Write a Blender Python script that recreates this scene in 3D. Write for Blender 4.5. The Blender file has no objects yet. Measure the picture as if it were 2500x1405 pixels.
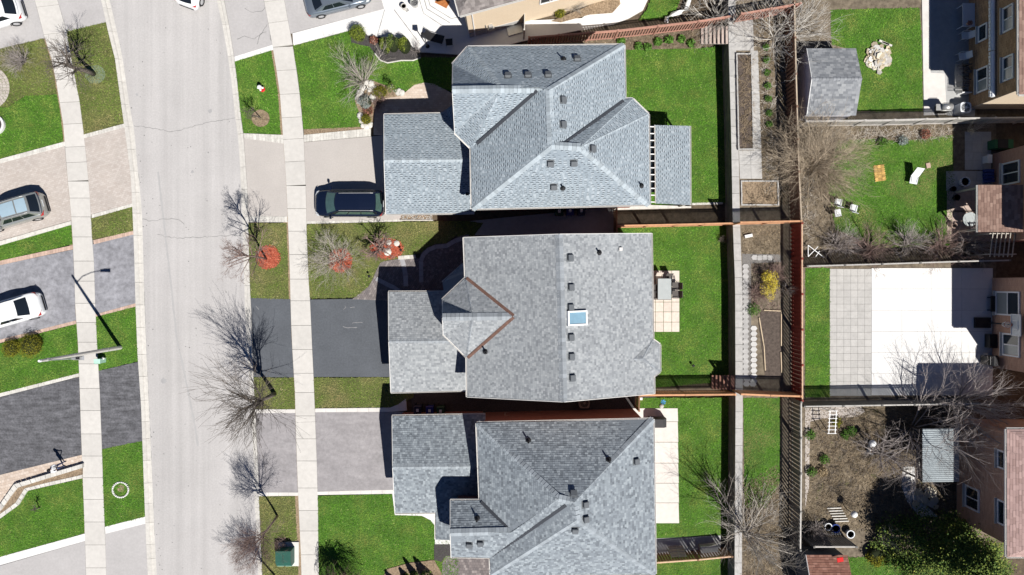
import bpy, math, random
import numpy as np
from mathutils import Vector, Matrix
R = math.radians
random.seed(7); np.random.seed(7)
# ---------------------------------------------------------------- camera, sky, sun, exposure
SC = bpy.context.scene
COL = SC.collection
S, H, CX, CY = 0.03, 50.0, 1250.0, 690.0          # metres per survey unit on the ground, camera height, nadir
cam = bpy.data.cameras.new('camera'); camo = bpy.data.objects.new('camera', cam); COL.objects.link(camo)
camo.location = (0, 0, H); camo.rotation_euler = (0, 0, 0)
cam.sensor_width = 36; cam.lens = 36 * H / (2500 * S); cam.shift_y = -(702.5 - CY) / 2500.0
cam.clip_end = 1000; SC.camera = camo
SUN = Vector((0.41, -0.614, 1.0)).normalized()
elev = math.asin(SUN.z); azim = math.atan2(SUN.x, SUN.y)
w = bpy.data.worlds.new('World'); SC.world = w; w.use_nodes = True
nt = w.node_tree; bg = nt.nodes['Background']
sky = nt.nodes.new('ShaderNodeTexSky'); sky.sky_type = 'NISHITA'; sky.sun_disc = False
sky.sun_elevation = elev; sky.sun_rotation = azim; sky.altitude = 200; sky.dust_density = 0.0; sky.air_density = 0.55; sky.ozone_density = 10.0
nt.links.new(sky.outputs[0], bg.inputs[0]); bg.inputs[1].default_value = 0.05
sl = bpy.data.lights.new('sun', 'SUN'); sl.energy = 5.0; sl.angle = R(0.5); sl.color = (1, 0.965, 0.91)
so = bpy.data.objects.new('sun', sl); COL.objects.link(so)
so.rotation_euler = SUN.to_track_quat('Z', 'Y').to_euler(); so.location = SUN * 60
vs = SC.view_settings; vs.view_transform = 'Standard'; vs.look = 'None'; vs.exposure = 0.4; vs.gamma = 1.0
vs.use_curve_mapping = False
SC.cycles.diffuse_bounces = 2

ZT = 1.35                                            # level of the raised rear terrace
# ---------------------------------------------------------------- helpers
def P(x, y, z=0.0):
    k = S * (H - z) / H
    return Vector(((x - CX) * k, -(y - CY) * k, z))
def onwall(x, y, X):
    gx, gy = (x - CX) * S, -(y - CY) * S
    t = X / gx
    return Vector((X, gy * t, H * (1 - t)))
def onwally(x, y, Y):
    gx, gy = (x - CX) * S, -(y - CY) * S
    t = Y / gy
    return Vector((gx * t, Y, H * (1 - t)))

def M(name, col, rough=0.85, var=0.12, scale=3.0, bump=0.15, bscale=40.0, col2=None, rnd=0.0, metal=0.0, spec=0.3, patch=0.0, pscale=0.4, streak=None):
    m = bpy.data.materials.new(name); m.use_nodes = True
    t = m.node_tree; b = t.nodes['Principled BSDF']; L = t.links
    b.inputs['Roughness'].default_value = rough; b.inputs['Metallic'].default_value = metal
    b.inputs['Specular IOR Level'].default_value = spec
    geo = t.nodes.new('ShaderNodeNewGeometry')
    def noise(sc, det=4.0):
        n = t.nodes.new('ShaderNodeTexNoise'); n.inputs['Scale'].default_value = sc; n.inputs['Detail'].default_value = det
        n.inputs['Roughness'].default_value = 0.65
        L.new(geo.outputs['Position'], n.inputs['Vector']); return n
    c = Vector(col)
    n1 = noise(scale, 6)
    r = t.nodes.new('ShaderNodeValToRGB')
    e = r.color_ramp.elements; e[0].position = 0.3; e[1].position = 0.7
    lo = c * (1 - var); hi = Vector(col2) if col2 else c * (1 + var)
    e[0].color = (*lo, 1); e[1].color = (*hi, 1)
    L.new(n1.outputs['Fac'], r.inputs['Fac'])
    out = r.outputs['Color']
    if patch:
        n3 = noise(pscale, 5)
        mr = t.nodes.new('ShaderNodeMapRange'); mr.inputs[1].default_value = 0.3; mr.inputs[2].default_value = 0.7
        mr.inputs[3].default_value = 1 - patch; mr.inputs[4].default_value = 1 + patch
        L.new(n3.outputs['Fac'], mr.inputs[0])
        mx = t.nodes.new('ShaderNodeVectorMath'); mx.operation = 'SCALE'
        L.new(out, mx.inputs[0]); L.new(mr.outputs[0], mx.inputs['Scale']); out = mx.outputs[0]
    if streak:
        mp = t.nodes.new('ShaderNodeMapping'); mp.inputs['Scale'].default_value = streak[1]; L.new(geo.outputs['Position'], mp.inputs['Vector'])
        n4 = t.nodes.new('ShaderNodeTexNoise'); n4.inputs['Scale'].default_value = 1.0; n4.inputs['Detail'].default_value = 5; n4.inputs['Roughness'].default_value = .6; L.new(mp.outputs[0], n4.inputs['Vector'])
        mr = t.nodes.new('ShaderNodeMapRange'); mr.inputs[1].default_value = .3; mr.inputs[2].default_value = .7; mr.inputs[3].default_value = 1 - streak[0]; mr.inputs[4].default_value = 1 + streak[0]; L.new(n4.outputs['Fac'], mr.inputs[0])
        mx = t.nodes.new('ShaderNodeVectorMath'); mx.operation = 'SCALE'; L.new(out, mx.inputs[0]); L.new(mr.outputs[0], mx.inputs['Scale']); out = mx.outputs[0]
    if rnd:
        oi = t.nodes.new('ShaderNodeObjectInfo')
        mr = t.nodes.new('ShaderNodeMapRange'); mr.inputs[3].default_value = 1 - rnd; mr.inputs[4].default_value = 1 + rnd
        L.new(oi.outputs['Random'], mr.inputs[0])
        mx = t.nodes.new('ShaderNodeVectorMath'); mx.operation = 'SCALE'
        L.new(out, mx.inputs[0]); L.new(mr.outputs[0], mx.inputs['Scale']); out = mx.outputs[0]
    L.new(out, b.inputs['Base Color'])
    if bump:
        n2 = noise(bscale, 3)
        bp = t.nodes.new('ShaderNodeBump'); bp.inputs['Strength'].default_value = bump; bp.inputs['Distance'].default_value = 0.02
        L.new(n2.outputs['Fac'], bp.inputs['Height']); L.new(bp.outputs[0], b.inputs['Normal'])
    return m
def MT(name, stops, rough=0.85, patch=0.12, pscale=0.6, spec=0.2, dry=None, dscale=0.35, dlo=0.5, dhi=0.68, constant=False):
    """colour picked by the per-face attribute 'tint', with large soft patches"""
    m = bpy.data.materials.new(name); m.use_nodes = True
    t = m.node_tree; b = t.nodes['Principled BSDF']; L = t.links
    b.inputs['Roughness'].default_value = rough; b.inputs['Specular IOR Level'].default_value = spec
    a = t.nodes.new('ShaderNodeAttribute'); a.attribute_name = 'tint'
    r = t.nodes.new('ShaderNodeValToRGB'); e = r.color_ramp.elements
    if constant: r.color_ramp.interpolation = 'CONSTANT'
    while len(e) < len(stops): e.new(0.5)
    for k, (p, c) in enumerate(stops): e[k].position = p; e[k].color = (*c, 1)
    L.new(a.outputs['Fac'], r.inputs['Fac']); out = r.outputs['Color']
    geo = t.nodes.new('ShaderNodeNewGeometry')
    def noise(sc, det=6):
        n = t.nodes.new('ShaderNodeTexNoise'); n.inputs['Scale'].default_value = sc; n.inputs['Detail'].default_value = det
        n.inputs['Roughness'].default_value = 0.6; L.new(geo.outputs['Position'], n.inputs['Vector']); return n
    if dry:
        n = noise(dscale, 3); mr = t.nodes.new('ShaderNodeMapRange'); mr.inputs[1].default_value = dlo; mr.inputs[2].default_value = dhi
        L.new(n.outputs['Fac'], mr.inputs[0])
        mx = t.nodes.new('ShaderNodeMix'); mx.data_type = 'RGBA'; mx.inputs['B'].default_value = (*dry, 1)
        L.new(mr.outputs[0], mx.inputs['Factor']); L.new(out, mx.inputs['A']); out = mx.outputs['Result']
    if patch:
        n = noise(pscale); mr = t.nodes.new('ShaderNodeMapRange'); mr.inputs[1].default_value = 0.3; mr.inputs[2].default_value = 0.7
        mr.inputs[3].default_value = 1 - patch; mr.inputs[4].default_value = 1 + patch
        L.new(n.outputs['Fac'], mr.inputs[0])
        v = t.nodes.new('ShaderNodeVectorMath'); v.operation = 'SCALE'
        L.new(out, v.inputs[0]); L.new(mr.outputs[0], v.inputs['Scale']); out = v.outputs[0]
    L.new(out, b.inputs['Base Color'])
    return m

def setp(o, label=None, cat=None, group=None, kind=None):
    if label: o['label'] = label
    if cat: o['category'] = cat
    if group: o['group'] = group
    if kind: o['kind'] = kind
    return o
def link(name, me, mat=None, parent=None, loc=None, rz=0.0):
    o = bpy.data.objects.new(name, me); COL.objects.link(o)
    if mat is not None and me is not None and len(me.materials) == 0: me.materials.append(mat)
    if parent: o.parent = parent
    if loc is not None: o.location = loc
    if rz: o.rotation_euler = (0, 0, rz)
    return o
def empty(name, loc=(0, 0, 0), rz=0.0, **kw):
    o = bpy.data.objects.new(name, None); COL.objects.link(o); o.location = loc; o.rotation_euler = (0, 0, rz)
    o.empty_display_size = 0.2
    return setp(o, **kw)

class MB:
    def __init__(s): s.v = []; s.f = []; s.t = []
    def face(s, pts, tint=0.0):
        b = len(s.v); s.v.extend([tuple(p) for p in pts]); s.f.append(tuple(range(b, b + len(pts)))); s.t.append(tint)
    def idx(s, verts, faces, tint=0.0):
        b = len(s.v); s.v.extend([tuple(p) for p in verts])
        for f in faces: s.f.append(tuple(b + i for i in f)); s.t.append(tint)
    def prism(s, pts, z0, z1, tint=0.0):
        n = len(pts); a = sum(pts[i][0] * pts[(i + 1) % n][1] - pts[(i + 1) % n][0] * pts[i][1] for i in range(n))
        if a < 0: pts = pts[::-1]
        lo = [(p[0], p[1], z0) for p in pts]; hi = [(p[0], p[1], z1) for p in pts]
        s.idx(lo + hi, [tuple(range(n, 2 * n)), tuple(range(n - 1, -1, -1))] + [(i, (i + 1) % n, n + (i + 1) % n, n + i) for i in range(n)], tint)
    def box(s, c, d, rz=0.0, tint=0.0, ry=0.0, rx=0.0):
        m = Matrix.Rotation(rz, 3, 'Z') @ Matrix.Rotation(ry, 3, 'Y') @ Matrix.Rotation(rx, 3, 'X')
        vs_ = [Vector(c) + m @ Vector((x * d[0] / 2, y * d[1] / 2, z * d[2] / 2)) for z in (-1, 1) for y in (-1, 1) for x in (-1, 1)]
        s.idx(vs_, [(0, 2, 3, 1), (4, 5, 7, 6), (0, 1, 5, 4), (2, 6, 7, 3), (0, 4, 6, 2), (1, 3, 7, 5)], tint)
    def bar(s, a, b, wd, ht, tint=0.0):
        a = Vector(a); b = Vector(b); d = (b - a); L_ = d.length
        if L_ < 1e-6: return
        d.normalize(); up = Vector((0, 0, 1))
        if abs(d.z) > 0.98: up = Vector((1, 0, 0))
        sd = d.cross(up).normalized(); u = sd.cross(d)
        vs_ = []
        for p in (a, b):
            for q, r_ in ((-1, -1), (1, -1), (1, 1), (-1, 1)): vs_.append(p + sd * q * wd / 2 + u * r_ * ht / 2)
        s.idx(vs_, [(0, 1, 2, 3), (7, 6, 5, 4), (0, 4, 5, 1), (1, 5, 6, 2), (2, 6, 7, 3), (3, 7, 4, 0)], tint)
    def tube(s, pts, rads, k=5, cap=True, tint=0.0):
        b = len(s.v); n = len(pts); pts = [Vector(p) for p in pts]
        for i, p in enumerate(pts):
            d = (pts[min(i + 1, n - 1)] - pts[max(i - 1, 0)])
            if d.length < 1e-9: d = Vector((0, 0, 1))
            d.normalize(); ax = Vector((1, 0, 0)) if abs(d.x) < 0.8 else Vector((0, 1, 0))
            u = d.cross(ax).normalized(); v = d.cross(u)
            for j in range(k):
                a = 2 * math.pi * j / k
                s.v.append(tuple(p + (u * math.cos(a) + v * math.sin(a)) * rads[i]))
        for i in range(n - 1):
            for j in range(k):
                s.f.append((b + i * k + j, b + i * k + (j + 1) % k, b + (i + 1) * k + (j + 1) % k, b + (i + 1) * k + j)); s.t.append(tint)
        if cap:
            s.f.append(tuple(b + j for j in range(k))[::-1]); s.t.append(tint)
            s.f.append(tuple(b + (n - 1) * k + j for j in range(k))); s.t.append(tint)
    def lathe(s, c, prof, k=16, tint=0.0):
        c = Vector(c)
        b = len(s.v)
        for r_, z in prof:
            for j in range(k):
                a = 2 * math.pi * j / k; s.v.append((c.x + r_ * math.cos(a), c.y + r_ * math.sin(a), c.z + z))
        for i in range(len(prof) - 1):
            for j in range(k):
                s.f.append((b + i * k + j, b + i * k + (j + 1) % k, b + (i + 1) * k + (j + 1) % k, b + (i + 1) * k + j)); s.t.append(tint)
        s.f.append(tuple(b + j for j in range(k))[::-1]); s.t.append(tint)
        s.f.append(tuple(b + (len(prof) - 1) * k + j for j in range(k))); s.t.append(tint)
    def mesh(s, name, smooth=False, tint=False):
        me = bpy.data.meshes.new(name); me.from_pydata(s.v, [], s.f)
        if tint:
            at = me.attributes.new('tint', 'FLOAT', 'FACE'); at.data.foreach_set('value', np.array(s.t, dtype=np.float32))
        if smooth: me.polygons.foreach_set('use_smooth', [True] * len(me.polygons))
        me.update(); return me
    def build(s, name, mat, parent=None, loc=None, rz=0.0, smooth=False, tint=False, **kw):
        return setp(link(name, s.mesh(name, smooth, tint), mat, parent, loc, rz), **kw)
def copyof(o, parent=None, loc=None, rz=None):
    c = o.copy(); COL.objects.link(c)
    c.parent = parent
    if loc is not None: c.location = loc
    if rz is not None: c.rotation_euler = (0, 0, rz)
    for ch in o.children: copyof(ch, c)
    return c
def sheet(name, pts, z, mat, thick=0.1, parent=None, **kw):
    mb = MB(); mb.prism([P(x, y, z) for x, y in pts], z - thick, z)
    return mb.build(name, mat, parent, **kw)
def inpoly(x, y, poly):
    ins = np.zeros(len(x), bool); n = len(poly); j = n - 1
    for i in range(n):
        xi, yi = poly[i]; xj, yj = poly[j]
        if yi != yj:
            c = ((yi > y) != (yj > y)) & (x < (xj - xi) * (y - yi) / (yj - yi) + xi); ins ^= c
        j = i
    return ins
def interp(pl, y):
    for (x0, y0), (x1, y1) in zip(pl, pl[1:]):
        if y <= y1: return x0 + (x1 - x0) * (y - y0) / (y1 - y0)
    (x0, y0), (x1, y1) = pl[-2:]
    return x0 + (x1 - x0) * (y - y0) / (y1 - y0)
# ---------------------------------------------------------------- materials
mt = {}
mt['ground'] = M('soil', (0.10, 0.075, 0.05), var=0.4, scale=4, bump=0.6, bscale=25)
mt['road'] = M('road', (0.415, 0.40, 0.392), var=0.09, scale=9, bump=0.3, bscale=120, patch=0.06, pscale=0.25, streak=(.10, (1.4, .03, 1)))
mt['walk'] = M('walk', (0.515, 0.495, 0.465), var=0.07, scale=3, rnd=0.05, bump=0.12, bscale=70, patch=0.05)
mt['kerb'] = M('kerb', (0.51, 0.49, 0.455), var=0.12, scale=4, rnd=0.05, bump=0.15, bscale=70)
mt['conc'] = M('concrete', (0.60, 0.575, 0.545), var=0.08, scale=2.5, rnd=0.03, bump=0.1, bscale=60, patch=0.06)
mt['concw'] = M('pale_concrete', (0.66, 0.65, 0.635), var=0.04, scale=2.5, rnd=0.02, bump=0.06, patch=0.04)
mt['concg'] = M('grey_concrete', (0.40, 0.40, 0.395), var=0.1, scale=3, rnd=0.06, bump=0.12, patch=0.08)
mt['asph_l'] = M('light_asphalt', (0.40, 0.385, 0.38), var=0.07, scale=6, bump=0.3, bscale=110, patch=0.07, pscale=0.5)
mt['asph_b'] = M('beige_asphalt', (0.42, 0.39, 0.365), var=0.08, scale=12, bump=0.3, bscale=110, patch=0.05, pscale=0.5)
mt['asph_m'] = M('worn_asphalt', (0.245, 0.245, 0.265), var=0.3, scale=2.6, bump=0.35, bscale=90, patch=0.2, pscale=0.6)
mt['asph_3'] = M('worn_drive', (0.28, 0.265, 0.27), var=0.14, scale=4, bump=0.35, bscale=90, patch=0.12, pscale=0.8, streak=(.1, (.5, 1.6, 1)))
mt['asph_d'] = M('dark_asphalt', (0.092, 0.100, 0.113), var=0.12, scale=8, bump=0.4, bscale=100, patch=0.12, pscale=0.5)
mt['asph_d2'] = M('worn_dark_asphalt', (0.105, 0.105, 0.114), var=0.35, scale=7, bump=0.5, bscale=80, patch=0.3, pscale=1.6, streak=(.35, (.7, 4.5, 1)))
mt['stone_l'] = M('pale_stone', (0.54, 0.52, 0.48), var=0.2, scale=5, rnd=0.12, bump=0.3, bscale=30)
mt['brick_p'] = M('pink_paver', (0.47, 0.34, 0.275), var=0.15, scale=6, rnd=0.14, bump=0.2, bscale=40)
mt['slate'] = M('slate_paver', (0.19, 0.19, 0.20), var=0.2, scale=4, rnd=0.15, bump=0.2)
mt['coping'] = M('grey_coping', (0.40, 0.39, 0.375), var=0.14, scale=4, rnd=0.06, bump=0.2)
mt['block'] = M('wall_block', (0.17, 0.17, 0.17), var=0.2, scale=4, rnd=0.12, bump=0.4, bscale=20)
mt['mulch_r'] = M('red_mulch', (0.33, 0.065, 0.035), var=0.5, scale=14, bump=0.9, bscale=22, col2=(0.52, 0.13, 0.07))
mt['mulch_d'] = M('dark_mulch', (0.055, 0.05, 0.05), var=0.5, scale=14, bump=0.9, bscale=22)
mt['mulch_b'] = M('brown_mulch', (0.20, 0.14, 0.09), var=0.5, scale=9, bump=0.9, bscale=22, col2=(0.36, 0.27, 0.18))
mt['dirt'] = M('dry_dirt', (0.145, 0.115, 0.082), var=0.4, scale=3, bump=0.7, bscale=20, col2=(0.22, 0.18, 0.13), patch=0.25)
mt['soil_d'] = M('bed_soil', (0.085, 0.066, 0.055), var=0.45, scale=5, bump=0.9, bscale=18)
mt['litter'] = M('leaf_litter', (0.13, 0.10, 0.068), var=0.5, scale=3.5, bump=1.0, bscale=16, col2=(0.22, 0.175, 0.12), patch=0.4, pscale=.8)
mt['grey_patch'] = M('spray_grass', (0.13, 0.17, 0.10), var=0.3, scale=6, bump=0.8, bscale=24, col2=(0.2, 0.25, 0.16))
G = [(0.0, (0.028, 0.09, 0.007)), (0.4, (0.066, 0.18, 0.014)), (0.75, (0.118, 0.255, 0.026)), (0.93, (0.17, 0.29, 0.05)), (1.0, (0.28, 0.33, 0.11))]
mt['lawn'] = M('lawn_base', (0.048, 0.12, 0.012), var=0.4, scale=7, bump=1.0, bscale=28, col2=(0.085, 0.18, 0.024), patch=0.2, pscale=0.5)
mt['grass'] = MT('grass_blade', G, dry=(0.22, 0.25, 0.06), dscale=0.6, dlo=0.45, dhi=0.8, patch=0.3, pscale=.9)
mt['lawn_y'] = M('tired_lawn_base', (0.09, 0.11, 0.03), var=0.4, scale=7, bump=1.0, bscale=28, col2=(0.14, 0.15, 0.05), patch=0.2, pscale=0.5)
mt['grass_y'] = MT('tired_grass_blade', [(0.0, (0.05, 0.095, 0.015)), (0.5, (0.13, 0.19, 0.035)), (0.85, (0.21, 0.235, 0.065)), (1.0, (0.36, 0.31, 0.17))], dry=(0.27, 0.225, 0.10), dscale=0.4, dlo=0.45, dhi=0.7, patch=0.22)
mt['white'] = M('white_paint', (0.80, 0.80, 0.79), rough=0.45, var=0.03, bump=0)
mt['gutter'] = M('gutter_paint', (0.68, 0.66, 0.63), rough=0.4, var=0.03, bump=0)
mt['dark'] = M('dark_metal', (0.02, 0.02, 0.022), rough=0.5, var=0.1, bump=0)
mt['steel'] = M('galvanised', (0.50, 0.50, 0.49), rough=0.4, var=0.1, bump=0, metal=0.6)
mt['polec'] = M('pole_concrete', (0.52, 0.50, 0.46), var=0.12, scale=6, bump=0.1)
mt['vent'] = M('roof_vent', (0.115, 0.125, 0.135), rough=0.5, var=0.08, bump=0)
mt['copper'] = M('brown_flashing', (0.15, 0.085, 0.065), rough=0.5, var=0.3, scale=5, bump=0)
mt['flash'] = M('dark_valley', (0.05, 0.055, 0.065), rough=0.55, var=0.1, bump=0)
mt['glass'] = M('glass', (0.02, 0.028, 0.034), rough=0.06, var=0.0, bump=0, spec=0.8)
mt['glassb'] = M('sky_glass', (0.20, 0.33, 0.42), rough=0.08, var=0.1, bump=0, spec=0.8)
mt['blind'] = M('blind_glass', (0.25, 0.28, 0.28), rough=0.12, var=0.05, bump=0, spec=0.7)
mt['bark'] = M('bark', (0.155, 0.13, 0.11), var=0.3, scale=8, bump=0.4)
mt['bark_l'] = M('pale_bark', (0.44, 0.40, 0.35), var=0.25, scale=8, bump=0.3)
mt['bark_t'] = M('tan_bark', (0.26, 0.20, 0.135), var=0.3, scale=8, bump=0.3)
mt['bark_g'] = M('grey_bark', (0.38, 0.335, 0.315), var=0.25, scale=8, bump=0.3)
mt['bark_r'] = M('reddish_bark', (0.27, 0.19, 0.165), var=0.3, scale=8, bump=0.3)
mt['leaf'] = MT('shrub_leaf', [(0, (0.05, 0.085, 0.012)), (0.5, (0.15, 0.20, 0.022)), (1, (0.30, 0.34, 0.06))], patch=0.2, pscale=2)
mt['leaf_o'] = MT('olive_leaf', [(0, (0.06, 0.065, 0.006)), (0.5, (0.17, 0.165, 0.012)), (1, (0.28, 0.26, 0.03))], patch=0.2, pscale=2)
mt['leaf_y'] = MT('yellow_bloom', [(0, (0.35, 0.28, 0.02)), (0.6, (0.65, 0.52, 0.05)), (1, (0.78, 0.68, 0.2))], patch=0.1, pscale=2)
mt['leaf_c'] = MT('cedar_leaf', [(0, (0.025, 0.055, 0.014)), (0.45, (0.085, 0.14, 0.03)), (0.8, (0.19, 0.235, 0.045)), (1, (0.30, 0.32, 0.07))], patch=0.35, pscale=0.5)
mt['leaf_s'] = MT('silver_leaf', [(0, (0.12, 0.15, 0.14)), (1, (0.38, 0.43, 0.40))], patch=0.15, pscale=2)
mt['leaf_r'] = MT('rusty_leaf', [(0, (0.10, 0.035, 0.02)), (0.6, (0.28, 0.10, 0.07)), (1, (0.36, 0.22, 0.15))], patch=0.2, pscale=3)
mt['leaf_g'] = MT('spring_leaf', [(0, (0.03, 0.08, 0.01)), (1, (0.12, 0.25, 0.04))], patch=0.2, pscale=3)
mt['straw'] = MT('straw_leaf', [(0, (0.16, 0.11, 0.06)), (1, (0.46, 0.36, 0.22))], patch=0.2, pscale=3)
# ---------------------------------------------------------------- ground, road, kerbs, sidewalks
mb = MB(); mb.face([(-150, -150, -0.16), (150, -150, -0.16), (150, 150, -0.16), (-150, 150, -0.16)])
mb.build('ground', mt['ground'], kind='structure', label='bare soil under and between the house lots', category='ground') if False else setp(mb.build('ground', mt['ground']), kind='structure', label='bare dark soil between the house lots')
# long edges of the street, top to bottom
LR = [(230, -150), (266, 0), (284, 77), (298, 144), (314, 254), (326, 318), (335, 418), (338, 440), (345, 520), (348, 621), (351, 738), (356, 865), (362, 994), (370, 1166), (375, 1295), (381, 1403), (390, 1560)]
LO = [(211, -150), (247, 0), (264, 77), (281, 144), (296, 254), (305, 318), (318, 418), (320, 440), (324, 520), (328, 621), (331, 738), (336, 865), (345, 994), (351, 1166), (355, 1274), (361, 1403), (370, 1560)]
RR = [(494, -150), (528, 0), (543, 67), (555, 137), (564, 201), (574, 294), (580, 335), (585, 408), (587, 463), (592, 587), (595, 698), (597, 755), (600, 821), (606, 917), (612, 1003), (619, 1141), (620, 1216), (626, 1328), (629, 1403), (636, 1560)]
RO = [(513, -150), (547, 0), (560, 67), (571, 137), (579, 201), (589, 294), (595, 335), (600, 408), (604, 463), (607, 587), (610, 698), (613, 755), (615, 821), (619, 917), (623, 1003), (630, 1141), (632, 1216), (637, 1328), (640, 1403), (646, 1560)]
ys = list(range(-150, 1561, 30))
road = sheet('road', [(interp(LR, y) - 2, y) for y in ys] + [(interp(RR, y) + 2, y) for y in reversed(ys)], -0.10, mt['road'], 0.05, kind='structure', label='pale grey asphalt street running down the scene')
def kerbline(inner, outer, joints, sgn, label):
    root = empty('kerb', kind='structure', label=label)
    for y0, y1 in zip(joints, joints[1:]):
        n = max(2, int((y1 - y0) / 25) + 1)
        yy = [y0 + 0.3 + (y1 - y0 - 0.6) * i / (n - 1) for i in range(n)]
        mb = MB(); prev = None
        for y in yy:
            a = P(interp(outer, y), y); b = P(interp(inner, y), y)
            c = a.lerp(b, 0.42); d = a.lerp(b, 0.52)
            sec = [(a.x, a.y, -0.15), (a.x, a.y, 0.022), (c.x, c.y, 0.018), (d.x, d.y, -0.082), (b.x, b.y, -0.094), (b.x, b.y, -0.15)]
            if prev: 
                for i in range(5):
                    q = [prev[i], prev[i + 1], sec[i + 1], sec[i]]
                    mb.face(q if sgn > 0 else q[::-1])
            else: mb.face(sec)
            prev = sec
        mb.face(prev)
        mb.build('kerb_stone', mt['kerb'], root)
    return root
kerbline(LR, LO, [-150, -60, 20, 77, 144, 200, 255, 310, 365, 418, 470, 521, 575, 643, 690, 745, 800, 866, 920, 978, 1030, 1072, 1125, 1180, 1230, 1277, 1330, 1365, 1410, 1480, 1560], -1, 'pale concrete kerb and gutter on the far side of the street from the three grey roofs')
kerbline(RR, RO, [-150, -60, 0, 60, 137, 165, 230, 292, 327, 408, 463, 530, 600, 660, 698, 760, 828, 880, 940, 1003, 1060, 1120, 1180, 1240, 1300, 1350, 1410, 1480, 1560], 1, 'pale concrete kerb and gutter beside the street trees')
SL1 = [(40, -150), (85, 0), (108, 90), (130, 157), (144, 241), (154, 301), (159, 361), (165, 440), (172, 504), (177, 577), (182, 681), (184, 755), (190, 830), (194, 929), (198, 1058), (202, 1166), (207, 1300), (210, 1403), (216, 1560)]
SR1 = [(95, -150), (140, 0), (161, 72), (177, 161), (194, 248), (204, 325), (212, 401), (218, 470), (219, 480), (224, 577), (229, 637), (232, 738), (236, 830), (243, 951), (248, 1080), (252, 1209), (257, 1330), (259, 1403), (264, 1560)]
SL2 = [(610, -150), (644, 0), (657, 67), (666, 117), (676, 177), (684, 234), (691, 335), (697, 418), (699, 453), (704, 564), (707, 637), (709, 721), (712, 821), (716, 890), (720, 955), (723, 1067), (726, 1160), (730, 1253), (735, 1365), (736, 1403), (742, 1560)]
SR2 = [(658, -150), (694, 0), (704, 57), (714, 110), (726, 187), (734, 251), (741, 335), (747, 468), (748, 564), (754, 704), (757, 738), (762, 855), (764, 890), (768, 992), (773, 1123), (776, 1235), (777, 1366), (778, 1403), (784, 1560)]
def sidewalk(lf, rt, joints, label):
    root = empty('sidewalk', kind='structure', label=label)
    for y0, y1 in zip(joints, joints[1:]):
        tilt = -0.13 if y0 < 100 else (-0.05 if y0 < 400 else 0)
        def c(pl, y, t): return P(interp(pl, y + t), y + t, 0.03)
        g = 0.4; wv = 50 * tilt
        q = [c(lf, y0 + g, 0), c(rt, y0 + g, wv), c(rt, y1 - g, wv), c(lf, y1 - g, 0)]
        mb = MB(); zz = 0.03 + random.uniform(-0.003, 0.003); mb.prism(q, -0.12, zz)
        mb.build('slab', mt['walk'], root)
sidewalk(SL1, SR1, [-150, -95, -40, 18, 85, 140, 195, 251, 304, 360, 398, 443, 484, 530, 579, 638, 687, 741, 788, 836, 889, 949, 1003, 1060, 1114, 1167, 1220, 1275, 1331, 1387, 1440, 1500, 1560], 'concrete slab sidewalk on the side of the lamp post')
sidewalk(SL2, SR2, [-150, -100, -50, 5, 57, 116, 173, 231, 288, 341, 396, 454, 510, 565, 622, 682, 735, 795, 854, 912, 959, 1016, 1072, 1126, 1192, 1247, 1297, 1355, 1408, 1460, 1510, 1560], 'concrete slab sidewalk between the street trees and the three garages')
# hairline cracks and a tyre mark in the street
mt['crack'] = M('crack_filler', (0.19, 0.19, 0.185), var=0.2, bump=0)
mt['tyremark'] = M('tyre_mark', (0.365, 0.358, 0.355), var=0.05, bump=0)
def ribbon(name, pts, wd, z, mat, parent, jit=0.0):
    rr = random.Random(len(pts) * 7 + int(pts[0][0])); q = []
    for (x0, y0), (x1, y1) in zip(pts, pts[1:]):
        n = max(1, int(math.hypot(x1 - x0, y1 - y0) / 6))
        for i in range(n): q.append((x0 + (x1 - x0) * i / n + rr.uniform(-jit, jit), y0 + (y1 - y0) * i / n + rr.uniform(-jit, jit)))
    q.append(pts[-1]); mb = MB(); pr = None
    for i, (x, y) in enumerate(q):
        a = Vector(q[max(i - 1, 0)]); b = Vector(q[min(i + 1, len(q) - 1)]); d = (b - a).normalized(); n_ = Vector((-d.y, d.x)) * wd * rr.uniform(0.6, 1.2) / 2
        s2 = (P(x + n_.x, y + n_.y, z), P(x - n_.x, y - n_.y, z))
        if pr: mb.face([pr[0], pr[1], s2[1], s2[0]])
        pr = s2
    return mb.build(name, mat, parent)
for pts in ([(326, 307), (380, 314), (418, 322), (445, 317), (500, 300), (574, 288)], [(343, 535), (372, 540), (402, 534), (438, 536), (450, 548)], [(384, 572), (402, 578), (440, 582), (500, 579), (592, 574)]):
    ribbon('crack', pts, 1.1, -0.096, mt['crack'], road, 1.8)
ribbon('tyre_mark', [(386, 420), (402, 560), (418, 700), (432, 830), (448, 900), (464, 980), (476, 1040), (483, 1090)], 5, -0.0965, mt['tyremark'], road, 0.5)
ribbon('seam', [(339, 425), (344, 520), (349, 640), (353, 740), (358, 880), (365, 1020), (372, 1180), (380, 1390)], 1.0, -0.0955, mt['crack'], road, 0.6)
sr_ = random.Random(31); mb = MB()
for k in range(170):
    y = sr_.uniform(0, 1405); x = sr_.uniform(interp(LR, y) + 8, interp(RR, y) - 8) if k % 3 else interp(LR, y) + sr_.uniform(3, 16); r_ = sr_.uniform(.012, .05); c = P(x, y, -.0945); a0 = sr_.uniform(0, 6)
    mb.face([(c.x + r_ * sr_.uniform(.6, 1.4) * math.cos(a0 + j), c.y + r_ * sr_.uniform(.6, 1.4) * math.sin(a0 + j), c.z) for j in (0, 1.25, 2.5, 3.75, 5)])
setp(mb.build('grit', mt['crack'], road), kind='stuff')
mt['oil'] = M('oil_stain', (0.33, 0.325, 0.325), var=0.08, bump=0)
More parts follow.
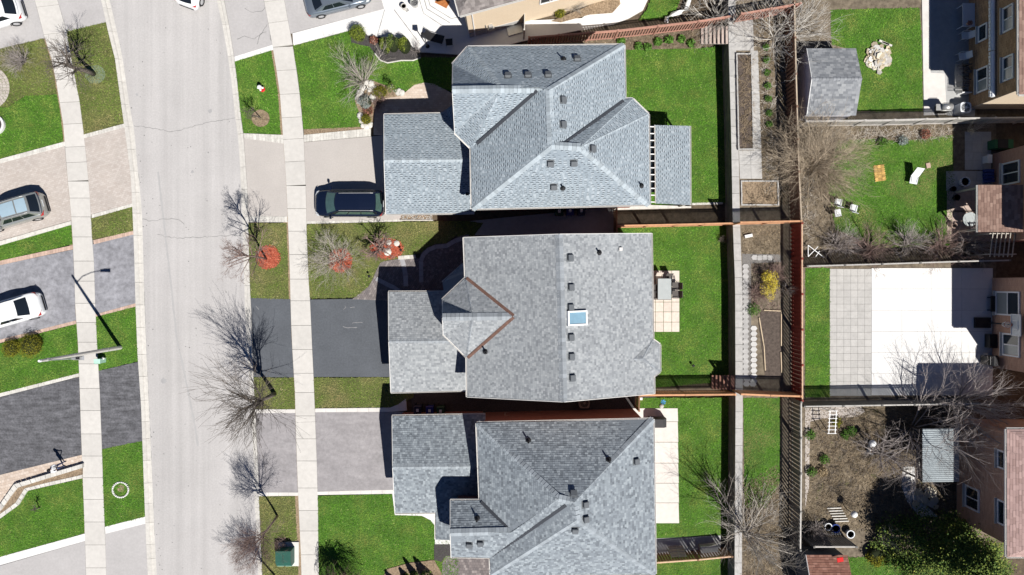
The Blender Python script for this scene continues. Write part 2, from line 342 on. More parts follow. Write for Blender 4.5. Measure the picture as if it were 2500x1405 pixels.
for x, y, r_ in ((513, 272, .16), (322 + 12, 232, .1), (400, 930, .2), (520, 760, .14), (470, 420, .12)):
    c = P(x, y, -.0952); mb = MB(); mb.face([(c.x + r_ * sr_.uniform(.6, 1.25) * math.cos(j * .42), c.y + r_ * sr_.uniform(.6, 1.25) * math.sin(j * .42), c.z) for j in range(15)]); mb.build('stain', mt['oil'], road)
# ---------------------------------------------------------------- lawns with real blades
def blades(poly, z, dens, seed, holes=()):
    rng = np.random.default_rng(seed)
    k = S * (H - z) / H
    pp = np.array(poly, float); wx = (pp[:, 0] - CX) * k; wy = -(pp[:, 1] - CY) * k
    x0, x1, y0, y1 = wx.min(), wx.max(), wy.min(), wy.max()
    x0 = max(x0, -39); x1 = min(x1, 39); y0 = max(y0, -23); y1 = min(y1, 23)
    n = int((x1 - x0) * (y1 - y0) * dens)
    if n <= 0: return None
    x = rng.uniform(x0, x1, n); y = rng.uniform(y0, y1, n)
    m = inpoly(x, y, list(zip(wx, wy)))
    for hp in holes: m &= ~inpoly(x, y, [((a - CX) * k, -(b - CY) * k) for a, b in hp])
    x = x[m]; y = y[m]; n = len(x)
    az = rng.uniform(0, 6.283, n); ln = rng.uniform(0.06, 0.14, n); wd = rng.uniform(0.014, 0.034, n); tl = rng.uniform(0.02, 0.075, n)
    dx, dy = np.cos(az), np.sin(az)
    v = np.empty((n, 3, 3), np.float32)
    v[:, 0] = np.stack([x - dy * wd, y + dx * wd, np.full(n, z + 0.004)], 1)
    v[:, 1] = np.stack([x + dy * wd, y - dx * wd, np.full(n, z + 0.004)], 1)
    v[:, 2] = np.stack([x + dx * ln, y + dy * ln, z + tl], 1)
    me = bpy.data.meshes.new('grass'); me.vertices.add(3 * n); me.vertices.foreach_set('co', v.ravel())
    me.loops.add(3 * n); me.loops.foreach_set('vertex_index', np.arange(3 * n, dtype=np.int32))
    me.polygons.add(n); me.polygons.foreach_set('loop_start', np.arange(0, 3 * n, 3, dtype=np.int32))
    at = me.attributes.new('tint', 'FLOAT', 'FACE')
    tn = np.clip(rng.normal(0.5, 0.2, n), 0, 0.92); tn[rng.random(n) < 0.012] = 1.0
    at.data.foreach_set('value', tn.astype(np.float32)); me.update(); me.validate()
    return me
mt['lawn_m'] = mt['lawn']; mt['grass_m'] = MT('patchy_grass_blade', G, dry=(0.24, 0.215, 0.085), dscale=.45, dlo=.45, dhi=.72, patch=.25)
NB = [0]
def lawn(pts, label, z=0.0, kind="", dens=230, holes=()):
    NB[0] += 1
    rr = random.Random(NB[0]); q = []
    for (x0, y0), (x1, y1) in zip(pts, pts[1:] + pts[:1]):                 # ragged turf edge
        n = max(1, int(math.hypot(x1 - x0, y1 - y0) / 5))
        for i in range(n):
            j = 0.9 if i else 0.0
            q.append((x0 + (x1 - x0) * i / n + rr.uniform(-j, j), y0 + (y1 - y0) * i / n + rr.uniform(-j, j)))
    o = sheet('lawn', q, z, mt['lawn' + kind], 0.12, kind='structure', label=label)
    me = blades(pts, z, dens, NB[0], holes)
    if me:
        setp(link('grass', me, mt['grass' + kind], o), kind='stuff')
    return o
def e1(pl, y, d=0): return (interp(pl, y) + d, y)
def side(pl, y0, y1, d=0, st=25):
    n = max(1, int(abs(y1 - y0) / st)); return [e1(pl, y0 + (y1 - y0) * i / n, d) for i in range(n + 1)]
mt['edge'] = M('worn_edge', (0.27, 0.20, 0.13), var=0.4, scale=8, bump=0.8, bscale=25)
# far boulevard (between the sidewalk by the lamp post and the kerb)
def blv1(y0l, y0r, y1l, y1r): return side(SR1, y0l, y1l, 0.5) + side(LO, y1r, y0r, -0.5)
def blv2(y0l, y0r, y1l, y1r, d=-0.5): return side(RO, y0l, y1l, 0.5) + side(SL2, y1r, y0r, d)
lawn(blv1(75, 55, 329, 302), 'patchy boulevard lawn around the small bare tree with a green sprayed ring', kind='_y')
lawn(blv1(534, 505, 586, 565), 'small boulevard lawn strip between the paver apron and the grey asphalt apron', kind='_y')
lawn(blv1(774, 749, 905, 883), 'boulevard lawn at the foot of the lamp post')
lawn(blv1(1097, 1077, 1287, 1263), 'boulevard lawn holding the ring of pale stones')
def drv(pts, mat, label, z=0.012): return sheet('driveway', pts, z, mt[mat], 0.12, kind='structure', label=label)
drv(blv1(-150, -150, 78, 54), 'asph_l', 'light asphalt apron at the top beside the bare boulevard tree')
drv(blv1(597, 573, 768, 741), 'asph_m', 'mottled grey asphalt apron below the lamp head shadow')
drv(blv1(906, 884, 1097, 1077), 'asph_d2', 'dark worn asphalt apron below the lamp post')
drv(blv1(1304, 1279, 1560, 1560), 'asph_l', 'light asphalt apron below the ring of pale stones')
def strip(name, a0, a1, b0, b1, mat, label, z=0.02, n=1, gap=0.35):
    """a band split into n pieces between the edges a (from a0 to a1) and b"""
    root = empty(name, kind='structure', label=label)
    a0, a1, b0, b1 = map(Vector, (a0, a1, b0, b1)); L_ = (a1 - a0).length
    for i in range(n):
        t0 = i / n + gap / L_ / 2; t1 = (i + 1) / n - gap / L_ / 2
        mb = MB(); zz = z + random.uniform(-0.005, 0.007)
        mb.prism([P(*a0.lerp(a1, t0), z), P(*a0.lerp(a1, t1), z), P(*b0.lerp(b1, t1), z), P(*b0.lerp(b1, t0), z)], -0.12, zz)
        mb.build('paver', mt[mat], root)
    return root
strip('path_edging', (204, 329), (304, 302), (205, 338), (306, 311), 'stone_l', 'pale edging stones above the boulevard paver apron', n=14)
strip('path_edging', (224, 524), (323, 497), (224, 533), (323, 505), 'stone_l', 'pale edging stones below the boulevard paver apron', n=14)
strip('path_edging', (228, 587), (325, 564), (229, 597), (326, 573), 'brick_p', 'pink brick edging above the grey boulevard apron', n=18)
strip('path_edging', (233, 768), (331, 741), (233, 774), (331, 749), 'brick_p', 'pink brick edging below the grey boulevard apron', n=18)
strip('path_edging', (256, 1287), (354, 1262), (257, 1304), (355, 1279), 'concw', 'white concrete band below the boulevard ring of stones', n=4)
# interlocking pavers: real blocks, staggered courses
def pavers(name, poly, ang, bl, bw, mat, label, z=0.012, gap=0.008, thick=0.13, parent=None, sheetmat=None, stop=None, seed=1, basket=False):
    wp = [P(x, y, z) for x, y in poly]; ca, sa = math.cos(ang), math.sin(ang)
    loc = [(p.x * ca + p.y * sa, -p.x * sa + p.y * ca) for p in wp]
    root = setp(sheet(name, poly, z - 0.008, sheetmat or mt['slate'], thick, parent), kind=None if parent else 'structure', label=label)
    rr = random.Random(seed); mb = MB()
    a0 = min(p[0] for p in loc); a1 = max(p[0] for p in loc); b0 = min(p[1] for p in loc); b1 = max(p[1] for p in loc)
    row = 0; b = b0
    while b < b1:
        a = a0 - (row % 2) * bl / 2
        while a < a1:
            c = clip(loc, a + gap / 2, a + bl - gap / 2, b + gap / 2, b + bw - gap / 2)
            if c:
                zz = z + rr.uniform(-0.002, 0.003)
                top = [(p[0] * ca - p[1] * sa, p[0] * sa + p[1] * ca, zz) for p in c]
                mb.face(top, rr.random())
            a += bl
        b += bw; row += 1
    setp(mb.build('paver_block', mat, root, tint=True), kind='stuff')
    return root
def clip(poly, x0, x1, y0, y1):
    for ax, val, sg in ((0, x0, 1), (0, x1, -1), (1, y0, 1), (1, y1, -1)):
        out = []; n = len(poly)
        for i in range(n):
            p, q = poly[i], poly[(i + 1) % n]
            ip = (p[ax] - val) * sg >= 0; iq = (q[ax] - val) * sg >= 0
            if ip: out.append(p)
            if ip != iq:
                t = (val - p[ax]) / (q[ax] - p[ax]); out.append((p[0] + (q[0] - p[0]) * t, p[1] + (q[1] - p[1]) * t))
        poly = out
        if len(poly) < 3: return None
    return poly
mt['pav_pink'] = MT('pale_pink_paver', [(0, (0.42, 0.37, 0.335)), (0.6, (0.455, 0.41, 0.375)), (1, (0.49, 0.445, 0.41))], patch=0.08)
mt['pav_grout'] = M('paver_joint', (0.33, 0.285, 0.255), bump=0)
mt['pav_dark'] = MT('charcoal_paver', [(0, (0.14, 0.125, 0.125)), (0.7, (0.20, 0.175, 0.17)), (1, (0.28, 0.25, 0.24))], patch=0.1)
mt['pav_grout_d'] = M('dark_paver_joint', (0.04, 0.04, 0.042), bump=0)
mt['pav_beige'] = MT('beige_paver', [(0, (0.46, 0.37, 0.30)), (0.6, (0.52, 0.43, 0.36)), (1, (0.58, 0.50, 0.43))], patch=0.08)
pavers('driveway', blv1(338, 311, 524, 497), R(15), 0.22, 0.14, mt['pav_pink'], 'pale interlocking paver apron beside the kerb', sheetmat=mt['pav_grout'])
# lots on the lamp post side
TOPL = [(-120, 144), (0, 119), (109, 94)]
drv([(-120, -150)] + side(SL1, -150, 93, -0.5) + [(0, 119), (-120, 144)], 'asph_l', 'light asphalt driveway under the white hatchback in the top corner')
lawn([(-120, 144), (0, 119)] + side(SL1, 95, 230, -3) + [(60, 235), (20, 262), (-120, 270)], 'dry browned lawn under the bare twiggy shrub', kind='_y')
lawn([(-120, 270), (20, 262), (60, 235)] + side(SL1, 231, 346, -3) + [(0, 388), (-120, 412)], 'front lawn with the white stone ring', kind='')
strip('path_edging', (-60, 405), (158, 346), (-60, 416), (159, 357), 'stone_l', 'pale kerb stones above the pink paver driveway', n=14)
pavers('driveway', [(-120, 431), (159, 357)] + side(SL1, 357, 539, -0.5) + [(0, 588), (-120, 622)], R(15), 0.22, 0.14, mt['pav_pink'], 'pale pink interlocking paver driveway under the silver crossover', sheetmat=mt['pav_grout'], seed=3)
strip('path_edging', (-60, 606), (173, 540), (-60, 617), (174, 549), 'stone_l', 'pale kerb stones below the pink paver driveway', n=16, z=0.06)
lawn([(-120, 634), (0, 598), (174, 549)] + side(SL1, 551, 597, -0.5) + [(0, 637), (-120, 664)], 'wedge of lawn between the silver crossover and the white sedan')
strip('path_edging', (-60, 650), (178, 599), (-60, 661), (178, 609), 'brick_p', 'pink brick edging above the mottled driveway', n=34)
drv([(-120, 677), (0, 648)] + side(SL1, 610, 783, -0.5) + [(0, 830), (-120, 861)], 'asph_m', 'mottled grey asphalt driveway under the white sedan')
strip('path_edging', (-60, 845), (185, 783), (-60, 853), (186, 791), 'brick_p', 'pink brick edging below the mottled driveway', n=34)
lawn([(-120, 870), (0, 839)] + side(SL1, 792, 912, -0.5) + [(0, 961), (-120, 992)], 'front lawn with the two round olive shrubs')
strip('path_edging', (-60, 976), (192, 912), (-60, 985), (193, 920), 'stone_l', 'pale edging stones above the dark worn driveway', n=18)
drv([(-120, 1002), (0, 970)] + side(SL1, 921, 1111, -0.5) + [(0, 1160), (-120, 1192)], 'asph_d2', 'dark worn asphalt driveway behind the standing person')
pavers('path', [(-120, 1192), (0, 1160), (200, 1111), (201, 1133), (110, 1160), (34, 1183), (18, 1205), (-6, 1240), (-120, 1300)], R(14), 0.2, 0.2, mt['pav_beige'], 'cream paver walk under the standing person', sheetmat=mt['pav_grout'], z=0.016)
def wallbed(pts_out, pts_in, name, label, mat, z0, z1, n):
    root = empty(name, kind=None, label=label, cat='edging')
    L_ = len(pts_out) - 1
    for i in range(L_):
        a0, a1 = Vector(pts_out[i]), Vector(pts_out[i + 1]); b0, b1 = Vector(pts_in[i]), Vector(pts_in[i + 1])
        k = max(1, int((a1 - a0).length / n))
        for j in range(k):
            t0, t1 = (j + 0.03) / k, (j + 0.97) / k
            mb = MB(); zz = z1 + random.uniform(-0.012, 0.012)
            mb.prism([P(*a0.lerp(a1, t0), z1), P(*a0.lerp(a1, t1), z1), P(*b0.lerp(b1, t1), z1), P(*b0.lerp(b1, t0), z1)], z0, zz)
            mb.build('stone', mat, root)
    return root
sheet('bed', [(200, 1143), (110, 1170), (42, 1192), (26, 1214), (0, 1248), (-60, 1290), (-60, 1310), (0, 1258), (38, 1230), (60, 1194), (120, 1178), (200, 1160)], 0.14, mt['mulch_b'], 0.25, kind='structure', label='narrow mulch bed between two lines of pale stones')
wallbed([(201, 1133), (110, 1160), (34, 1183), (18, 1205), (-6, 1240), (-60, 1278)], [(201, 1143), (112, 1170), (41, 1192), (25, 1213), (0, 1248), (-60, 1288)], 'garden_wall', 'low pale stone garden wall beside the standing person', mt['stone_l'], -0.05, 0.28, 12)
wallbed([(200, 1160), (120, 1178), (60, 1193), (38, 1228), (0, 1256), (-60, 1296)], [(201, 1168), (122, 1186), (66, 1199), (44, 1234), (0, 1266), (-60, 1306)], 'garden_wall', 'low pale stone edging between the mulch bed and the bottom corner lawn', mt['stone_l'], -0.05, 0.16, 12)
lawn([(-60, 1310), (0, 1268), (44, 1236), (66, 1200), (122, 1187)] + side(SL1, 1169, 1302, -0.5) + [(0, 1360), (-120, 1392)], 'front lawn with the tiny staked sapling')
strip('path_edging', (-60, 1377), (208, 1303), (-60, 1398), (209, 1321), 'concw', 'white concrete band along the bottom driveway', n=7)
drv([(-120, 1416), (0, 1382)] + side(SL1, 1322, 1560, -0.5) + [(-120, 1560)], 'asph_l', 'light asphalt driveway in the bottom corner')
sheet('bare_edge', side(SL2, 118, 1560, 0.5) + side(SL2, 1560, 118, -12), -0.006, mt['edge'], 0.1, kind='structure', label='thin brown worn edge beside the garage side sidewalk')
sheet('bare_edge', side(SL1, 95, 1330, 0.5) + side(SL1, 1330, 95, -8), -0.006, mt['edge'], 0.1, kind='structure', label='thin brown worn edge beside the lamp side sidewalk')
# boulevard by the garages
drv(blv2(-150, -150, 139, 110), 'asph_l', 'cracked light asphalt apron under the parked white car')
strip('path_edging', (572, 139), (665, 110), (573, 150), (667, 122), 'concw', 'white concrete band above the hydrant lawn', n=3)
lawn(blv2(151, 123, 325, 329, -5), 'boulevard lawn with the red hydrant and the sapling')
strip('path_edging', (594, 326), (691, 330), (596, 338), (692, 351), 'stone_l', 'pale cobble band below the hydrant lawn', n=13, z=0.03)
drv(blv2(338, 351, 529, 529), 'asph_b', 'beige asphalt apron opposite the dark minivan')
strip('path_edging', (605, 529), (701, 529), (606, 543), (702, 543), 'stone_l', 'pale cobble band above the red mulch ring of the street tree', n=13, z=0.03)
lawn(blv2(545, 545, 728, 731, -4), 'boulevard lawn around the red mulched street tree', kind='_y')
drv(blv2(728, 731, 921, 922), 'asph_d', 'black asphalt apron under tree shadows')
lawn(blv2(922, 923, 999, 999), 'little boulevard lawn under the spreading street tree', kind='_y')
strip('path_edging', (622, 1000), (721, 1000), (623, 1009), (721, 1009), 'conc', 'concrete band below the spreading street tree', n=4)
drv(blv2(1009, 1009, 1203, 1203), 'asph_3', 'worn grey asphalt apron under fine branches')
strip('path_edging', (632, 1203), (728, 1203), (632, 1212), (728, 1211), 'conc', 'concrete band above the bottom boulevard lawn', n=4)
lawn(blv2(1212, 1212, 1560, 1560, -8), 'boulevard lawn with the green transformer box', kind='_y')
for pts in ([(598, 22), (612, 30), (640, 26), (650, 10)], [(580, 98), (598, 88), (620, 94), (640, 82), (652, 60)], [(628, 110), (636, 84), (650, 78)], [(650, 8), (655, 50), (662, 100)]):
    ribbon('crack', pts, 1.3, 0.016, mt['crack'], road, 2.0)
# front yards of the three houses
drv(side(SR2, -150, 82, 0.5) + [(938, 22), (925, -20), (905, -150)], 'asph_l', 'light asphalt driveway under the grey sedan')
conc = [(714, 82), (938, 22), (925, -20), (1125, -60), (1150, 40), (1147, 92), (1280, 51), (1420, 45), (1530, -40), (1600, -40), (1570, 25), (1535, 45), (1500, 58), (1280, 100), (1142, 135), (1040, 128), (1026, 128), (1009, 116), (989, 94), (939, 94), (921, 89), (898, 87), (880, 70), (855, 74), (716, 111)]
sheet('path', conc, 0.02, mt['concw'], 0.14, kind='structure', label='bright white stamped concrete walk and patio beside the cream house')
mt['joint'] = M('control_joint', (0.16, 0.16, 0.165), bump=0)
pathj = bpy.data.objects['path.001'] if 'path.001' in bpy.data.objects else None
for pts in ([(939, 24), (921, 88)], [(962, 24), (1007, 84), (1026, 110)], [(1024, 0), (1034, 33), (1078, 62)], [(1036, 0), (1042, 22), (1098, 56)], [(1046, 0), (1050, 14), (1102, 46), (1120, 42)]):
    ribbon('joint', pts, 1.5, 0.024, mt['joint'], pathj)
lawn([e1(SR2, 113, 1), (855, 76), (858, 104), (880, 110), (902, 114), (914, 130), (929, 148), (946, 154), (980, 148), (1009, 148), (1027, 141), (1120, 141), (1120, 230), (1045, 203), (1035, 202), (1011, 208), (993, 222), (980, 226), (905, 226), (884, 312)] + [e1(SR2, 316, 1)] + side(SR2, 300, 130, 1), 'front lawn of the topmost grey-roofed house')
sheet('bed', [(854, 75), (880, 70), (898, 88), (921, 90), (939, 95), (989, 95), (1009, 117), (1026, 128), (1027, 141), (1009, 148), (980, 148), (946, 154), (929, 148), (914, 130), (902, 114), (880, 110), (858, 104)], 0.04, mt['mulch_d'], 0.15, kind='structure', label='curved dark mulch bed with clipped shrubs')
mb = MB(); pp = [(1027, 141), (1009, 148), (980, 148), (946, 154), (929, 148), (914, 130)]
mb.tube([P(x, y, 0.05) for x, y in pp], [0.05] * 6, 6); setp(mb.build('bed_edging', mt['stone_l']), label='thin pale curved edging of the dark mulch bed', cat='edging')
sheet('bed', [(866, 245), (884, 198), (905, 195), (930, 205), (983, 224), (983, 234), (940, 240), (915, 250), (912, 312), (884, 313), (878, 280)], 0.05, mt['mulch_b'], 0.15, kind='structure', label='rock garden bed at the corner of the top driveway')
mt['walkp'] = pavers('path', [(912, 320), (912, 250), (940, 238), (982, 232), (993, 223), (1011, 208), (1035, 202), (1060, 205), (1090, 221), (1140, 250), (1140, 330), (912, 330)], 0, 0.24, 0.16, mt['pav_beige'], 'paver walkway in the shade between the top house and its garage', sheetmat=mt['pav_grout'], seed=8)
del mt['walkp']
strip('path_edging', (742, 330), (905, 314), (742, 347), (905, 333), 'stone_l', 'pale cobble band above the dark minivan driveway', n=24, z=0.03)
strip('bed_edging', (742, 316), (905, 309), (742, 330), (905, 314), 'mulch_b', 'strip of bare mulch along the top driveway', n=1, z=0.015)
drv(side(SR2, 348, 541, 0.5) + [(980, 536), (980, 325), (905, 334)], 'asph_b', 'beige asphalt driveway under the dark minivan')
strip('path_edging', (748, 541), (982, 536), (748, 547), (982, 541), 'stone_l', 'thin pale edging below the dark minivan', n=20)
lawn([(750, 548), (982, 542), (1140, 540), (1180, 545), (1140, 600), (1115, 574), (1088, 594), (1063, 596), (1044, 604), (1030, 615), (1013, 622), (972, 632), (930, 640), (921, 656), (909, 684), (900, 700), (872, 727)] + side(SR2, 729, 560, 1), 'front lawn of the middle house with two red mulch rings', kind='_y')
def ringpave(name, c, radii, label):
    pass
pavers('path', [(860, 731), (900, 700), (909, 684), (921, 656), (930, 640), (972, 633), (1013, 627), (1023, 632), (1030, 616), (1044, 605), (1063, 597), (1088, 595), (1120, 577), (1145, 573), (1150, 640), (1131, 645), (1085, 690), (1085, 735), (950, 735)], R(60), 0.2, 0.14, mt['pav_dark'], 'dark paver walkway curving to the door of the middle house', sheetmat=mt['pav_grout_d'], seed=5, z=0.014)
pw = bpy.data.objects[[o.name for o in bpy.data.objects if o.name.startswith('path')][-1]]
def bandpath(pts, wd, z, mat, parent, n, name='band_stone'):
    q = [Vector(p) for p in pts]; pr = None; acc = []
    for i, p in enumerate(q):
        d = (q[min(i + 1, len(q) - 1)] - q[max(i - 1, 0)]).normalized(); nn = Vector((-d.y, d.x)) * wd / 2; acc.append((p + nn, p - nn))
    for (a0, b0), (a1, b1) in zip(acc, acc[1:]):
        k = max(1, int((a1 - a0).length / n))
        for j in range(k):
            t0, t1 = (j + 0.02) / k, (j + 0.98) / k
            mb = MB(); mb.prism([P(*a0.lerp(a1, t0), z), P(*a0.lerp(a1, t1), z), P(*b0.lerp(b1, t1), z), P(*b0.lerp(b1, t0), z)], z - 0.06, z + random.uniform(0, 0.004))
            mb.build(name, mat, parent)
mt['band'] = M('grey_band_stone', (0.33, 0.33, 0.345), var=0.15, rnd=0.08)
bandpath([(918, 681), (940, 692), (962, 703), (985, 718)], 10, 0.03, mt['band'], pw, 12)
bandpath([(980, 630), (986, 650), (990, 672), (991, 700)], 11, 0.03, mt['band'], pw, 14)
bandpath([(1029, 690), (1028, 660), (1028, 638), (1034, 622), (1047, 610), (1064, 603), (1090, 601), (1112, 588), (1145, 578)], 10, 0.03, mt['band'], pw, 12)
bandpath([(972, 630), (1015, 627)], 9, 0.04, mt['stone_l'], pw, 14)
# fan of setts on the landing
for ri in range(1, 9):
    rad = 4.2 * ri; k = max(4, int(rad * 6.28 / 5.2)); mb = MB(); cx_, cy_ = 1062, 638
    for j in range(k):
        a0 = (j + 0.08) / k * 6.283; a1 = (j + 0.92) / k * 6.283
        if math.sin((a0 + a1) / 2) > 0.75 and ri > 7: continue
        q = [P(cx_ + (rad + dr) * math.cos(a), cy_ + (rad + dr) * math.sin(a), 0.03) for a, dr in ((a0, -1.8), (a1, -1.8), (a1, 1.8), (a0, 1.8))]
        mb.prism(q, 0.0, 0.024 + random.uniform(0, 0.004), random.random())
    setp(mb.build('sett_ring', mt['pav_dark'], pw, tint=True), kind='stuff')
drv(side(SR2, 732, 921, 0.5) + [(985, 921), (985, 728)], 'asph_d', 'black asphalt driveway of the middle house')
dd = bpy.data.objects[[o.name for o in bpy.data.objects if o.name.startswith('driveway')][-1]]
mt['chalk'] = M('chalk_scuff', (0.22, 0.22, 0.225), var=0.3, bump=0)
for pts in ([(838, 757), (846, 750), (842, 747)], [(855, 752), (866, 750)], [(836, 797), (850, 801), (872, 800)], [(860, 790), (885, 788)], [(626, 748), (632, 756)]):
    ribbon('scuff', pts, 1.6, 0.016, mt['chalk'], dd, 1.5)
lawn(side(SR2, 923, 996, 1) + [(948, 995), (972, 988), (1010, 970), (1010, 922)], 'short front lawn below the black driveway', kind='_y')
strip('path_edging', (769, 998), (952, 996), (769, 1007), (952, 1006), 'conc', 'concrete band above the worn grey driveway', n=7)
sheet('path', [(952, 996), (972, 988), (991, 974), (993, 1003), (952, 1006)], 0.02, mt['conc'], 0.14, kind='structure', label='curved concrete apron beside the waste bins')
drv(side(SR2, 1007, 1201, 0.5) + [(985, 1196), (985, 1006)], 'asph_3', 'worn grey asphalt driveway of the bottom house')
strip('path_edging', (775, 1201), (960, 1196), (775, 1209), (960, 1206), 'conc', 'concrete band below the worn grey driveway', n=7)
lawn(side(SR2, 1211, 1470, 1) + [(1120, 1470), (1120, 1290), (1062, 1282), (1050, 1268), (1030, 1258), (966, 1256), (957, 1207)], 'large front lawn of the bottom house')
sheet('path', [(957, 1200), (968, 1200), (970, 1248), (1120, 1240), (1120, 1330), (1062, 1330), (1062, 1284), (1050, 1270), (1030, 1260), (964, 1258)], 0.025, mt['concw'], 0.14, kind='structure', label='white concrete walk wrapping the bottom garage corner')
pavers('path', [(1080, 1375), (1090, 1355), (1230, 1350), (1230, 1500), (1075, 1500)], 0, 0.2, 0.2, mt['pav_dark'], 'dark paver landing under the bottom house eaves', sheetmat=mt['pav_grout_d'], seed=15)
sheet('bed', [(930, 1420), (945, 1390), (1000, 1375), (1060, 1368), (1078, 1400), (1078, 1470), (930, 1470)], 0.06, mt['mulch_b'], 0.15, kind='structure', label='mulch bed with little pointed conifers at the bottom edge')
sheet('bed', [(1060, 1330), (1120, 1330), (1120, 1356), (1088, 1358), (1078, 1372), (1060, 1368)], 0.05, mt['mulch_d'], 0.15, kind='structure', label='shaded bed beside the bottom porch')
# side yards
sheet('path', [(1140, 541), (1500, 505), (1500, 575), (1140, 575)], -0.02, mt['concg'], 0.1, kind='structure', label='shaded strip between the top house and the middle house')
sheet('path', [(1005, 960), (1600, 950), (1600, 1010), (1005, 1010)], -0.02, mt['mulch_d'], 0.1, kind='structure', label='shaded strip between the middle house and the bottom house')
# back lawns (lower level)
def wx(y): return interp([(1762, -150), (1764, 100), (1771, 320), (1776, 540), (1781, 700), (1782, 1000), (1779, 1300), (1778, 1560)], y)
lawn([(1420, 120), (1530, 118), (1700, 118), (wx(115), 115)] + [(wx(y), y) for y in range(140, 500, 20)] + [(wx(495), 495), (1690, 497), (1520, 505), (1420, 505)], 'back lawn of the topmost grey-roofed house')
sheet('bed', [(1420, 100), (1520, 92), (1680, 72), (1712, 70), (1712, 118), (1530, 122), (1420, 122)], 0.03, mt['litter'], 0.15, kind='structure', label='leafy bed of bulbs along the pink fence')
strip('path_edging', (1690, 496), (1765, 494), (1690, 501), (1765, 499), 'stone_l', 'pale stones closing the top back lawn', n=9)
lawn([(1500, 553)] + [(wx(y), y) for y in range(551, 951, 20)] + [(1500, 955)], 'back lawn of the middle house', holes=[[(1540, 658), (1662, 658), (1662, 814), (1540, 814)]])
lawn([(1555, 972), (wx(972), 972)] + [(wx(y), y) for y in range(980, 1320, 20)] + [(wx(1310), 1310), (1600, 1330), (1555, 1330)], 'back lawn of the bottom house with tree shadows', holes=[[(1540, 995), (1659, 995), (1661, 1281), (1540, 1281)], [(1580, 1312), (1765, 1304), (1765, 1360), (1580, 1360)]])
lawn([(1600, 1356), (wx(1356), 1356), (wx(1500), 1500), (1600, 1500)], 'strip of lawn beyond the bottom fence')
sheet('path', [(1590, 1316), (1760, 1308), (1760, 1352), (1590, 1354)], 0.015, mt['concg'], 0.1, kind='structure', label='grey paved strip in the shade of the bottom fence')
# middle patio of square slabs
root = empty('patio', kind='structure', label='square cream slab patio behind the middle house')
xs = [1560, 1600, 1620, 1640, 1659]; yy = [661, 687, 712, 738, 762, 787, 811]
for i in range(len(xs) - 1):
    for j in range(len(yy) - 1):
        mb = MB(); z = 0.03 + random.uniform(-0.005, 0.005); mb.prism([P(xs[i] + .5, yy[j] + .5, z), P(xs[i + 1] - .5, yy[j] + .5, z), P(xs[i + 1] - .5, yy[j + 1] - .5, z), P(xs[i] + .5, yy[j + 1] - .5, z)], -0.1, z); mb.build('slab', mt['pslab'] if 'pslab' in mt else mt.setdefault('pslab', M('cream_slab', (0.60, 0.525, 0.46), var=0.1, rnd=0.06, scale=4)), root)
root = empty('patio', kind='structure', label='long white concrete patio behind the bottom house')
for (y0, y1) in ((997, 1030), (1030, 1080), (1080, 1131), (1131, 1180), (1180, 1228), (1228, 1278)):
    mb = MB(); mb.prism([P(1545, y0 + .5), P(1654 + (y0 - 997) * .01, y0 + .5), P(1655 + (y1 - 997) * .01, y1 - .5), P(1545, y1 - .5)], -0.1, 0.03); mb.build('slab', mt['pcon'] if 'pcon' in mt else mt.setdefault('pcon', M('patio_concrete', (0.62, 0.585, 0.545), var=0.07, rnd=0.03)), root)
# ---------------------------------------------------------------- raised terrace with its retaining wall
def wt(y): return interp([(1778, -150), (1780, 100), (1786, 320), (1790, 540), (1796, 700), (1797, 1000), (1795, 1300), (1794, 1560)], y)
edge = [(wt(y) + 8, y) for y in range(-150, 1561, 90)]
sheet('terrace', edge + [(6500, 1560), (6500, -150)], ZT, mt['dirt'], 1.6, kind='structure', label='raised brown earth terrace behind the retaining wall')
wall = empty('retaining_wall', label='long grey block retaining wall between the back lawns and the raised gardens', cat='wall')
yv = -150
course = 5; hh = ZT / course
for c in range(course):
    z0, z1 = c * hh, (c + 1) * hh - 0.012
    y = -60 - (c % 2) * 14
    while y < 1470:
        y1 = y + 28
        a = P(wt(y + .3), y + .3, ZT); b = P(wt(y1 - .3), y1 - .3, ZT); off = -0.02 * (course - c) + random.uniform(-0.008, 0.008)
        mb = MB(); mb.prism([(a.x + off, a.y), (a.x + 0.42, a.y), (b.x + 0.42, b.y), (b.x + off, b.y)], z0 - (0.2 if c == 0 else 0), z1)
        mb.build('block', mt['block'], wall); y = y1
y = -60
while y < 1470:
    y1 = y + 41; z = ZT + 0.07
    mb = MB(); mb.prism([P(wt(y + .4) - 1, y + .4, z), P(wt(y + .4) + 16.5, y + .4, z), P(wt(y1 - .4) + 16.5, y1 - .4, z), P(wt(y1 - .4) - 1, y1 - .4, z)], ZT - 0.01, z + random.uniform(-0.006, 0.006))
    mb.build('coping_stone', mt['coping'], wall); y = y1
# flights of steps
def steps(x0, x1, y0, y1, n, label, mat):
    root = empty('garden_steps', label=label, cat='steps')
    for i in range(n):
        z = (i + 1) * ZT / (n + 0.0); xa = x0 + (x1 - x0) * i / n
        mb = MB(); a = P(xa, y0, z); b = P(x1 + 8, y1, z); c = P(x0 + (x1 - x0) * (i + 0.92) / n, y1, z)
        mb.prism([(a.x, a.y), (c.x, a.y), (c.x, b.y), (a.x, b.y)], max(0, z - ZT / n) - 0.05, z - 0.05); mb.build('riser', mt['block'], root)
        mb = MB(); mb.box(((a.x + c.x) / 2, (a.y + b.y) / 2, z - 0.025), (abs(c.x - a.x), abs(a.y - b.y) + 0.08, 0.05)); mb.build('tread', mat, root)
mt['tread'] = M('pink_tread', (0.44, 0.355, 0.315), var=0.15, rnd=0.1)
steps(1712, 1782, 66, 106, 7, 'pink stone steps climbing beside the pink fence', mt['tread'])
steps(1738, 1794, 918, 950, 6, 'shaded timber steps beside the lower red fence', M('step_timber', (0.22, 0.11, 0.08), var=0.2, rnd=0.1))
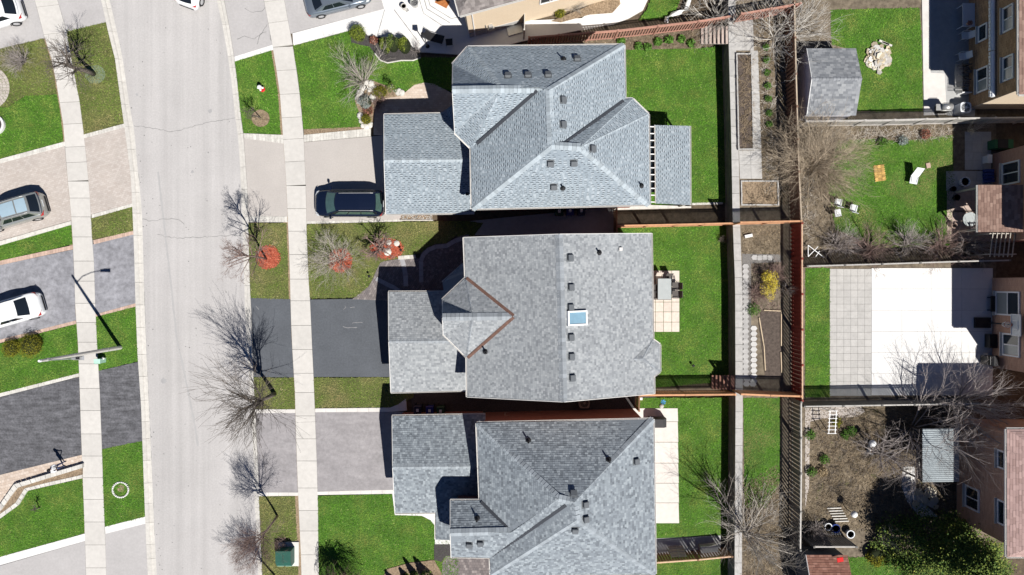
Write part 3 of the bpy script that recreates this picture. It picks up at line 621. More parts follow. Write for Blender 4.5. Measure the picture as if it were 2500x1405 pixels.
mt['gravel'] = M('dark_gravel', (0.17, 0.16, 0.15), var=.4, scale=14, bump=.8, bscale=30)
# ---- terrace surfaces
def tsheet(name, pts, mat, label, dz=0.012, thick=0.06): return sheet(name, pts, ZT + dz, mt[mat] if isinstance(mat, str) else mat, thick, kind='structure', label=label)
# top garden: concrete walk round a long planter
root = empty('path', kind='structure', label='grey slab walk around the long planter in the top garden')
def slabs(root, xs, ys_, dz, mat, name='slab', skew=0.0, skip=lambda x, y: False):
    for i in range(len(xs) - 1):
        for j in range(len(ys_) - 1):
            if skip((xs[i] + xs[i + 1]) / 2, (ys_[j] + ys_[j + 1]) / 2): continue
            z = ZT + dz + random.uniform(-0.003, 0.003); g = 0.22
            c = [(xs[i] + g, ys_[j] + g), (xs[i + 1] - g, ys_[j] + g), (xs[i + 1] - g, ys_[j + 1] - g), (xs[i] + g, ys_[j + 1] - g)]
            mb = MB(); mb.prism([P(x + (y - 300) * skew, y, z) for x, y in c], ZT - 0.05, z); mb.build(name, mat, root)
slabs(root, [1799, 1824, 1846], [48, 75, 102, 124], 0.02, mt['coping'], skew=0.03)
slabs(root, [1838, 1857], [124, 155, 186, 217, 248, 279, 310, 341, 368], 0.02, mt['coping'], skew=0.035)
slabs(root, [1802, 1830, 1857], [368, 402, 437], 0.02, mt['coping'], skew=0.03)
def planter(label, x0, y0, x1, y1, mat, soil, skew=0.0, h=0.25, wdt=3.0):
    r = empty('planter_bed', label=label, cat='planter'); z = ZT + h
    c = [(x + (y - 300) * skew, y) for x, y in ((x0, y0), (x1, y0), (x1, y1), (x0, y1))]
    for i in range(4):
        a, b = Vector(c[i]), Vector(c[(i + 1) % 4]); L_ = (b - a).length; n = max(1, int(L_ / 9)); d = (b - a) / L_; nn = Vector((-d.y, d.x)) * wdt
        for j in range(n):
            t0, t1 = a + d * (L_ * j / n + .2), a + d * (L_ * (j + 1) / n - .2); zz = z + random.uniform(-0.03, 0.03)
            mb = MB(); mb.prism([P(*t0, z), P(*t1, z), P(*(t1 + nn), z), P(*(t0 + nn), z)], ZT - 0.05, zz); mb.build('edging_stone', mat, r)
    mb = MB(); mb.prism([P(*p, z) for p in ((c[0][0] + wdt, c[0][1] + wdt), (c[1][0] - wdt, c[1][1] + wdt), (c[2][0] - wdt, c[2][1] - wdt), (c[3][0] + wdt, c[3][1] - wdt))], ZT - 0.05, z - 0.08); mb.build('soil', soil, r)
    return r
planter('long stone planter of dry stalks in the top garden', 1801, 130, 1840, 366, mt['coping'], mt['soil_d'], 0.02)
tsheet('bed', [(1846, 45), (1920, 40), (1930, 500), (1868, 500), (1862, 440), (1858, 370), (1850, 124)], 'litter', 'leaf strewn planting strip beside the brown fence')
planter('square stone bed of straw stalks beside the orange fence', 1806, 441, 1898, 502, mt['coping'], mt['mulch_b'], 0.02, 0.12)
tsheet('bed', [(1812, 553), (1905, 551), (1903, 622), (1812, 620)], 'litter', 'mossy square bed below the orange fence')
tsheet('path', [(1812, 620), (1905, 622), (1906, 640), (1834, 644), (1834, 935), (1812, 935)], 'gravel', 'gravel strip under the stepping stones')
tsheet('bed', [(1834, 644), (1908, 640), (1910, 945), (1834, 945)], 'dirt', 'bare soil strip beside the yellow bush')
tsheet('bed', [(1858, 762), (1906, 757), (1908, 918), (1868, 918), (1860, 850), (1852, 790)], 'soil_d', 'dark dug vegetable plot inside timber edging', 0.04)
ed = empty('timber_edging', label='pale timber edging around the dark vegetable plot', cat='edging')
for a, b in (((1853, 776), (1865, 848)), ((1865, 848), (1868, 905)), ((1865, 758), (1906, 760)), ((1907, 762), (1907, 845)), ((1906, 860), (1908, 910))):
    mb = MB(); mb.bar(P(*a, ZT + .06), P(*b, ZT + .06), 0.07, 0.12); mb.build('timber', M('pale_timber', (0.50, 0.40, 0.28), var=0.2) if 'ptimber' not in mt else mt['ptimber'], ed)
    mt.setdefault('ptimber', bpy.data.materials['pale_timber'])
# hexagonal stepping stones
st = empty('stepping_stones', kind='structure', label='rows of pale hexagonal stepping stones along the retaining wall')
mt['hexs'] = M('hex_stone', (0.38, 0.37, 0.36), var=0.12, rnd=0.1); mt['hexw'] = M('white_hex_stone', (0.50, 0.49, 0.475), var=0.06, rnd=0.05)
hexp = [(1820, y, 'hexs') for y in np.arange(651, 925, 12.2)] + [(1840, y, 'hexw') for y in np.arange(802, 935, 12.9)] + [(1842 + i * 12.5, 629 + (i % 2), 'hexs') for i in range(4)] + [(1824, 926, 'hexs'), (1822, 938, 'hexs'), (1838, 938, 'hexs')]
hm = {}
for k_ in ('hexs', 'hexw'):
    mb = MB(); mb.prism([(0.25 * math.cos(a * math.pi / 3), 0.2 * math.sin(a * math.pi / 3)) for a in range(6)], 0, 0.045); hm[k_] = mb.mesh('stepping_stone')
for x, y, k_ in hexp: link('stepping_stone', hm[k_], mt[k_], st, P(x, y, ZT + 0.01), random.uniform(-0.08, 0.08))
lawn([(1815, 972), (1905, 972), (1903, 1180), (1870, 1240), (1818, 1240)], 'thin sloping grass strip between the retaining wall and the dark fence', ZT + 0.012, '_m', 180)
tsheet('bed', [(1815, 1200), (1905, 1150), (1905, 1500), (1815, 1500)], 'litter', 'leaf litter strip under the big bottom tree', 0.006)
# rear neighbours
lawn([(2028, 25), (2120, 22), (2245, 20), (2250, 100), (2253, 272), (2078, 272), (2078, 120), (2030, 110)], 'square green lawn around the stone pile', ZT + 0.012)
sheet('path', [(2250, -60), (2272, -60), (2272, 178), (2306, 180), (2312, 280), (2256, 282)], ZT + 0.05, mt['conc'], 0.1, kind='structure', label='pale concrete strip edging the shaded patio')
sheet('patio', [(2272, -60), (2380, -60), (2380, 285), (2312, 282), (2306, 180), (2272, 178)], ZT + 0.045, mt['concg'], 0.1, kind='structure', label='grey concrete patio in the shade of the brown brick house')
lawn([(2040, 345), (2130, 340), (2200, 345), (2326, 330), (2330, 480), (2318, 600), (2150, 606), (2040, 560), (2020, 450)], 'back lawn with the scattered patio chairs', ZT + 0.012, '_m')
tsheet('bed', [(1960, 312), (2330, 306), (2326, 331), (2200, 347), (2130, 342), (2040, 347), (1960, 350)], 'litter', 'weedy bed under the pale grey fence', 0.006)
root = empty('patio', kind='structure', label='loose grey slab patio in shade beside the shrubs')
slabs(root, [2356, 2375, 2397, 2420], [322, 345, 372, 392, 415], 0.03, mt['concg'])
slabs(root, [2310, 2335, 2360, 2385, 2425], [418, 442, 466], 0.03, mt['concg'])
root = empty('patio', kind='structure', label='pinkish slab patio under the small brown porch roof')
slabs(root, [2312, 2342, 2372, 2420], [466, 490, 514, 540, 566, 590], 0.03, M('pink_slab', (0.46, 0.36, 0.31), var=0.15, rnd=0.08))
lawn([(1966, 655), (2026, 655), (2026, 970), (1966, 970)], 'narrow lawn between the red fence and the grey tiles', ZT + 0.012)
root = empty('patio', kind='structure', label='grey square tile patio with a big tree shadow')
slabs(root, [2026 + i * 102 / 6 for i in range(7)], [657 + i * 310 / 18 for i in range(19)], 0.03, M('patio_tile', (0.42, 0.408, 0.39), var=0.1, rnd=0.06, scale=4))
root = empty('patio', kind='structure', label='brilliant white concrete patio with the basketball hoop')
slabs(root, [2128, 2202, 2275, 2348, 2424], [655, 706, 758, 810, 861, 912, 966], 0.05, mt['concw'], skew=0.0)
tsheet('bed', [(1966, 990), (2345, 985), (2345, 1240), (2230, 1290), (1966, 1290)], 'litter', 'brown overgrown garden with the white globe lamp', 0.006)
pavers('path', [(1966, 997), (2100, 992), (2112, 1005), (2092, 1018), (2010, 1022), (1978, 1030), (1975, 1190), (1966, 1240)], 0, 0.2, 0.1, mt['pav_pink'], 'pinkish brick path along the dark fence', sheetmat=mt['pav_grout'], z=ZT + 0.02, thick=0.05)
sheet('path', [(2205, 1140), (2232, 1140), (2236, 1190), (2250, 1225), (2290, 1262), (2245, 1262), (2215, 1225), (2200, 1185)], ZT + 0.03, mt['concw'], 0.08, kind='structure', label='curving white concrete path beside the gazebo')
lawn([(2066, 1362), (2440, 1350), (2440, 1500), (2066, 1500)], 'bright lawn under the evergreen at the bottom edge', ZT + 0.012)
tsheet('path', [(2330, -60), (2700, -60), (2700, 1500), (2432, 1500), (2432, 280), (2385, 280)], 'ground', 'shaded earth between the rear houses', 0.003)
# ---------------------------------------------------------------- houses
def newell(q):
    n = Vector((0, 0, 0))
    for i in range(len(q)):
        a, b = q[i], q[(i + 1) % len(q)]
        n += Vector(((a.y - b.y) * (a.z + b.z), (a.z - b.z) * (a.x + b.x), (a.x - b.x) * (a.y + b.y)))
    n.normalize()
    return n if n.z > 0 else -n
def shingle(mb, q, expo, wds, rr, style):
    n = newell(q); c = sum(q, Vector()) / len(q)
    u = Vector((0, 0, 1)) - n * n.z
    u = u.normalized() if u.length > 0.02 else Vector((0, 1, 0))
    h = u.cross(n)
    loc = [((p - c).dot(h), (p - c).dot(u)) for p in q]
    b = min(p[1] for p in loc); b1 = max(p[1] for p in loc); a0 = min(p[0] for p in loc); a1 = max(p[0] for p in loc)
    row = 0
    while b < b1:
        a = a0 - rr.uniform(0, 0.5); k = 0
        while a < a1:
            wd = rr.choice(wds); cl = clip(loc, a, a + wd - 0.006, b, b + expo)
            if cl:
                up = (rr.random() < 0.5); k += 1
                lift = 0.018 if up else 0.008
                t = rr.random()
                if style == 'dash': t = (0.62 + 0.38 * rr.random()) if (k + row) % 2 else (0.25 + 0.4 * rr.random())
                pts = []
                for (pa, pb) in cl: pts.append(c + h * pa + u * pb + n * (0.006 + lift * (1 - (pb - b) / expo)))
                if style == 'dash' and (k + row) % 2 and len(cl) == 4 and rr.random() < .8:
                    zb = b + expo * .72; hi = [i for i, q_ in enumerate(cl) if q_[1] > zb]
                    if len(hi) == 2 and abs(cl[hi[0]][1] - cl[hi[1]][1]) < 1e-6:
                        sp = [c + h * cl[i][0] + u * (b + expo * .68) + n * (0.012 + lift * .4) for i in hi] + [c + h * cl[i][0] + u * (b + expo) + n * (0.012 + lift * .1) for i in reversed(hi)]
                        mb.face(sp, 0.0)  # printed dark band, painting in the shadow line under the upper tab
                mb.face(pts, t)
                lo = [i for i, p in enumerate(cl) if abs(p[1] - b) < 1e-6]
                if len(lo) >= 2:
                    i, j = lo[0], lo[1]
                    p, r_ = c + h * cl[i][0] + u * b, c + h * cl[j][0] + u * b
                    mb.face([pts[i], p, r_, pts[j]], t * 0.35)  # lip tinted darker to paint in its shadow line
            a += wd
        b += expo; row += 1
    return n
ROOFS = {}
SH = {
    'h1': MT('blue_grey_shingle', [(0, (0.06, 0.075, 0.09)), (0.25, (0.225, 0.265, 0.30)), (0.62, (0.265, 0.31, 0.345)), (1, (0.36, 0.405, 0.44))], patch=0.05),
    'h2': MT('warm_grey_shingle', [(0, (0.20, 0.212, 0.226)), (0.3, (0.26, 0.275, 0.288)), (0.7, (0.30, 0.316, 0.327)), (1, (0.36, 0.375, 0.385))], patch=0.06),
    'h3': MT('slate_grey_shingle', [(0, (0.135, 0.153, 0.172)), (0.3, (0.195, 0.22, 0.245)), (0.7, (0.235, 0.265, 0.29)), (1, (0.31, 0.345, 0.37))], patch=0.05),
    'br': MT('brown_shingle', [(0, (0.20, 0.125, 0.10)), (0.5, (0.27, 0.175, 0.14)), (1, (0.34, 0.23, 0.185))], patch=0.08),
    'pk': MT('pink_shingle', [(0, (0.30, 0.20, 0.18)), (0.5, (0.36, 0.245, 0.225)), (1, (0.42, 0.29, 0.265))], patch=0.06),
    'sh': MT('shed_shingle', [(0, (0.15, 0.16, 0.175)), (0.5, (0.21, 0.22, 0.235)), (1, (0.30, 0.31, 0.32))], patch=0.06),
    'rd': MT('red_brown_shingle', [(0, (0.20, 0.095, 0.07)), (0.5, (0.26, 0.13, 0.095)), (1, (0.32, 0.17, 0.13))], patch=0.08),
}
CAPM = {k: M(k + '_ridge_cap', c, var=0.1, scale=5, rnd=0.17, bump=0.2) for k, c in (('h1', (0.335, 0.38, 0.41)), ('h2', (0.255, 0.275, 0.295)), ('h3', (0.27, 0.30, 0.325)), ('br', (0.27, 0.175, 0.14)), ('pk', (0.36, 0.245, 0.225)), ('sh', (0.21, 0.22, 0.235)), ('rd', (0.25, 0.12, 0.09)))}
def brickmat(name, c1, c2, mortar, sc=1.0):
    m = bpy.data.materials.new(name); m.use_nodes = True; t = m.node_tree; b = t.nodes['Principled BSDF']; b.inputs['Roughness'].default_value = 0.9
    tc = t.nodes.new('ShaderNodeNewGeometry'); mp = t.nodes.new('ShaderNodeMapping'); sp = t.nodes.new('ShaderNodeSeparateXYZ'); cb = t.nodes.new('ShaderNodeCombineXYZ')
    ad = t.nodes.new('ShaderNodeMath'); ad.operation = 'ADD'
    t.links.new(tc.outputs['Position'], sp.inputs[0]); t.links.new(sp.outputs[0], ad.inputs[0]); t.links.new(sp.outputs[1], ad.inputs[1])
    t.links.new(ad.outputs[0], cb.inputs[0]); t.links.new(sp.outputs[2], cb.inputs[1])
    br = t.nodes.new('ShaderNodeTexBrick'); br.inputs['Scale'].default_value = 1.0; br.inputs['Brick Width'].default_value = 0.23 * sc; br.inputs['Row Height'].default_value = 0.075 * sc; br.inputs['Mortar Size'].default_value = 0.008
    br.inputs['Color1'].default_value = (*c1, 1); br.inputs['Color2'].default_value = (*c2, 1); br.inputs['Mortar'].default_value = (*mortar, 1)
    t.links.new(cb.outputs[0], br.inputs['Vector']); t.links.new(br.outputs['Color'], b.inputs['Base Color'])
    bp = t.nodes.new('ShaderNodeBump'); bp.inputs['Strength'].default_value = 0.4; bp.inputs['Distance'].default_value = 0.01; bp.invert = True
    t.links.new(br.outputs['Fac'], bp.inputs['Height']); t.links.new(bp.outputs[0], b.inputs['Normal'])
    return m
BK = {'red': brickmat('red_brick', (0.27, 0.085, 0.06), (0.33, 0.12, 0.085), (0.2, 0.15, 0.13)), 'brown': brickmat('brown_brick', (0.32, 0.19, 0.10), (0.48, 0.30, 0.165), (0.13, 0.09, 0.06), 1.6),
      'pink': brickmat('pink_brick', (0.44, 0.23, 0.16), (0.52, 0.29, 0.21), (0.38, 0.24, 0.18)), 'tan': brickmat('tan_brick', (0.46, 0.27, 0.185), (0.56, 0.345, 0.24), (0.36, 0.23, 0.17), 1.4),
      'siding': brickmat('cream_siding', (0.68, 0.56, 0.41), (0.70, 0.58, 0.43), (0.58, 0.48, 0.36), 4.0)}
def ridgecaps(root, p0, p1, mat, expo=0.24, wd=0.24, pitch=0.45):
    d = p1 - p0; L_ = d.length; d.normalize()
    sd = d.cross(Vector((0, 0, 1))).normalized(); up = sd.cross(d); up = up if up.z > 0 else -up
    mb = MB(); dr = wd * pitch
    for sg in (-1, 1):
        a = up * 0.045; b = sd * sg * wd - up * (dr - 0.025)
        q = [a, d * expo * 1.05 + a * 0.5, d * expo * 1.05 + b - up * 0.015, b]
        mb.face(q if sg > 0 else q[::-1])
        mb.face([a, b, b - up * 0.02, a - up * 0.03])
    me = mb.mesh('ridge_cap'); n = max(1, int(L_ / expo))
    for i in range(n): link('ridge_cap', me, mat, root, p0 + d * (L_ * i / n))
def gutter(root, a, b, inward):
    d = (b - a).normalized(); out = -inward
    mb = MB()
    z = Vector((0, 0, -0.07))
    mb.bar(a + out * 0.09 + z, b + out * 0.09 + z, 0.016, 0.09)
    mb.bar(a + out * 0.02 + z, b + out * 0.02 + z, 0.015, 0.11)
    mb.bar(a + out * 0.055 + z * 1.6, b + out * 0.055 + z * 1.6, 0.06, 0.01)
    L_ = (b - a).length; k = max(1, int(L_ / 0.9))
    for i in range(k + 1): 
        p = a.lerp(b, (i + 0.02) / (k + 0.04)); mb.bar(p + out * 0.01 + z * 0.3, p + out * 0.095 + z * 0.3, 0.018, 0.012)
    mb.build('gutter', mt['gutter'], root)
def house(name, label, cat, sh, faces, ridges, eaves, walls, wallmat, zbase=0.0, expo=0.145, wds=(0.13, 0.16, 0.2), style='mix', rakes=(), valleys=(), gables=(), soffit=None, seed=1):
    root = empty(name, label=label, cat=cat); rr = random.Random(seed)
    roof = MB(); shm = MB(); F = []
    for f in faces:
        q = [P(*v) for v in f]
        n = newell(q)
        if (q[1] - q[0]).cross(q[2] - q[0]).z < 0: pass
        roof.face([p - n * 0.02 for p in q], 0.3)
        shingle(shm, q, expo, wds, rr, style); F.append((f, q, n))
    ro = roof.build('roof', SH[sh], root, tint=True)
    setp(shm.build('shingle', SH[sh], ro, tint=True), kind='stuff')
    for a, b in ridges: ridgecaps(ro, P(*a), P(*b), CAPM[sh])
    cen = sum((q[0] for f, q, n in F), Vector()) / len(F)
    allv = [p for f, q, n in F for p in q]; cen = sum(allv, Vector()) / len(allv)
    for a, b in eaves:
        pa, pb = P(*a), P(*b); d = (pb - pa).normalized(); inw = Vector((-d.y, d.x, 0)).normalized()
        if inw.dot(cen - pa) < 0: inw = -inw
        gutter(root, pa, pb, inw)
    for a, b in rakes:
        mb = MB(); pa, pb = P(*a), P(*b); mb.bar(pa - Vector((0, 0, 0.06)), pb - Vector((0, 0, 0.06)), 0.035, 0.17); mb.build('rake_board', mt['gutter'], root)
    for a, b, m_ in valleys:
        pa, pb = P(*a), P(*b); mb = MB(); mb.bar(pa + Vector((0, 0, 0.03)), pb + Vector((0, 0, 0.03)), 0.2, 0.03); mb.build('valley_flashing', mt[m_], ro)
    for k, (pts, zt, inset) in enumerate(walls):
        q = [P(*p, zt) for p in pts]; c = sum(q, Vector()) / len(q); mb = MB()
        qq = []
        n_ = len(q); ar = sum(q[i].x * q[(i + 1) % n_].y - q[(i + 1) % n_].x * q[i].y for i in range(n_)); sg = 1 if ar > 0 else -1
        for i in range(n_):
            d0 = (q[i] - q[i - 1]).normalized(); d1 = (q[(i + 1) % n_] - q[i]).normalized()
            n0 = Vector((-d0.y, d0.x, 0)) * sg; n1 = Vector((-d1.y, d1.x, 0)) * sg
            bs = (n0 + n1); bs = bs / max(0.3, bs.length_squared) * 2 if bs.length > 1e-3 else n0
            qq.append(q[i] + bs * inset)
        mb.prism(qq, zbase - 0.1, zt - 0.1); mb.build('wall', wallmat, root)
        mb = MB(); mb.prism(q, zt - 0.13, zt - 0.105); mb.build('soffit', mt['white'], root)
    for g in gables:
        mb = MB(); mb.face([P(*p) for p in g]); mb.build('gable_wall', wallmat, root)
    ROOFS[name] = (root, F)
    return root
def roofpt(F, x, y):
    g = Vector(((x - CX) * S, -(y - CY) * S, 0)); o = Vector((0, 0, H)); d = g - o; best = None
    for f, q, n in F:
        if inpoly(np.array([x], float), np.array([y], float), [(v[0], v[1]) for v in f])[0]:
            c = sum(q, Vector()) / len(q); t = (c - o).dot(n) / d.dot(n); p = o + d * t
            if best is None or p.z > best[0].z: best = (p, n)
    return best
def roofbits(name, vents=(), pipes=(), small=()):
    root, F = ROOFS[name]; ro = [c for c in root.children if c.name.startswith('roof')][0]
    for x, y in vents:
        r_ = roofpt(F, x, y)
        if not r_: continue
        p, n = r_; u = (Vector((0, 0, 1)) - n * n.z).normalized(); h = u.cross(n)
        mb = MB()
        def loc(a, b, c): return p + h * a + u * b + n * c
        def bx(a, b, c0, c1, s1=1.0):
            vv = [loc(sx * a, sy * b, c0) for sx, sy in ((-1, -1), (1, -1), (1, 1), (-1, 1))] + [loc(sx * a * s1, sy * b * s1, c1) for sx, sy in ((-1, -1), (1, -1), (1, 1), (-1, 1))]
            mb.idx(vv, [(4, 5, 6, 7), (0, 1, 5, 4), (1, 2, 6, 5), (2, 3, 7, 6), (3, 0, 4, 7)])
        bx(0.24, 0.24, 0.0, 0.022); bx(0.15, 0.15, 0.02, 0.16); bx(0.19, 0.19, 0.14, 0.21, 0.9)
        mb.build('roof_vent', mt['vent'], ro)
    for x, y in pipes:
        r_ = roofpt(F, x, y)
        if not r_: continue
        p, n = r_; mb = MB(); mb.lathe(p, [(0.2, -0.03), (0.17, 0.05), (0.07, 0.12), (0.055, 0.14), (0.055, 0.5), (0.045, 0.5), (0.04, 0.4)], 10); mb.build('vent_pipe', mt['dark'], ro)
    for x, y in small:
        r_ = roofpt(F, x, y)
        if r_: mb = MB(); mb.box(r_[0] + Vector((0, 0, 0.08)), (0.2, 0.2, 0.2)); mb.build('small_vent', mt['gutter'], ro)
E = 5.6; ZR = 8.3; GE = 2.9
# ---- topmost house
A = (1222, 217, 8.2); B_ = (1316, 217, 8.0); C1 = (1341, 221, ZR); C2 = (1346, 355, ZR); D2 = (1368, 358, 8.15); R2 = (1418, 359, 8.15)
o = [(1142, 115, E), (1524, 110, E), (1526, 241, E), (1545, 242, E), (1583, 279, E), (1586, 500, E), (1152, 510, E), (1150, 363, E), (1110, 324, E), (1104, 219, 8.2), (1105, 157, E)]
f1 = [[o[0], o[1], C1, B_, A], [o[0], A, o[10]], [o[10], A, o[9]], [o[9], A, o[8]], [o[8], A, o[7]], [A, B_, o[7]], [o[7], B_, C1, C2, o[6]], [o[1], o[2], D2, C2, C1], [o[2], o[3], R2, D2], [o[3], o[4], R2], [o[4], o[5], R2], [o[6], C2, D2, R2, o[5]]]
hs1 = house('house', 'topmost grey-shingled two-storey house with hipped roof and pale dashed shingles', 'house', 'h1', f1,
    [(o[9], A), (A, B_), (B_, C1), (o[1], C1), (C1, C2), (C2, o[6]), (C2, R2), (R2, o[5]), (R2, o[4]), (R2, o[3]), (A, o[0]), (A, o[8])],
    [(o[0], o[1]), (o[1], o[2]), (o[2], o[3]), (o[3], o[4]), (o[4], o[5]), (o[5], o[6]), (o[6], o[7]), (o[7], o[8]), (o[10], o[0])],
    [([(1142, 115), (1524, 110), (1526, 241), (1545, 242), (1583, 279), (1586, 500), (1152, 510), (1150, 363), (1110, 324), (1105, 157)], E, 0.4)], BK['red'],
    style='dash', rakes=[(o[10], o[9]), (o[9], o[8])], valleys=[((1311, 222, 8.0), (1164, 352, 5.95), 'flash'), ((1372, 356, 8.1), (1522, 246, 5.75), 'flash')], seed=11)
roofbits('house', [(1240, 187), (1289, 186), (1338, 185), (1409, 146), (1374, 245), (1374, 305), (1446, 364), (1344, 399), (1401, 398), (1352, 456)], [(1376, 146), (1374, 459), (1565, 454)])
def garage(label, sh, xl0, xl1, y0, yr, y1, x2, brick, seed, tl=0.0, y0b=None, y1b=None):
    zr = GE + 1.25; y0b = y0b or y0; y1b = y1b or y1
    a, b, c, d = (xl0, y0, GE), (x2, y0b, GE), (x2, y1b, GE), (xl1, y1, GE); r0 = ((xl0 + xl1) / 2 - 2, yr, zr); r1 = (x2, yr - 2, zr)
    return house('garage', label, 'garage', sh, [[a, b, r1, r0], [r0, r1, c, d]], [(r0, r1)], [(a, b), (c, d)], [([(xl0, y0), (x2, y0b), (x2, y1b), (xl1, y1)], GE, 0.3)], brick,
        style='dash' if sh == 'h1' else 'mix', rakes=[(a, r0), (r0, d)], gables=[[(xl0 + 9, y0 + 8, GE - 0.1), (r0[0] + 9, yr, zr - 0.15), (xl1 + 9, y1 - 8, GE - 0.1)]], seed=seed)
g1 = garage('attached garage with pale dashed shingle roof behind the dark minivan', 'h1', 937, 942, 281, 392, 523, 1158, BK['red'], 21, y0b=276, y1b=520)
for gname, gl in (('garage', g1),):
    pass
def garagedoor(root, xl, y0, y1, mat):
    """door faces the street"""
    X = P(xl + 11, 0, GE).x; a = P(0, y0 + 38, GE).y; b = P(0, y1 - 38, GE).y
    mb = MB(); mb.box((X - 0.02, (a + b) / 2, 1.05), (0.06, abs(a - b), 2.1)); d = mb.build('garage_door', mat, root)
    for k in range(4):
        mb = MB(); mb.box((X - 0.06, (a + b) / 2, 0.27 + k * 0.52), (0.03, abs(a - b) - 0.08, 0.46)); mb.build('panel', mat, d)
garagedoor(g1, 940, 281, 523, mt['white'])
def leanto(name, label, cat, sh, quad, eaves, wallpts, wz, seed, wallmat, zb=0.0, rakes=()):
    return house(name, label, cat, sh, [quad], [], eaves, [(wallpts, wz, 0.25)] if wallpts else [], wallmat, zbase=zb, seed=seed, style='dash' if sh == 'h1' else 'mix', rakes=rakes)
def posts(root, pts, z0, z1, mat, wd=0.12):
    for p in pts:
        mb = MB(); q = P(*p, z1); mb.box((q.x, q.y, (z0 + z1) / 2), (wd, wd, z1 - z0)); mb.build('post', mat, root)
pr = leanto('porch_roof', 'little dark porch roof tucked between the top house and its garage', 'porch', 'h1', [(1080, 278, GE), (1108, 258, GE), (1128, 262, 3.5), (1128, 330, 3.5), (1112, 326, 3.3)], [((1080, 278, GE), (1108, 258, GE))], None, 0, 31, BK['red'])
posts(pr, [(1100, 270)], 0, 2.85, mt['white'])
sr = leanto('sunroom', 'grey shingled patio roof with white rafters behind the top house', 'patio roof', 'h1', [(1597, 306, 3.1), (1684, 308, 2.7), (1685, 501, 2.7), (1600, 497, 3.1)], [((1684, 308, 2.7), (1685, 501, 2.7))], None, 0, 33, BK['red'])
posts(sr, [(1680, 314), (1681, 400), (1681, 495)], 0, 2.65, mt['white'])
mb = MB(); mb.bar(P(1598, 306, 3.05), P(1600, 497, 3.05), 0.06, 0.12); mb.build('ledger', mt['bark_l'], sr)
for i in range(12):
    y = 310 + i * 16.7; mb = MB(); mb.bar(P(1586, y, 3.05), P(1600, y + .4, 3.05), 0.06, 0.1); mb.build('rafter', mt['white'], sr)
mb = MB(); mb.prism([P(1584, 306, 2.8), P(1601, 306, 2.8), P(1603, 470, 2.8), P(1586, 470, 2.8)], 2.78, 2.8); mb.build('glazing', mt['glass'], sr)
mb = MB(); mb.prism([P(1588, 500, .4), P(1690, 503, .4), P(1690, 507, .4), P(1500, 512, .4), P(1500, 506, .4)], 0.0, 0.12); setp(mb.build('deck_edge', mt['stone_l']), label='pale stone ledge below the patio roof of the top house', cat='ledge')
# ---- middle house
D = E; dz = 7.0
n0, n1, n2, s0, s1, s2 = (1133, 580, D), (1365, 572, ZR), (1590, 570, D), (1141, 970, D), (1376, 982, ZR), (1597, 962, D)
ap = (1154, 774, dz); re_ = (1256, 773, dz); rw = (1080, 775, dz)
d0, d1, d2, d3 = (1137, 679, D), (1080, 733, D), (1082, 816, D), (1140, 873, D)
b0, b1, b2, b3 = (1594, 830, D), (1611, 842, D), (1611, 908, D), (1596, 919, D); bap = (1569, 876, 6.1); bre = (1543, 877, 6.15)
f2 = [[n0, n1, s1, s0, d3, re_, d0], [n1, n2, b0, bre, b3, s2, s1], [d0, re_, ap], [d0, ap, d1], [d1, ap, rw], [rw, ap, d2], [d2, ap, d3], [ap, re_, d3], [b0, b1, bap], [b0, bap, bre], [b1, b2, bap], [b2, b3, bap], [bap, b3, bre]]
hs2 = house('house', 'middle warm grey shingled house with straight ridge and brown-flashed front dormer', 'house', 'h2', f2,
    [(s1, n1), (rw, ap), (ap, re_), (ap, d1), (ap, d3), (ap, d0), (b0, bap), (b2, bap), (bap, bre)],
    [(n0, d0), (d0, d1), (d2, d3), (d3, s0), (n2, b0), (b0, b1), (b1, b2), (b2, b3), (b3, s2)],
    [([(1133, 580), (1590, 570), (1594, 830), (1611, 842), (1611, 908), (1596, 919), (1597, 962), (1141, 970), (1140, 873), (1082, 816), (1080, 733), (1137, 679)], E, 0.35)], BK['pink'],
    rakes=[(n0, n1), (n1, n2), (s0, s1), (s1, s2), (d1, rw), (rw, d2)], valleys=[((1139, 679, D + .05), (1254, 771, dz), 'copper'), ((1254, 775, dz), (1142, 874, D + .05), 'copper')],
    gables=[[(1140, 584, E - .1), (1366, 577, ZR - .2), (1584, 574, E - .1)], [(1147, 966, E - .1), (1375, 976, ZR - .2), (1590, 958, E - .1)]], wds=(0.12, 0.15, 0.19), expo=0.14, seed=12)
HN2 = 'house'
roofbits('house', [(1391, 630), (1393, 702), (1392, 751), (1393, 824), (1394, 871), (1396, 923)], [(1462, 617), (1186, 859)], [(1515, 609)])
rt2, F2 = ROOFS['house']; p, n = roofpt(F2, 1407, 777); u = (Vector((0, 0, 1)) - n * n.z).normalized(); h_ = u.cross(n)
sk = MB()
def skbox(m, a0, a1, b0, b1, c0, c1): m.idx([p + u * a + h_ * b + n * c for c in (c0, c1) for b in (b0, b1) for a in (a0, a1)], [(0, 2, 3, 1), (4, 5, 7, 6), (0, 1, 5, 4), (2, 6, 7, 3), (0, 4, 6, 2), (1, 3, 7, 5)])
for q in ((-.68, .68, -.46, -.36), (-.68, .68, .36, .46), (-.68, -.58, -.359, .359), (.58, .68, -.359, .359)): skbox(sk, *q, -0.05, 0.2)
skr = sk.build('skylight', mt['white'], [c for c in rt2.children if c.name.startswith('roof')][0])
sk = MB(); skbox(sk, -.58, .58, -.36, .36, -0.02, 0.15); sk.build('pane', mt['glassb'], skr)
g2 = garage('attached garage with warm grey shingles above the black driveway', 'h2', 948, 954, 714, 834, 958, 1150, BK['pink'], 22, y0b=713, y1b=953)
garagedoor(g2, 950, 714, 958, mt['white'])
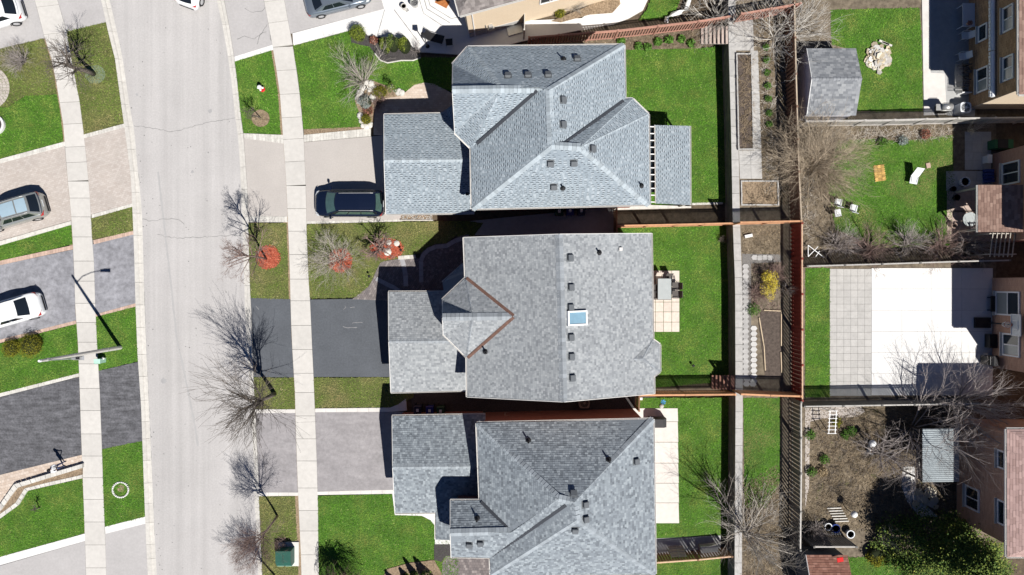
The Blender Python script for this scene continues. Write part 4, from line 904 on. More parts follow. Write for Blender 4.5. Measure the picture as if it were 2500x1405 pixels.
leanto('porch_roof', 'small shaded porch roof beside the middle house dormer', 'porch', 'h2', [(1083, 712, GE), (1080, 690, GE), (1131, 645, GE), (1150, 660, 3.5), (1150, 712, 3.5)], [((1080, 690, GE), (1131, 645, GE))], [(1090, 712), (1088, 692), (1131, 655), (1150, 665), (1150, 712)], 2.8, 32, BK['pink'])
# ---- bottom house
k1, k2, k3, k4, k5 = (1364, 1218, ZR), (1402, 1226, ZR), (1408, 1270, ZR), (1383, 1232, 8.15), (1248, 1298, 6.75)
q0, q1, q2, q3 = (1164, 1034, E), (1595, 1024, E), (1600, 1402, E), (1198, 1404, E)
w0, w1, w2, w3, wr_ = (1172, 1223, E), (1099, 1223, E), (1101, 1360, E), (1197, 1361, E), (1099, 1302, 6.75)
f3 = [[q0, q1, k2, k1], [q1, q2, k3, k2], [q3, k3, q2], [q0, k1, k5, w0], [w0, k5, wr_, w1], [wr_, k5, k1, k4, w3, w2], [w3, k4, k2, k3, q3], [k1, k2, k4]]
hs3 = house('house', 'bottom slate grey hip-roofed house with a gabled wing towards the street', 'house', 'h3', f3,
    [(q0, k1), (q1, k2), (k2, k3), (q2, k3), (q3, k3), (k5, k1), (wr_, k5), (k1, k2)],
    [(q0, q1), (q1, q2), (q2, q3), (q3, w3), (w3, w2), (w1, w0), (w0, q0)],
    [([(1164, 1034), (1595, 1024), (1600, 1402), (1198, 1404), (1197, 1361), (1101, 1360), (1099, 1223), (1172, 1223)], E, 0.35)], BK['red'],
    rakes=[(w1, wr_), (wr_, w2)], valleys=[((1203, 1358, E + .1), (1381, 1234, 8.1), 'flash'), ((1174, 1225, E + .1), (1246, 1296, 6.7), 'flash')], wds=(0.13, 0.17, 0.22), seed=13)
roofbits('house', [(1552, 1127), (1400, 1206), (1428, 1232), (1429, 1268), (1404, 1293), (1146, 1329), (1173, 1325)], [(1290, 1077), (1486, 1124), (1165, 1267)])
g3 = garage('attached garage with slate grey shingles above the worn grey driveway', 'h3', 957, 964, 1017, 1141, 1253, 1185, BK['red'], 23, y0b=1013, y1b=1250)
garagedoor(g3, 960, 1017, 1253, mt['white'])
leanto('porch_roof', 'low shingled porch roof joining the bottom garage to the house wing', 'porch', 'h3', [(1064, 1249, GE), (1064, 1318, GE), (1125, 1320, 3.6), (1125, 1215, 3.6), (1100, 1215, 3.4)], [((1064, 1249, GE), (1064, 1318, GE))], [(1072, 1255), (1072, 1312), (1125, 1314), (1125, 1225)], 2.8, 34, BK['red'])
# windows in the brick side wall of the bottom house
Yw = None
Yw = P(0, 1034, E).y - 0.35 + 0.0
def ywindow(root, x0, x1, y0, y1, Y, frame=mt['white'], pane=mt['glass'], name='window', dpt=0.05, div=0):
    a = onwally(x0, y0, Y); b = onwally(x1, y1, Y)
    cx_, cz = (a.x + b.x) / 2, (a.z + b.z) / 2; w_, h2 = abs(b.x - a.x), abs(b.z - a.z); sg = 1 if Y < 0 else -1
    mb = MB(); f = 0.07
    for c, d in (((cx_, Y + sg * dpt / 2, cz + h2 / 2 - f / 2), (w_, dpt, f)), ((cx_, Y + sg * dpt / 2, cz - h2 / 2 + f / 2), (w_, dpt, f)), ((cx_ - w_ / 2 + f / 2, Y + sg * dpt / 2, cz), (f, dpt, h2 - 2 * f)), ((cx_ + w_ / 2 - f / 2, Y + sg * dpt / 2, cz), (f, dpt, h2 - 2 * f))): mb.box(c, d)
    wo = mb.build(name, frame, root)
    mb = MB(); mb.box((cx_, Y + sg * 0.012, cz), (w_ - 2 * f, 0.02, h2 - 2 * f)); mb.build('pane', pane, wo)
    return wo
for x0, x1 in ((1318, 1340), (1350, 1373), (1383, 1406)): ywindow(hs3, x0, x1, 1010, 1021, Yw, BK['pink'])
ywindow(hs3, 1232, 1256, 1009, 1016, Yw, mt['brick_p'], mt['blind']); ywindow(hs3, 1508, 1540, 1010, 1017, Yw, mt['white'], mt['blind'])
# ---- cream house at the top edge
rz = math.atan2(0.27, 1.0)
cb = P(1147, 91); ux = Vector((math.cos(rz), math.sin(rz), 0)); uy = Vector((-ux.y, ux.x, 0)); CE = 5.3
ch = empty('house', label='cream-sided house with brown roof at the top edge', cat='house')
mb = MB(); mb.prism([cb, cb + ux * 13.5, cb + ux * 13.5 + uy * 10, cb + uy * 10], -0.1, CE - 0.12); mb.build('wall', BK['siding'], ch)
rfv = [cb + ux * a + uy * b + Vector((0, 0, z)) for a, b, z in ((-.45, -.4, CE), (14, -.4, CE), (14, 10.4, CE), (-.45, 10.4, CE), (4.4, 5, 8.2), (9.5, 5, 8.2))]
shm = MB(); rfm = MB()
for ix in ((0, 1, 5, 4), (1, 2, 5), (2, 3, 4, 5), (3, 0, 4)):
    q = [rfv[i] for i in ix]; rfm.face(q, 0.3); shingle(shm, q, 0.15, (0.22, 0.3), random.Random(5), 'mix')
mt['sh_taupe'] = MT('taupe_shingle', [(0, (0.14, 0.125, 0.12)), (1, (0.26, 0.235, 0.225))])
ro = rfm.build('roof', mt['sh_taupe'], ch, tint=True); setp(shm.build('shingle', mt['sh_taupe'], ro, tint=True), kind='stuff')
for a, b, w_ in ((0, 1, uy), (3, 0, ux)): gutter(ch, rfv[a], rfv[b], w_)
mb = MB(); mb.prism([rfv[i] for i in range(4)], CE - 0.13, CE - 0.11); mb.build('soffit', mt['white'], ch)
def rbox(mb, a, b, z, da, db, dz_): mb.box(cb + ux * a + uy * b + Vector((0, 0, z)), (da, db, dz_), rz)
def chwin(a0, a1, z0, z1):
    mb = MB()
    for a, z, da, dz_ in (((a0 + a1) / 2, z0, a1 - a0, .09), ((a0 + a1) / 2, z1, a1 - a0, .09), (a0, (z0 + z1) / 2, .09, z1 - z0 - .1), (a1, (z0 + z1) / 2, .09, z1 - z0 - .1), ((a0 + a1) / 2, (z0 + z1) / 2, .07, z1 - z0 - .1)): rbox(mb, a, -.03, z, da, .08, dz_)
    wo = mb.build('window', mt['white'], ch); mb = MB(); rbox(mb, (a0 + a1) / 2, -.012, (z0 + z1) / 2, a1 - a0 - .1, .02, z1 - z0 - .1); mb.build('pane', mt['glass'], wo)
chwin(5.2, 6.6, 2.6, 4.0); chwin(9.3, 10.8, 2.6, 4.0)
mb = MB(); mb.tube([cb + ux * .4 - uy * .06 + Vector((0, 0, z)) for z in (0.1, 5.0)], [.045, .045], 8); mb.build('downspout', mt['white'], ch)
mb = MB(); rbox(mb, 1.6, -.1, 0.75, 0.5, 0.2, 0.4); rbox(mb, 1.6, -.1, 1.2, 0.3, 0.18, 0.35); mb.tube([cb + ux * 1.25 - uy * .08 + Vector((0, 0, z)) for z in (0.05, 1.6)], [.03, .03], 6); mb.build('gas_meter', mt['steel'], ch)
mb = MB(); rbox(mb, 1.9, -.02, 0.35, 3.8, .04, .7); mb.build('foundation', mt['concg'], ch)
mb = MB(); rbox(mb, 3.3, -.35, 0.02, 1.1, .7, .25); mb.build('window_well', mt['steel'], ch)
# ---- rear houses (on the terrace)
def rearhouse(label, xb, y0, y1, eave, wallmat, sh, wins, hip=True, depth=11.0, over=0.5, seed=1, southmat=None):
    X = P(xb, 0, ZT).x; a = P(0, y0, ZT).y; b = P(0, y1, ZT).y      # a north, b south
    root = empty('house', label=label, cat='house')
    mb = MB(); mb.prism([(X, a), (X + depth, a), (X + depth, b), (X, b)], ZT - 0.1, eave - 0.12); mb.build('wall', wallmat, root)
    ov = over; zr = eave + 2.2
    v = [Vector(t) for t in ((X - ov, a + ov, eave), (X + depth + ov, a + ov, eave), (X + depth + ov, b - ov, eave), (X - ov, b - ov, eave), (X + depth / 2, a + ov - 5, zr), (X + depth / 2, b - ov + 5, zr))]
    if v[4].y < v[5].y: v[4].y = v[5].y = (a + b) / 2
    rfm = MB(); shm = MB()
    for ix in ((0, 3, 5, 4), (3, 2, 5), (0, 4, 1)):
        q = [v[i] for i in ix]; rfm.face(q, 0.3); shingle(shm, q, 0.16, (0.3, 0.36, 0.42), random.Random(seed), 'mix')
    rfm.face([v[1], v[2], v[5], v[4]], 0.3)
    ro = rfm.build('roof', SH[sh], root, tint=True); setp(shm.build('shingle', SH[sh], ro, tint=True), kind='stuff')
    gutter(root, v[0], v[3], Vector((1, 0, 0))); gutter(root, v[0], v[1], Vector((0, -1, 0))); gutter(root, v[3], v[2], Vector((0, 1, 0)))
    mb = MB(); mb.prism(v[:4], eave - 0.13, eave - 0.11); mb.build('soffit', mt['white'], root)
    for (x0, x1, wy0, wy1, div, pane) in wins:
        p0 = onwall(x0, (wy0 + wy1) / 2, X); p1 = onwall(x1, (wy0 + wy1) / 2, X); ya = onwall((x0 + x1) / 2, wy0, X).y; yb = onwall((x0 + x1) / 2, wy1, X).y
        z0, z1 = p0.z, p1.z; f = 0.1; mb = MB(); dp = 0.09; cz, cyy = (z0 + z1) / 2, (ya + yb) / 2; hh_, ww = z1 - z0, ya - yb
        for c, d in (((X - dp / 2, cyy, z0 + f / 2), (dp, ww, f)), ((X - dp / 2, cyy, z1 - f / 2), (dp, ww, f)), ((X - dp / 2, ya - f / 2, cz), (dp, f, hh_ - 2 * f)), ((X - dp / 2, yb + f / 2, cz), (dp, f, hh_ - 2 * f))): mb.box(c, d)
        wo = mb.build('window', mt['white'], root)
        mb = MB(); mb.box((X - 0.13, cyy, z0 - 0.05), (0.16, ww + 0.1, 0.06)); mb.build('sill', mt['walk'], wo)
        npn = 2 if div else 1
        for k in range(npn):
            if div == 'v': yc = cyy + (k - .5) * (ww - 2 * f) / 2; dm = (0.02, (ww - 2 * f) / 2 - 0.06, hh_ - 2 * f); pc = (X - 0.02, yc, cz)
            elif div == 'h': zc = cz + (k - .5) * (hh_ - 2 * f) / 2; dm = (0.02, ww - 2 * f, (hh_ - 2 * f) / 2 - 0.06); pc = (X - 0.02, cyy, zc)
            else: dm = (0.02, ww - 2 * f, hh_ - 2 * f); pc = (X - 0.02, cyy, cz)
            mb = MB(); mb.box(pc, dm); mb.build('pane', mt[pane] if k == 0 else mt['glass'], wo)
        if div:
            mb = MB(); mb.box((X - 0.03, cyy, cz), (0.05, 0.07, hh_ - 2 * f) if div == 'v' else (0.05, ww - 2 * f, 0.07)); mb.build('mullion', mt['white'], wo)
    return root, X
rh1, X1 = rearhouse('brown brick house with a long white awning at the top right corner', 2364, -120, 266, 6.9, BK['brown'], 'br', [(2450, 2476, 14, 76, 'v', 'blind'), (2450, 2476, 136, 196, 'v', 'blind'), (2386, 2414, 165, 224, 'v', 'blind'), (2390, 2412, 60, 100, None, 'glass')], seed=51)
mb = MB(); Y1 = P(0, 266, ZT).y; mb.prism([(X1 + .01, Y1 - .03), (X1 + 11, Y1 - .03), (X1 + 11, Y1 + .02), (X1 + .01, Y1 + .02)], ZT, 6.75); mb.build('side_wall', BK['siding'], rh1)
aw = empty('awning', P(2420, 110, 3.7), label='retracted white awning along the brown brick wall', cat='awning')
mt['awn'] = M('awning_white', (0.80, 0.82, 0.84), var=0.05, bump=0)
for y0, y1 in ((-40, 124), (126, 237)):
    a = onwall(2424, y0, X1 - .16); b = onwall(2424, y1, X1 - .16)
    mb = MB(); mb.tube([a - aw.location, b - aw.location], [.14, .14], 8); mb.build('cassette', mt['awn'], aw)
    n = int((a - b).length / 0.22); mb = MB()
    for i in range(n):
        p_ = a.lerp(b, (i + .5) / n) - aw.location; mb.box(p_ + Vector((-.17, 0, -.06)), (.03, .19, .16 + .05 * (i % 2)))
    mb.build('valance', mt['awn'], aw)
rh2, X2 = rearhouse('pinkish brick house with a brown shingled back porch', 2424, 376, 592, 7.0, BK['pink'], 'br', [(2448, 2491, 395, 450, 'v', 'glass')], seed=52)
pr = house('porch_roof', 'brown shingled porch roof half in shade on the pinkish brick house', 'porch', 'br', [[(2388, 452, 4.0), (2388, 567, 4.0), (2498, 567, 4.9), (2498, 452, 4.9)]], [], [((2388, 452, 4.0), (2388, 567, 4.0))], [], BK['pink'], expo=0.17, wds=(0.3, 0.36), seed=53)
posts(pr, [(2394, 458), (2394, 560)], ZT, 3.95, mt['bark_l'])
rh3, X3 = rearhouse('plain pinkish brown house wall with two white windows by the basketball hoop', 2421, 679, 896, 7.0, BK['tan'], 'br', [(2432, 2491, 712, 771, 'h', 'blind'), (2449, 2491, 815, 871, 'v', 'blind')], seed=54)
rh4, X4 = rearhouse('house with a pink shingled hip roof at the bottom right', 2335, 1024, 1265, 7.0, BK['tan'], 'pk', [(2437, 2456, 1100, 1145, None, 'glass'), (2437, 2456, 1222, 1282, None, 'glass'), (2358, 2392, 1190, 1245, 'v', 'glass')], seed=55)
rf = [c for c in rh4.children if c.name.startswith('roof')][0]
# ---- sheds
def shed(label, xw, y0, y1, x1, sh, wallm, eave=3.35, rise=0.75, ridge='x', seed=1):
    X = P(xw, 0, ZT).x; Xe = P(x1, 0, ZT).x; a = P(0, y0, ZT).y; b = P(0, y1, ZT).y; root = empty('garden_shed', label=label, cat='shed')
    mb = MB(); mb.prism([(X, a), (Xe, a), (Xe, b), (X, b)], ZT - .05, eave - .05); mb.build('wall', wallm, root)
    m_ = (a + b) / 2; zr = eave + rise; o_ = 0.12
    for xx in (X, Xe):
        mb = MB(); mb.face([(xx, a, eave - .05), (xx, m_, zr - .06), (xx, b, eave - .05)]); mb.build('gable_wall', wallm, root)
    rfm = MB(); shm = MB()
    for q in ([(X - o_, a + o_, eave - .05), (Xe + o_, a + o_, eave - .05), (Xe + o_, m_, zr), (X - o_, m_, zr)], [(X - o_, m_, zr), (Xe + o_, m_, zr), (Xe + o_, b - o_, eave - .05), (X - o_, b - o_, eave - .05)]):
        q = [Vector(t) for t in q]; rfm.face(q, .3); shingle(shm, q, 0.16, (0.24, 0.3), random.Random(seed), 'mix')
    ro = rfm.build('roof', SH[sh], root, tint=True); setp(shm.build('shingle', SH[sh], ro, tint=True), kind='stuff')
    ridgecaps(ro, Vector((X - o_, m_, zr)), Vector((Xe + o_, m_, zr)), CAPM[sh])
    for q in ((X - o_ - .01, a + o_, eave - .08, m_, zr - .03), (X - o_ - .01, b - o_, eave - .08, m_, zr - .03)):
        mb = MB(); mb.bar((q[0], q[1], q[2]), (q[0], q[3], q[4]), .03, .1); mb.build('fascia', mt['white'], root)
    return root
shed('grey shingled garden shed with pale lavender walls beside the brown fence', 1945, 146, 295, 2052, 'sh', M('lavender_wall', (0.60, 0.60, 0.66), var=0.05, bump=0))
s2 = shed('red-brown roofed garden shed at the bottom edge', 1943, 1333, 1440, 2032, 'rd', M('dark_siding', (0.12, 0.13, 0.14), var=0.1), seed=4)
mb = MB(); mb.box(P(2051, 1367, 3.75), (0.42, 0.3, 0.06), R(10)); setp(mb.build('red_tray', M('red_plastic', (0.55, 0.02, 0.02), var=0.05, bump=0)), label='small red tray lying on the red-brown shed roof', cat='tray')
# gazebo with ribbed metal roof
gz = empty('gazebo', P(2296, 1112, ZT), label='gazebo with a ribbed grey metal roof under bare branches', cat='gazebo')
c0, c1 = P(2250, 1047, 3.9), P(2342, 1177, 3.9); L0 = gz.location
mt['ribbed'] = M('ribbed_metal', (0.36, 0.40, 0.42), rough=0.45, var=0.1, bump=0, metal=0.3, rnd=0.06)
n = 27
for i in range(n):
    y0 = c0.y + (c1.y - c0.y) * i / n; y1 = c0.y + (c1.y - c0.y) * (i + 1) / n; mb = MB()
    for xa, xb, za, zb in ((c0.x, c1.x, 3.98, 3.86),):
        ym = y0 + (y1 - y0) * .55
        mb.idx([Vector(t) - L0 for t in ((xa, y0, za), (xb, y0, zb), (xb, ym, zb + .045), (xa, ym, za + .045), (xb, y1, zb), (xa, y1, za))], [(0, 1, 2, 3), (3, 2, 4, 5)])
    mb.build('roof_rib', mt['ribbed'], gz)
for x, y in ((c0.x + .1, c0.y - .1), (c1.x - .1, c0.y - .1), (c0.x + .1, c1.y + .1), (c1.x - .1, c1.y + .1)):
    mb = MB(); mb.box(Vector((x, y, (ZT + 3.85) / 2)) - L0 + Vector((0, 0, 0)), (.1, .1, 3.85 - ZT)); mb.build('post', mt['dark'], gz)
mb = MB(); mb.bar(Vector((c0.x, c0.y, 3.86)) - L0, Vector((c0.x, c1.y, 3.86)) - L0, .06, .16); mb.build('beam', mt['dark'], gz)
# ---------------------------------------------------------------- fences
def fence(label, pts, mat, h=1.8, z0s=None, pitch=0.165, bw=0.13, railmat=None, capw=0.09, side=0.0, post=2.4):
    root = empty('fence', P(*pts[0], z0s[0]), label=label, cat='fence'); L0 = root.location
    mb = MB(); mb.box((0, 0, h / 2 - 0.05), (bw, 0.022, h - 0.12)); bme = mb.mesh('board')
    mb = MB(); mb.box((0, 0, h / 2), (0.1, 0.1, h + 0.06)); mb.box((0, 0, h + 0.05), (0.13, 0.13, 0.04)); pme = mb.mesh('post')
    for k in range(len(pts) - 1):
        a = P(*pts[k], z0s[k]); b = P(*pts[k + 1], z0s[k + 1]); d = b - a; L_ = d.length; d.normalize(); ang = math.atan2(d.y, d.x)
        n = int(L_ / pitch); nn = Vector((-d.y, d.x, 0))
        for i in range(n):
            p_ = a + d * (i + .5) * L_ / n
            link('board', bme, mat, root, p_ - L0 + nn * 0.04 * (1 if side == 0 or i % 2 else -1), ang + random.uniform(-.015, .015)).scale.z = random.uniform(.985, 1.01)
        m_ = max(1, round(L_ / post))
        for i in range(m_ + (1 if k == len(pts) - 2 else 0)): link('post', pme, mat, root, a + d * L_ * i / m_ - L0, ang)
        for zz, ww, th in ((h, capw, 0.035), (h - .25, .045, .08), (.3, .045, .08)):
            mb = MB(); mb.bar(a - L0 + Vector((0, 0, zz)), b - L0 + Vector((0, 0, zz)), ww, th); mb.build('rail', (railmat or mat) if zz == h else mat, root)
    return root
FM = {k: M('fence_' + k, c, var=0.16, scale=5, rnd=0.12, bump=0.25, bscale=25) for k, c in (('pink', (0.40, 0.215, 0.165)), ('brown', (0.20, 0.115, 0.08)), ('red', (0.225, 0.045, 0.032)), ('grey', (0.21, 0.205, 0.19)), ('pale', (0.46, 0.44, 0.41)), ('tan', (0.55, 0.37, 0.25)), ('orange', (0.52, 0.275, 0.15)), ('dark', (0.15, 0.145, 0.135)), ('timber', (0.22, 0.125, 0.07)), ('weath', (0.40, 0.33, 0.25)))}
fence('pinkish board fence with slanting gaps behind the top back lawn', [(1290, 113), (1500, 97), (1690, 75), (1772, 62)], FM['pink'], z0s=[0, 0, 0, 0], bw=0.115, pitch=0.2, railmat=FM['pink'])
fence('pinkish board fence continuing above the long planter', [(1790, 58), (1860, 46), (1928, 34)], FM['pink'], z0s=[ZT] * 3, bw=0.115, pitch=0.2)
fence('tall brown fence behind the long planter with a pale top rail', [(1914, 30), (1918, 200), (1925, 430), (1931, 548)], FM['brown'], z0s=[ZT] * 4, railmat=FM['weath'], bw=0.15, pitch=0.14, side=1)
fence('deep red fence behind the yellow bush with a pale top rail', [(1932, 551), (1933, 968)], FM['red'], z0s=[ZT] * 2, railmat=FM['tan'], bw=0.15, pitch=0.14, side=1)
fence('weathered dark grey fence behind the thin grass strip', [(1930, 972), (1930, 1140), (1928, 1320)], FM['grey'], z0s=[ZT] * 3, railmat=FM['pale'], bw=0.145, pitch=0.145, side=1)
fence('orange board fence between the top and middle back lawns', [(1500, 557), (1640, 554), (1770, 551)], FM['orange'], z0s=[0] * 3, bw=0.125, pitch=0.185, capw=0.12)
fence('orange board fence section crossing the upper gardens', [(1788, 549), (1930, 546)], FM['orange'], z0s=[ZT] * 2, bw=0.125, pitch=0.185, capw=0.12)
fence('rusty brown fence between the middle and bottom back lawns', [(1552, 956), (1660, 955), (1775, 954)], FM['orange'], z0s=[0] * 3, bw=0.125, pitch=0.185, capw=0.12)
fence('rusty brown fence section below the stepping stones', [(1790, 953), (1860, 956), (1930, 958)], FM['orange'], z0s=[ZT] * 3, bw=0.125, pitch=0.185, capw=0.12)
fence('short gate fence beside the bottom house air conditioner', [(1550, 958), (1549, 992)], FM['timber'], z0s=[0, 0], bw=0.125)
fence('short brown gate fence between the top and middle houses', [(1497, 508), (1497, 572)], FM['timber'], z0s=[0, 0], bw=0.125)
fence('pale grey slatted fence below the shed', [(1942, 311), (2150, 308), (2300, 304), (2560, 301)], FM['pale'], z0s=[ZT] * 4, railmat=FM['pale'], bw=0.1, pitch=0.17)
fence('thin pale fence above the white patio', [(1945, 652), (2120, 647), (2300, 641), (2420, 638)], FM['dark'], z0s=[ZT] * 4, railmat=FM['pale'], pitch=0.18)
fence('dark slatted fence below the white patio', [(1938, 982), (2120, 979), (2350, 975)], FM['dark'], z0s=[ZT] * 3, railmat=FM['pale'], bw=0.12, pitch=0.18)
fence('brown timber fence behind the folded loungers at the bottom edge', [(1590, 1353), (1690, 1346), (1770, 1338)], FM['timber'], h=1.6, z0s=[0] * 3, railmat=FM['tan'], pitch=0.2, bw=0.16)
fence('dark fence behind the plant pots at the bottom', [(1960, 1312), (2060, 1312)], FM['dark'], z0s=[ZT] * 2, railmat=FM['pale'])
gp = empty('gate_post', P(1279, 95), label='pale screen panel standing against the cream house wall', cat='screen')
mb = MB(); mb.box((0, 0, .9), (.1, .1, 1.9)); mb.build('post', mt['stone_l'], gp)
mb = MB(); mb.box((0.02, 0.75, .85), (.05, 1.35, 1.6)); mb.build('panel', mt['stone_l'], gp)
# ---------------------------------------------------------------- trees and shrubs
def rot(v, ang, rr):
    ax = Vector((rr.gauss(0, 1), rr.gauss(0, 1), rr.gauss(0, 1))); ax = ax - v * ax.dot(v)
    if ax.length < 1e-4: ax = v.orthogonal()
    return (Matrix.Rotation(ang, 3, ax.normalized()) @ v).normalized()
def grow(tm, cm, pos, d, L_, r_, lvl, mx, rr, nch, up, crook, ang, shrink, tw, low=.55):
    n = 4 if lvl == 0 else 3; pts = [pos]; rads = [r_]; dd = d.copy(); tip = max(tw * .8, r_ * 0.4)
    for i in range(n):
        dd = (dd + Vector((rr.gauss(0, crook), rr.gauss(0, crook), rr.gauss(0, crook) + up))).normalized()
        pts.append(pts[-1] + dd * L_ / n); rads.append(r_ + (tip - r_) * (i + 1) / n)
    (tm if lvl <= 1 else cm).tube(pts, rads, 7 if lvl == 0 else (5 if lvl == 1 else 3), cap=(lvl <= 1))
    if lvl >= mx: return
    for c in range(nch[lvl]):
        t = rr.uniform(0.2 if lvl else low, 1.0); k = min(n - 1, int(t * n)); f = t * n - k
        p = pts[k].lerp(pts[k + 1], f); nd = rot((pts[k + 1] - pts[k]).normalized(), rr.uniform(*ang), rr)
        grow(tm, cm, p, nd, L_ * rr.uniform(*shrink) * ((1.15 - 0.4 * t) if lvl or low > .5 else (1.25 - .85 * t)), max(tw, rads[k] * (.6 if lvl == 0 else .45)), lvl + 1, mx, rr, nch, up, crook, ang, shrink, tw)
def fit(mbs, h, spread):
    a = np.array([v for m in mbs for v in m.v]); z = a[:, 2].max(); rad = np.percentile(np.hypot(a[:, 0], a[:, 1]), 97)
    for m in mbs: m.v = [(x * spread / rad, y * spread / rad, max(-0.05, q * h / z)) for x, y, q in m.v]
mt['bark_w'] = M('bleached_bark', (0.56, 0.53, 0.48), var=0.2, scale=8, bump=0.3); mt['bark_th'] = M('thicket_bark', (0.44, 0.36, 0.265), var=0.3, scale=8, bump=0.3)
def baretree(label, x, y, h, spread, seed, bark='bark', zg=0.0, nch=(7, 6, 6, 4), trunk=0.34, r0=0.11, up=0.05, ang=(0.35, 0.85), crook=0.10, tw=0.0045, shrink=(0.5, 0.75), name='bare_tree', lean=(0, 0), mx=4, low=.55):
    rr = random.Random(seed); tm, cm = MB(), MB()
    grow(tm, cm, Vector((0, 0, -0.03)), Vector((lean[0], lean[1], 1)).normalized(), h * trunk, r0, 0, mx, rr, nch, up, crook, ang, shrink, tw, low)
    # first level limbs are long: rescale to the wanted height and spread
    fit([tm, cm], h, spread)
    root = empty(name, P(x, y, zg), label=label, cat='tree')
    tm.build('trunk', mt[bark], root, smooth=True); cm.build('crown', mt[bark], root, smooth=True)
    return root
def bareshrub(label, x, y, h, spread, seed, bark='bark_l', zg=0.0, stems=26, nch=(0, 5, 4, 3), tw=0.0045, r0=0.03, crook=0.13, name='bare_shrub', cat='shrub', flat=0.75, mx=3, base=.12):
    rr = random.Random(seed); tm, cm = MB(), MB()
    for i in range(stems):
        a = rr.uniform(0, 6.283); t = rr.uniform(0.15, 1.0) ** 0.7 * flat
        d = Vector((math.cos(a) * t, math.sin(a) * t, 1 - 0.5 * t)).normalized()
        grow(tm, cm, Vector((rr.uniform(-base, base), rr.uniform(-base, base), -0.03)), d, h * rr.uniform(.5, .8), r0 * rr.uniform(.6, 1.1), 1, mx, rr, nch, 0.02, crook, (0.3, 0.9), (0.4, 0.7), tw)
    fit([tm, cm], h, spread)
    root = empty(name, P(x, y, zg), label=label, cat=cat)
    tm.build('stem', mt[bark], root, smooth=True); cm.build('twig', mt[bark], root, smooth=True)
    return root
def leafcloud(mb, c, rad, n, size, rng, shell=0.55, noise=0.18, flat=False):
    c = np.array(c); rad = np.array(rad)
    d = rng.normal(size=(n, 3)); d /= np.linalg.norm(d, axis=1)[:, None]; d[:, 2] = np.abs(d[:, 2]) * np.where(rng.random(n) < .85, 1, -.4)
    k = (shell + (1 - shell) * rng.random(n) ** 0.6) * (1 + rng.normal(0, noise, n) * 0.5)
    p = c + d * rad * k[:, None]
    for i in range(n):
        s_ = size * rng.uniform(.6, 1.3); u = rng.normal(size=3)
        if flat: u[2] *= .35
        u /= np.linalg.norm(u); v = np.cross(u, (d[i] if not flat else np.array([.25, -.35, 1.])) + rng.normal(0, .4, 3)); v /= (np.linalg.norm(v) + 1e-6)
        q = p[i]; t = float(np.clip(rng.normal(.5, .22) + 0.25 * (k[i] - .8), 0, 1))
        mb.face([q - u * s_ * .5, q + v * s_ * .32, q + u * s_ * .5, q - v * s_ * .32], t)
def leafshrub(label, x, y, h, rad, mat, seed, zg=0.0, n=1500, size=0.07, name='shrub', lobes=1, cat='shrub', ry=None, noise=.18, core=True):
    rng = np.random.default_rng(seed); rr = random.Random(seed); root = empty(name, P(x, y, zg), label=label, cat=cat); mb = MB(); ry = ry or rad
    if lobes == 1: leafcloud(mb, (0, 0, h * .5), (rad, ry, h * .52), n, size, rng, noise=noise)
    else:
        for k in range(lobes):
            a = rr.uniform(0, 6.28); t = math.sqrt(rr.random()) * .62; lr = rr.uniform(.35, .55)
            leafcloud(mb, (math.cos(a) * t * rad, math.sin(a) * t * ry, h * rr.uniform(.45, .68)), (rad * lr, ry * lr, h * .4), n // lobes, size, rng, noise=noise)
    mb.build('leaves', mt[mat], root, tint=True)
    sm = MB()
    for k in range(7):
        a = k * .9; sm.tube([(0, 0, -.03), (math.cos(a) * rad * .3, math.sin(a) * ry * .3, h * .4), (math.cos(a) * rad * .65, math.sin(a) * ry * .65, h * .75)], [.03, .02, .01], 5)
    sm.build('stem', mt['bark'], root)
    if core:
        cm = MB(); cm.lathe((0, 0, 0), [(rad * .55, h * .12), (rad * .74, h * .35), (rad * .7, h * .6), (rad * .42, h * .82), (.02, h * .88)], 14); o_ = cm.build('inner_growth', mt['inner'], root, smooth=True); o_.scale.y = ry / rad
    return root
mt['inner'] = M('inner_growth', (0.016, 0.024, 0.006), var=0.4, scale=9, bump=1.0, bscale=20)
# street trees (all bare)
baretree('small bare tree in the green sprayed ring on the far boulevard', 229, 181, 5.4, 2.0, 101, 'bark', nch=(8, 6, 4, 2), trunk=.45, low=.5, shrink=(.55, .9), crook=.08)
baretree('street tree in the red mulch ring by the kerb', 651, 633, 7.8, 2.1, 102, 'bark_r', nch=(19, 8, 5, 3), trunk=.85, ang=(.5, 1.0), low=.28, shrink=(.36, .55), crook=.06)
baretree('widest street tree, spreading over the street between the two garage driveways', 670, 962, 8.4, 3.2, 103, 'bark', nch=(11, 7, 5, 2), trunk=.36, r0=.10, ang=(.2, .6), low=.5, shrink=(.6, 1.0), crook=.035, up=.02)
baretree('street tree with a thin straight trunk above the transformer box', 677, 1260, 7.6, 2.15, 104, 'bark_r', nch=(14, 8, 6, 3), trunk=.55, low=.6, ang=(.35, .85), shrink=(.5, .75), crook=.06)
baretree('street tree mostly cut off by the bottom edge', 680, 1420, 7.4, 2.1, 105, 'bark_r', nch=(13, 8, 6, 3), trunk=.55, low=.6, shrink=(.5, .75), crook=.06)
baretree('thin sapling beside the red hydrant', 636, 287, 2.7, 0.75, 106, 'bark', nch=(8, 5, 3), mx=3, r0=.035, tw=.006)
baretree('tiny sapling on the bottom corner lawn', 97, 1240, 1.1, 0.5, 107, 'bark', nch=(6, 4), mx=2, r0=.025, tw=.006)
bareshrub('grey bare twiggy shrub on the lawn of the top corner', 58, 152, 2.2, 1.35, 108, 'bark_g', stems=34)
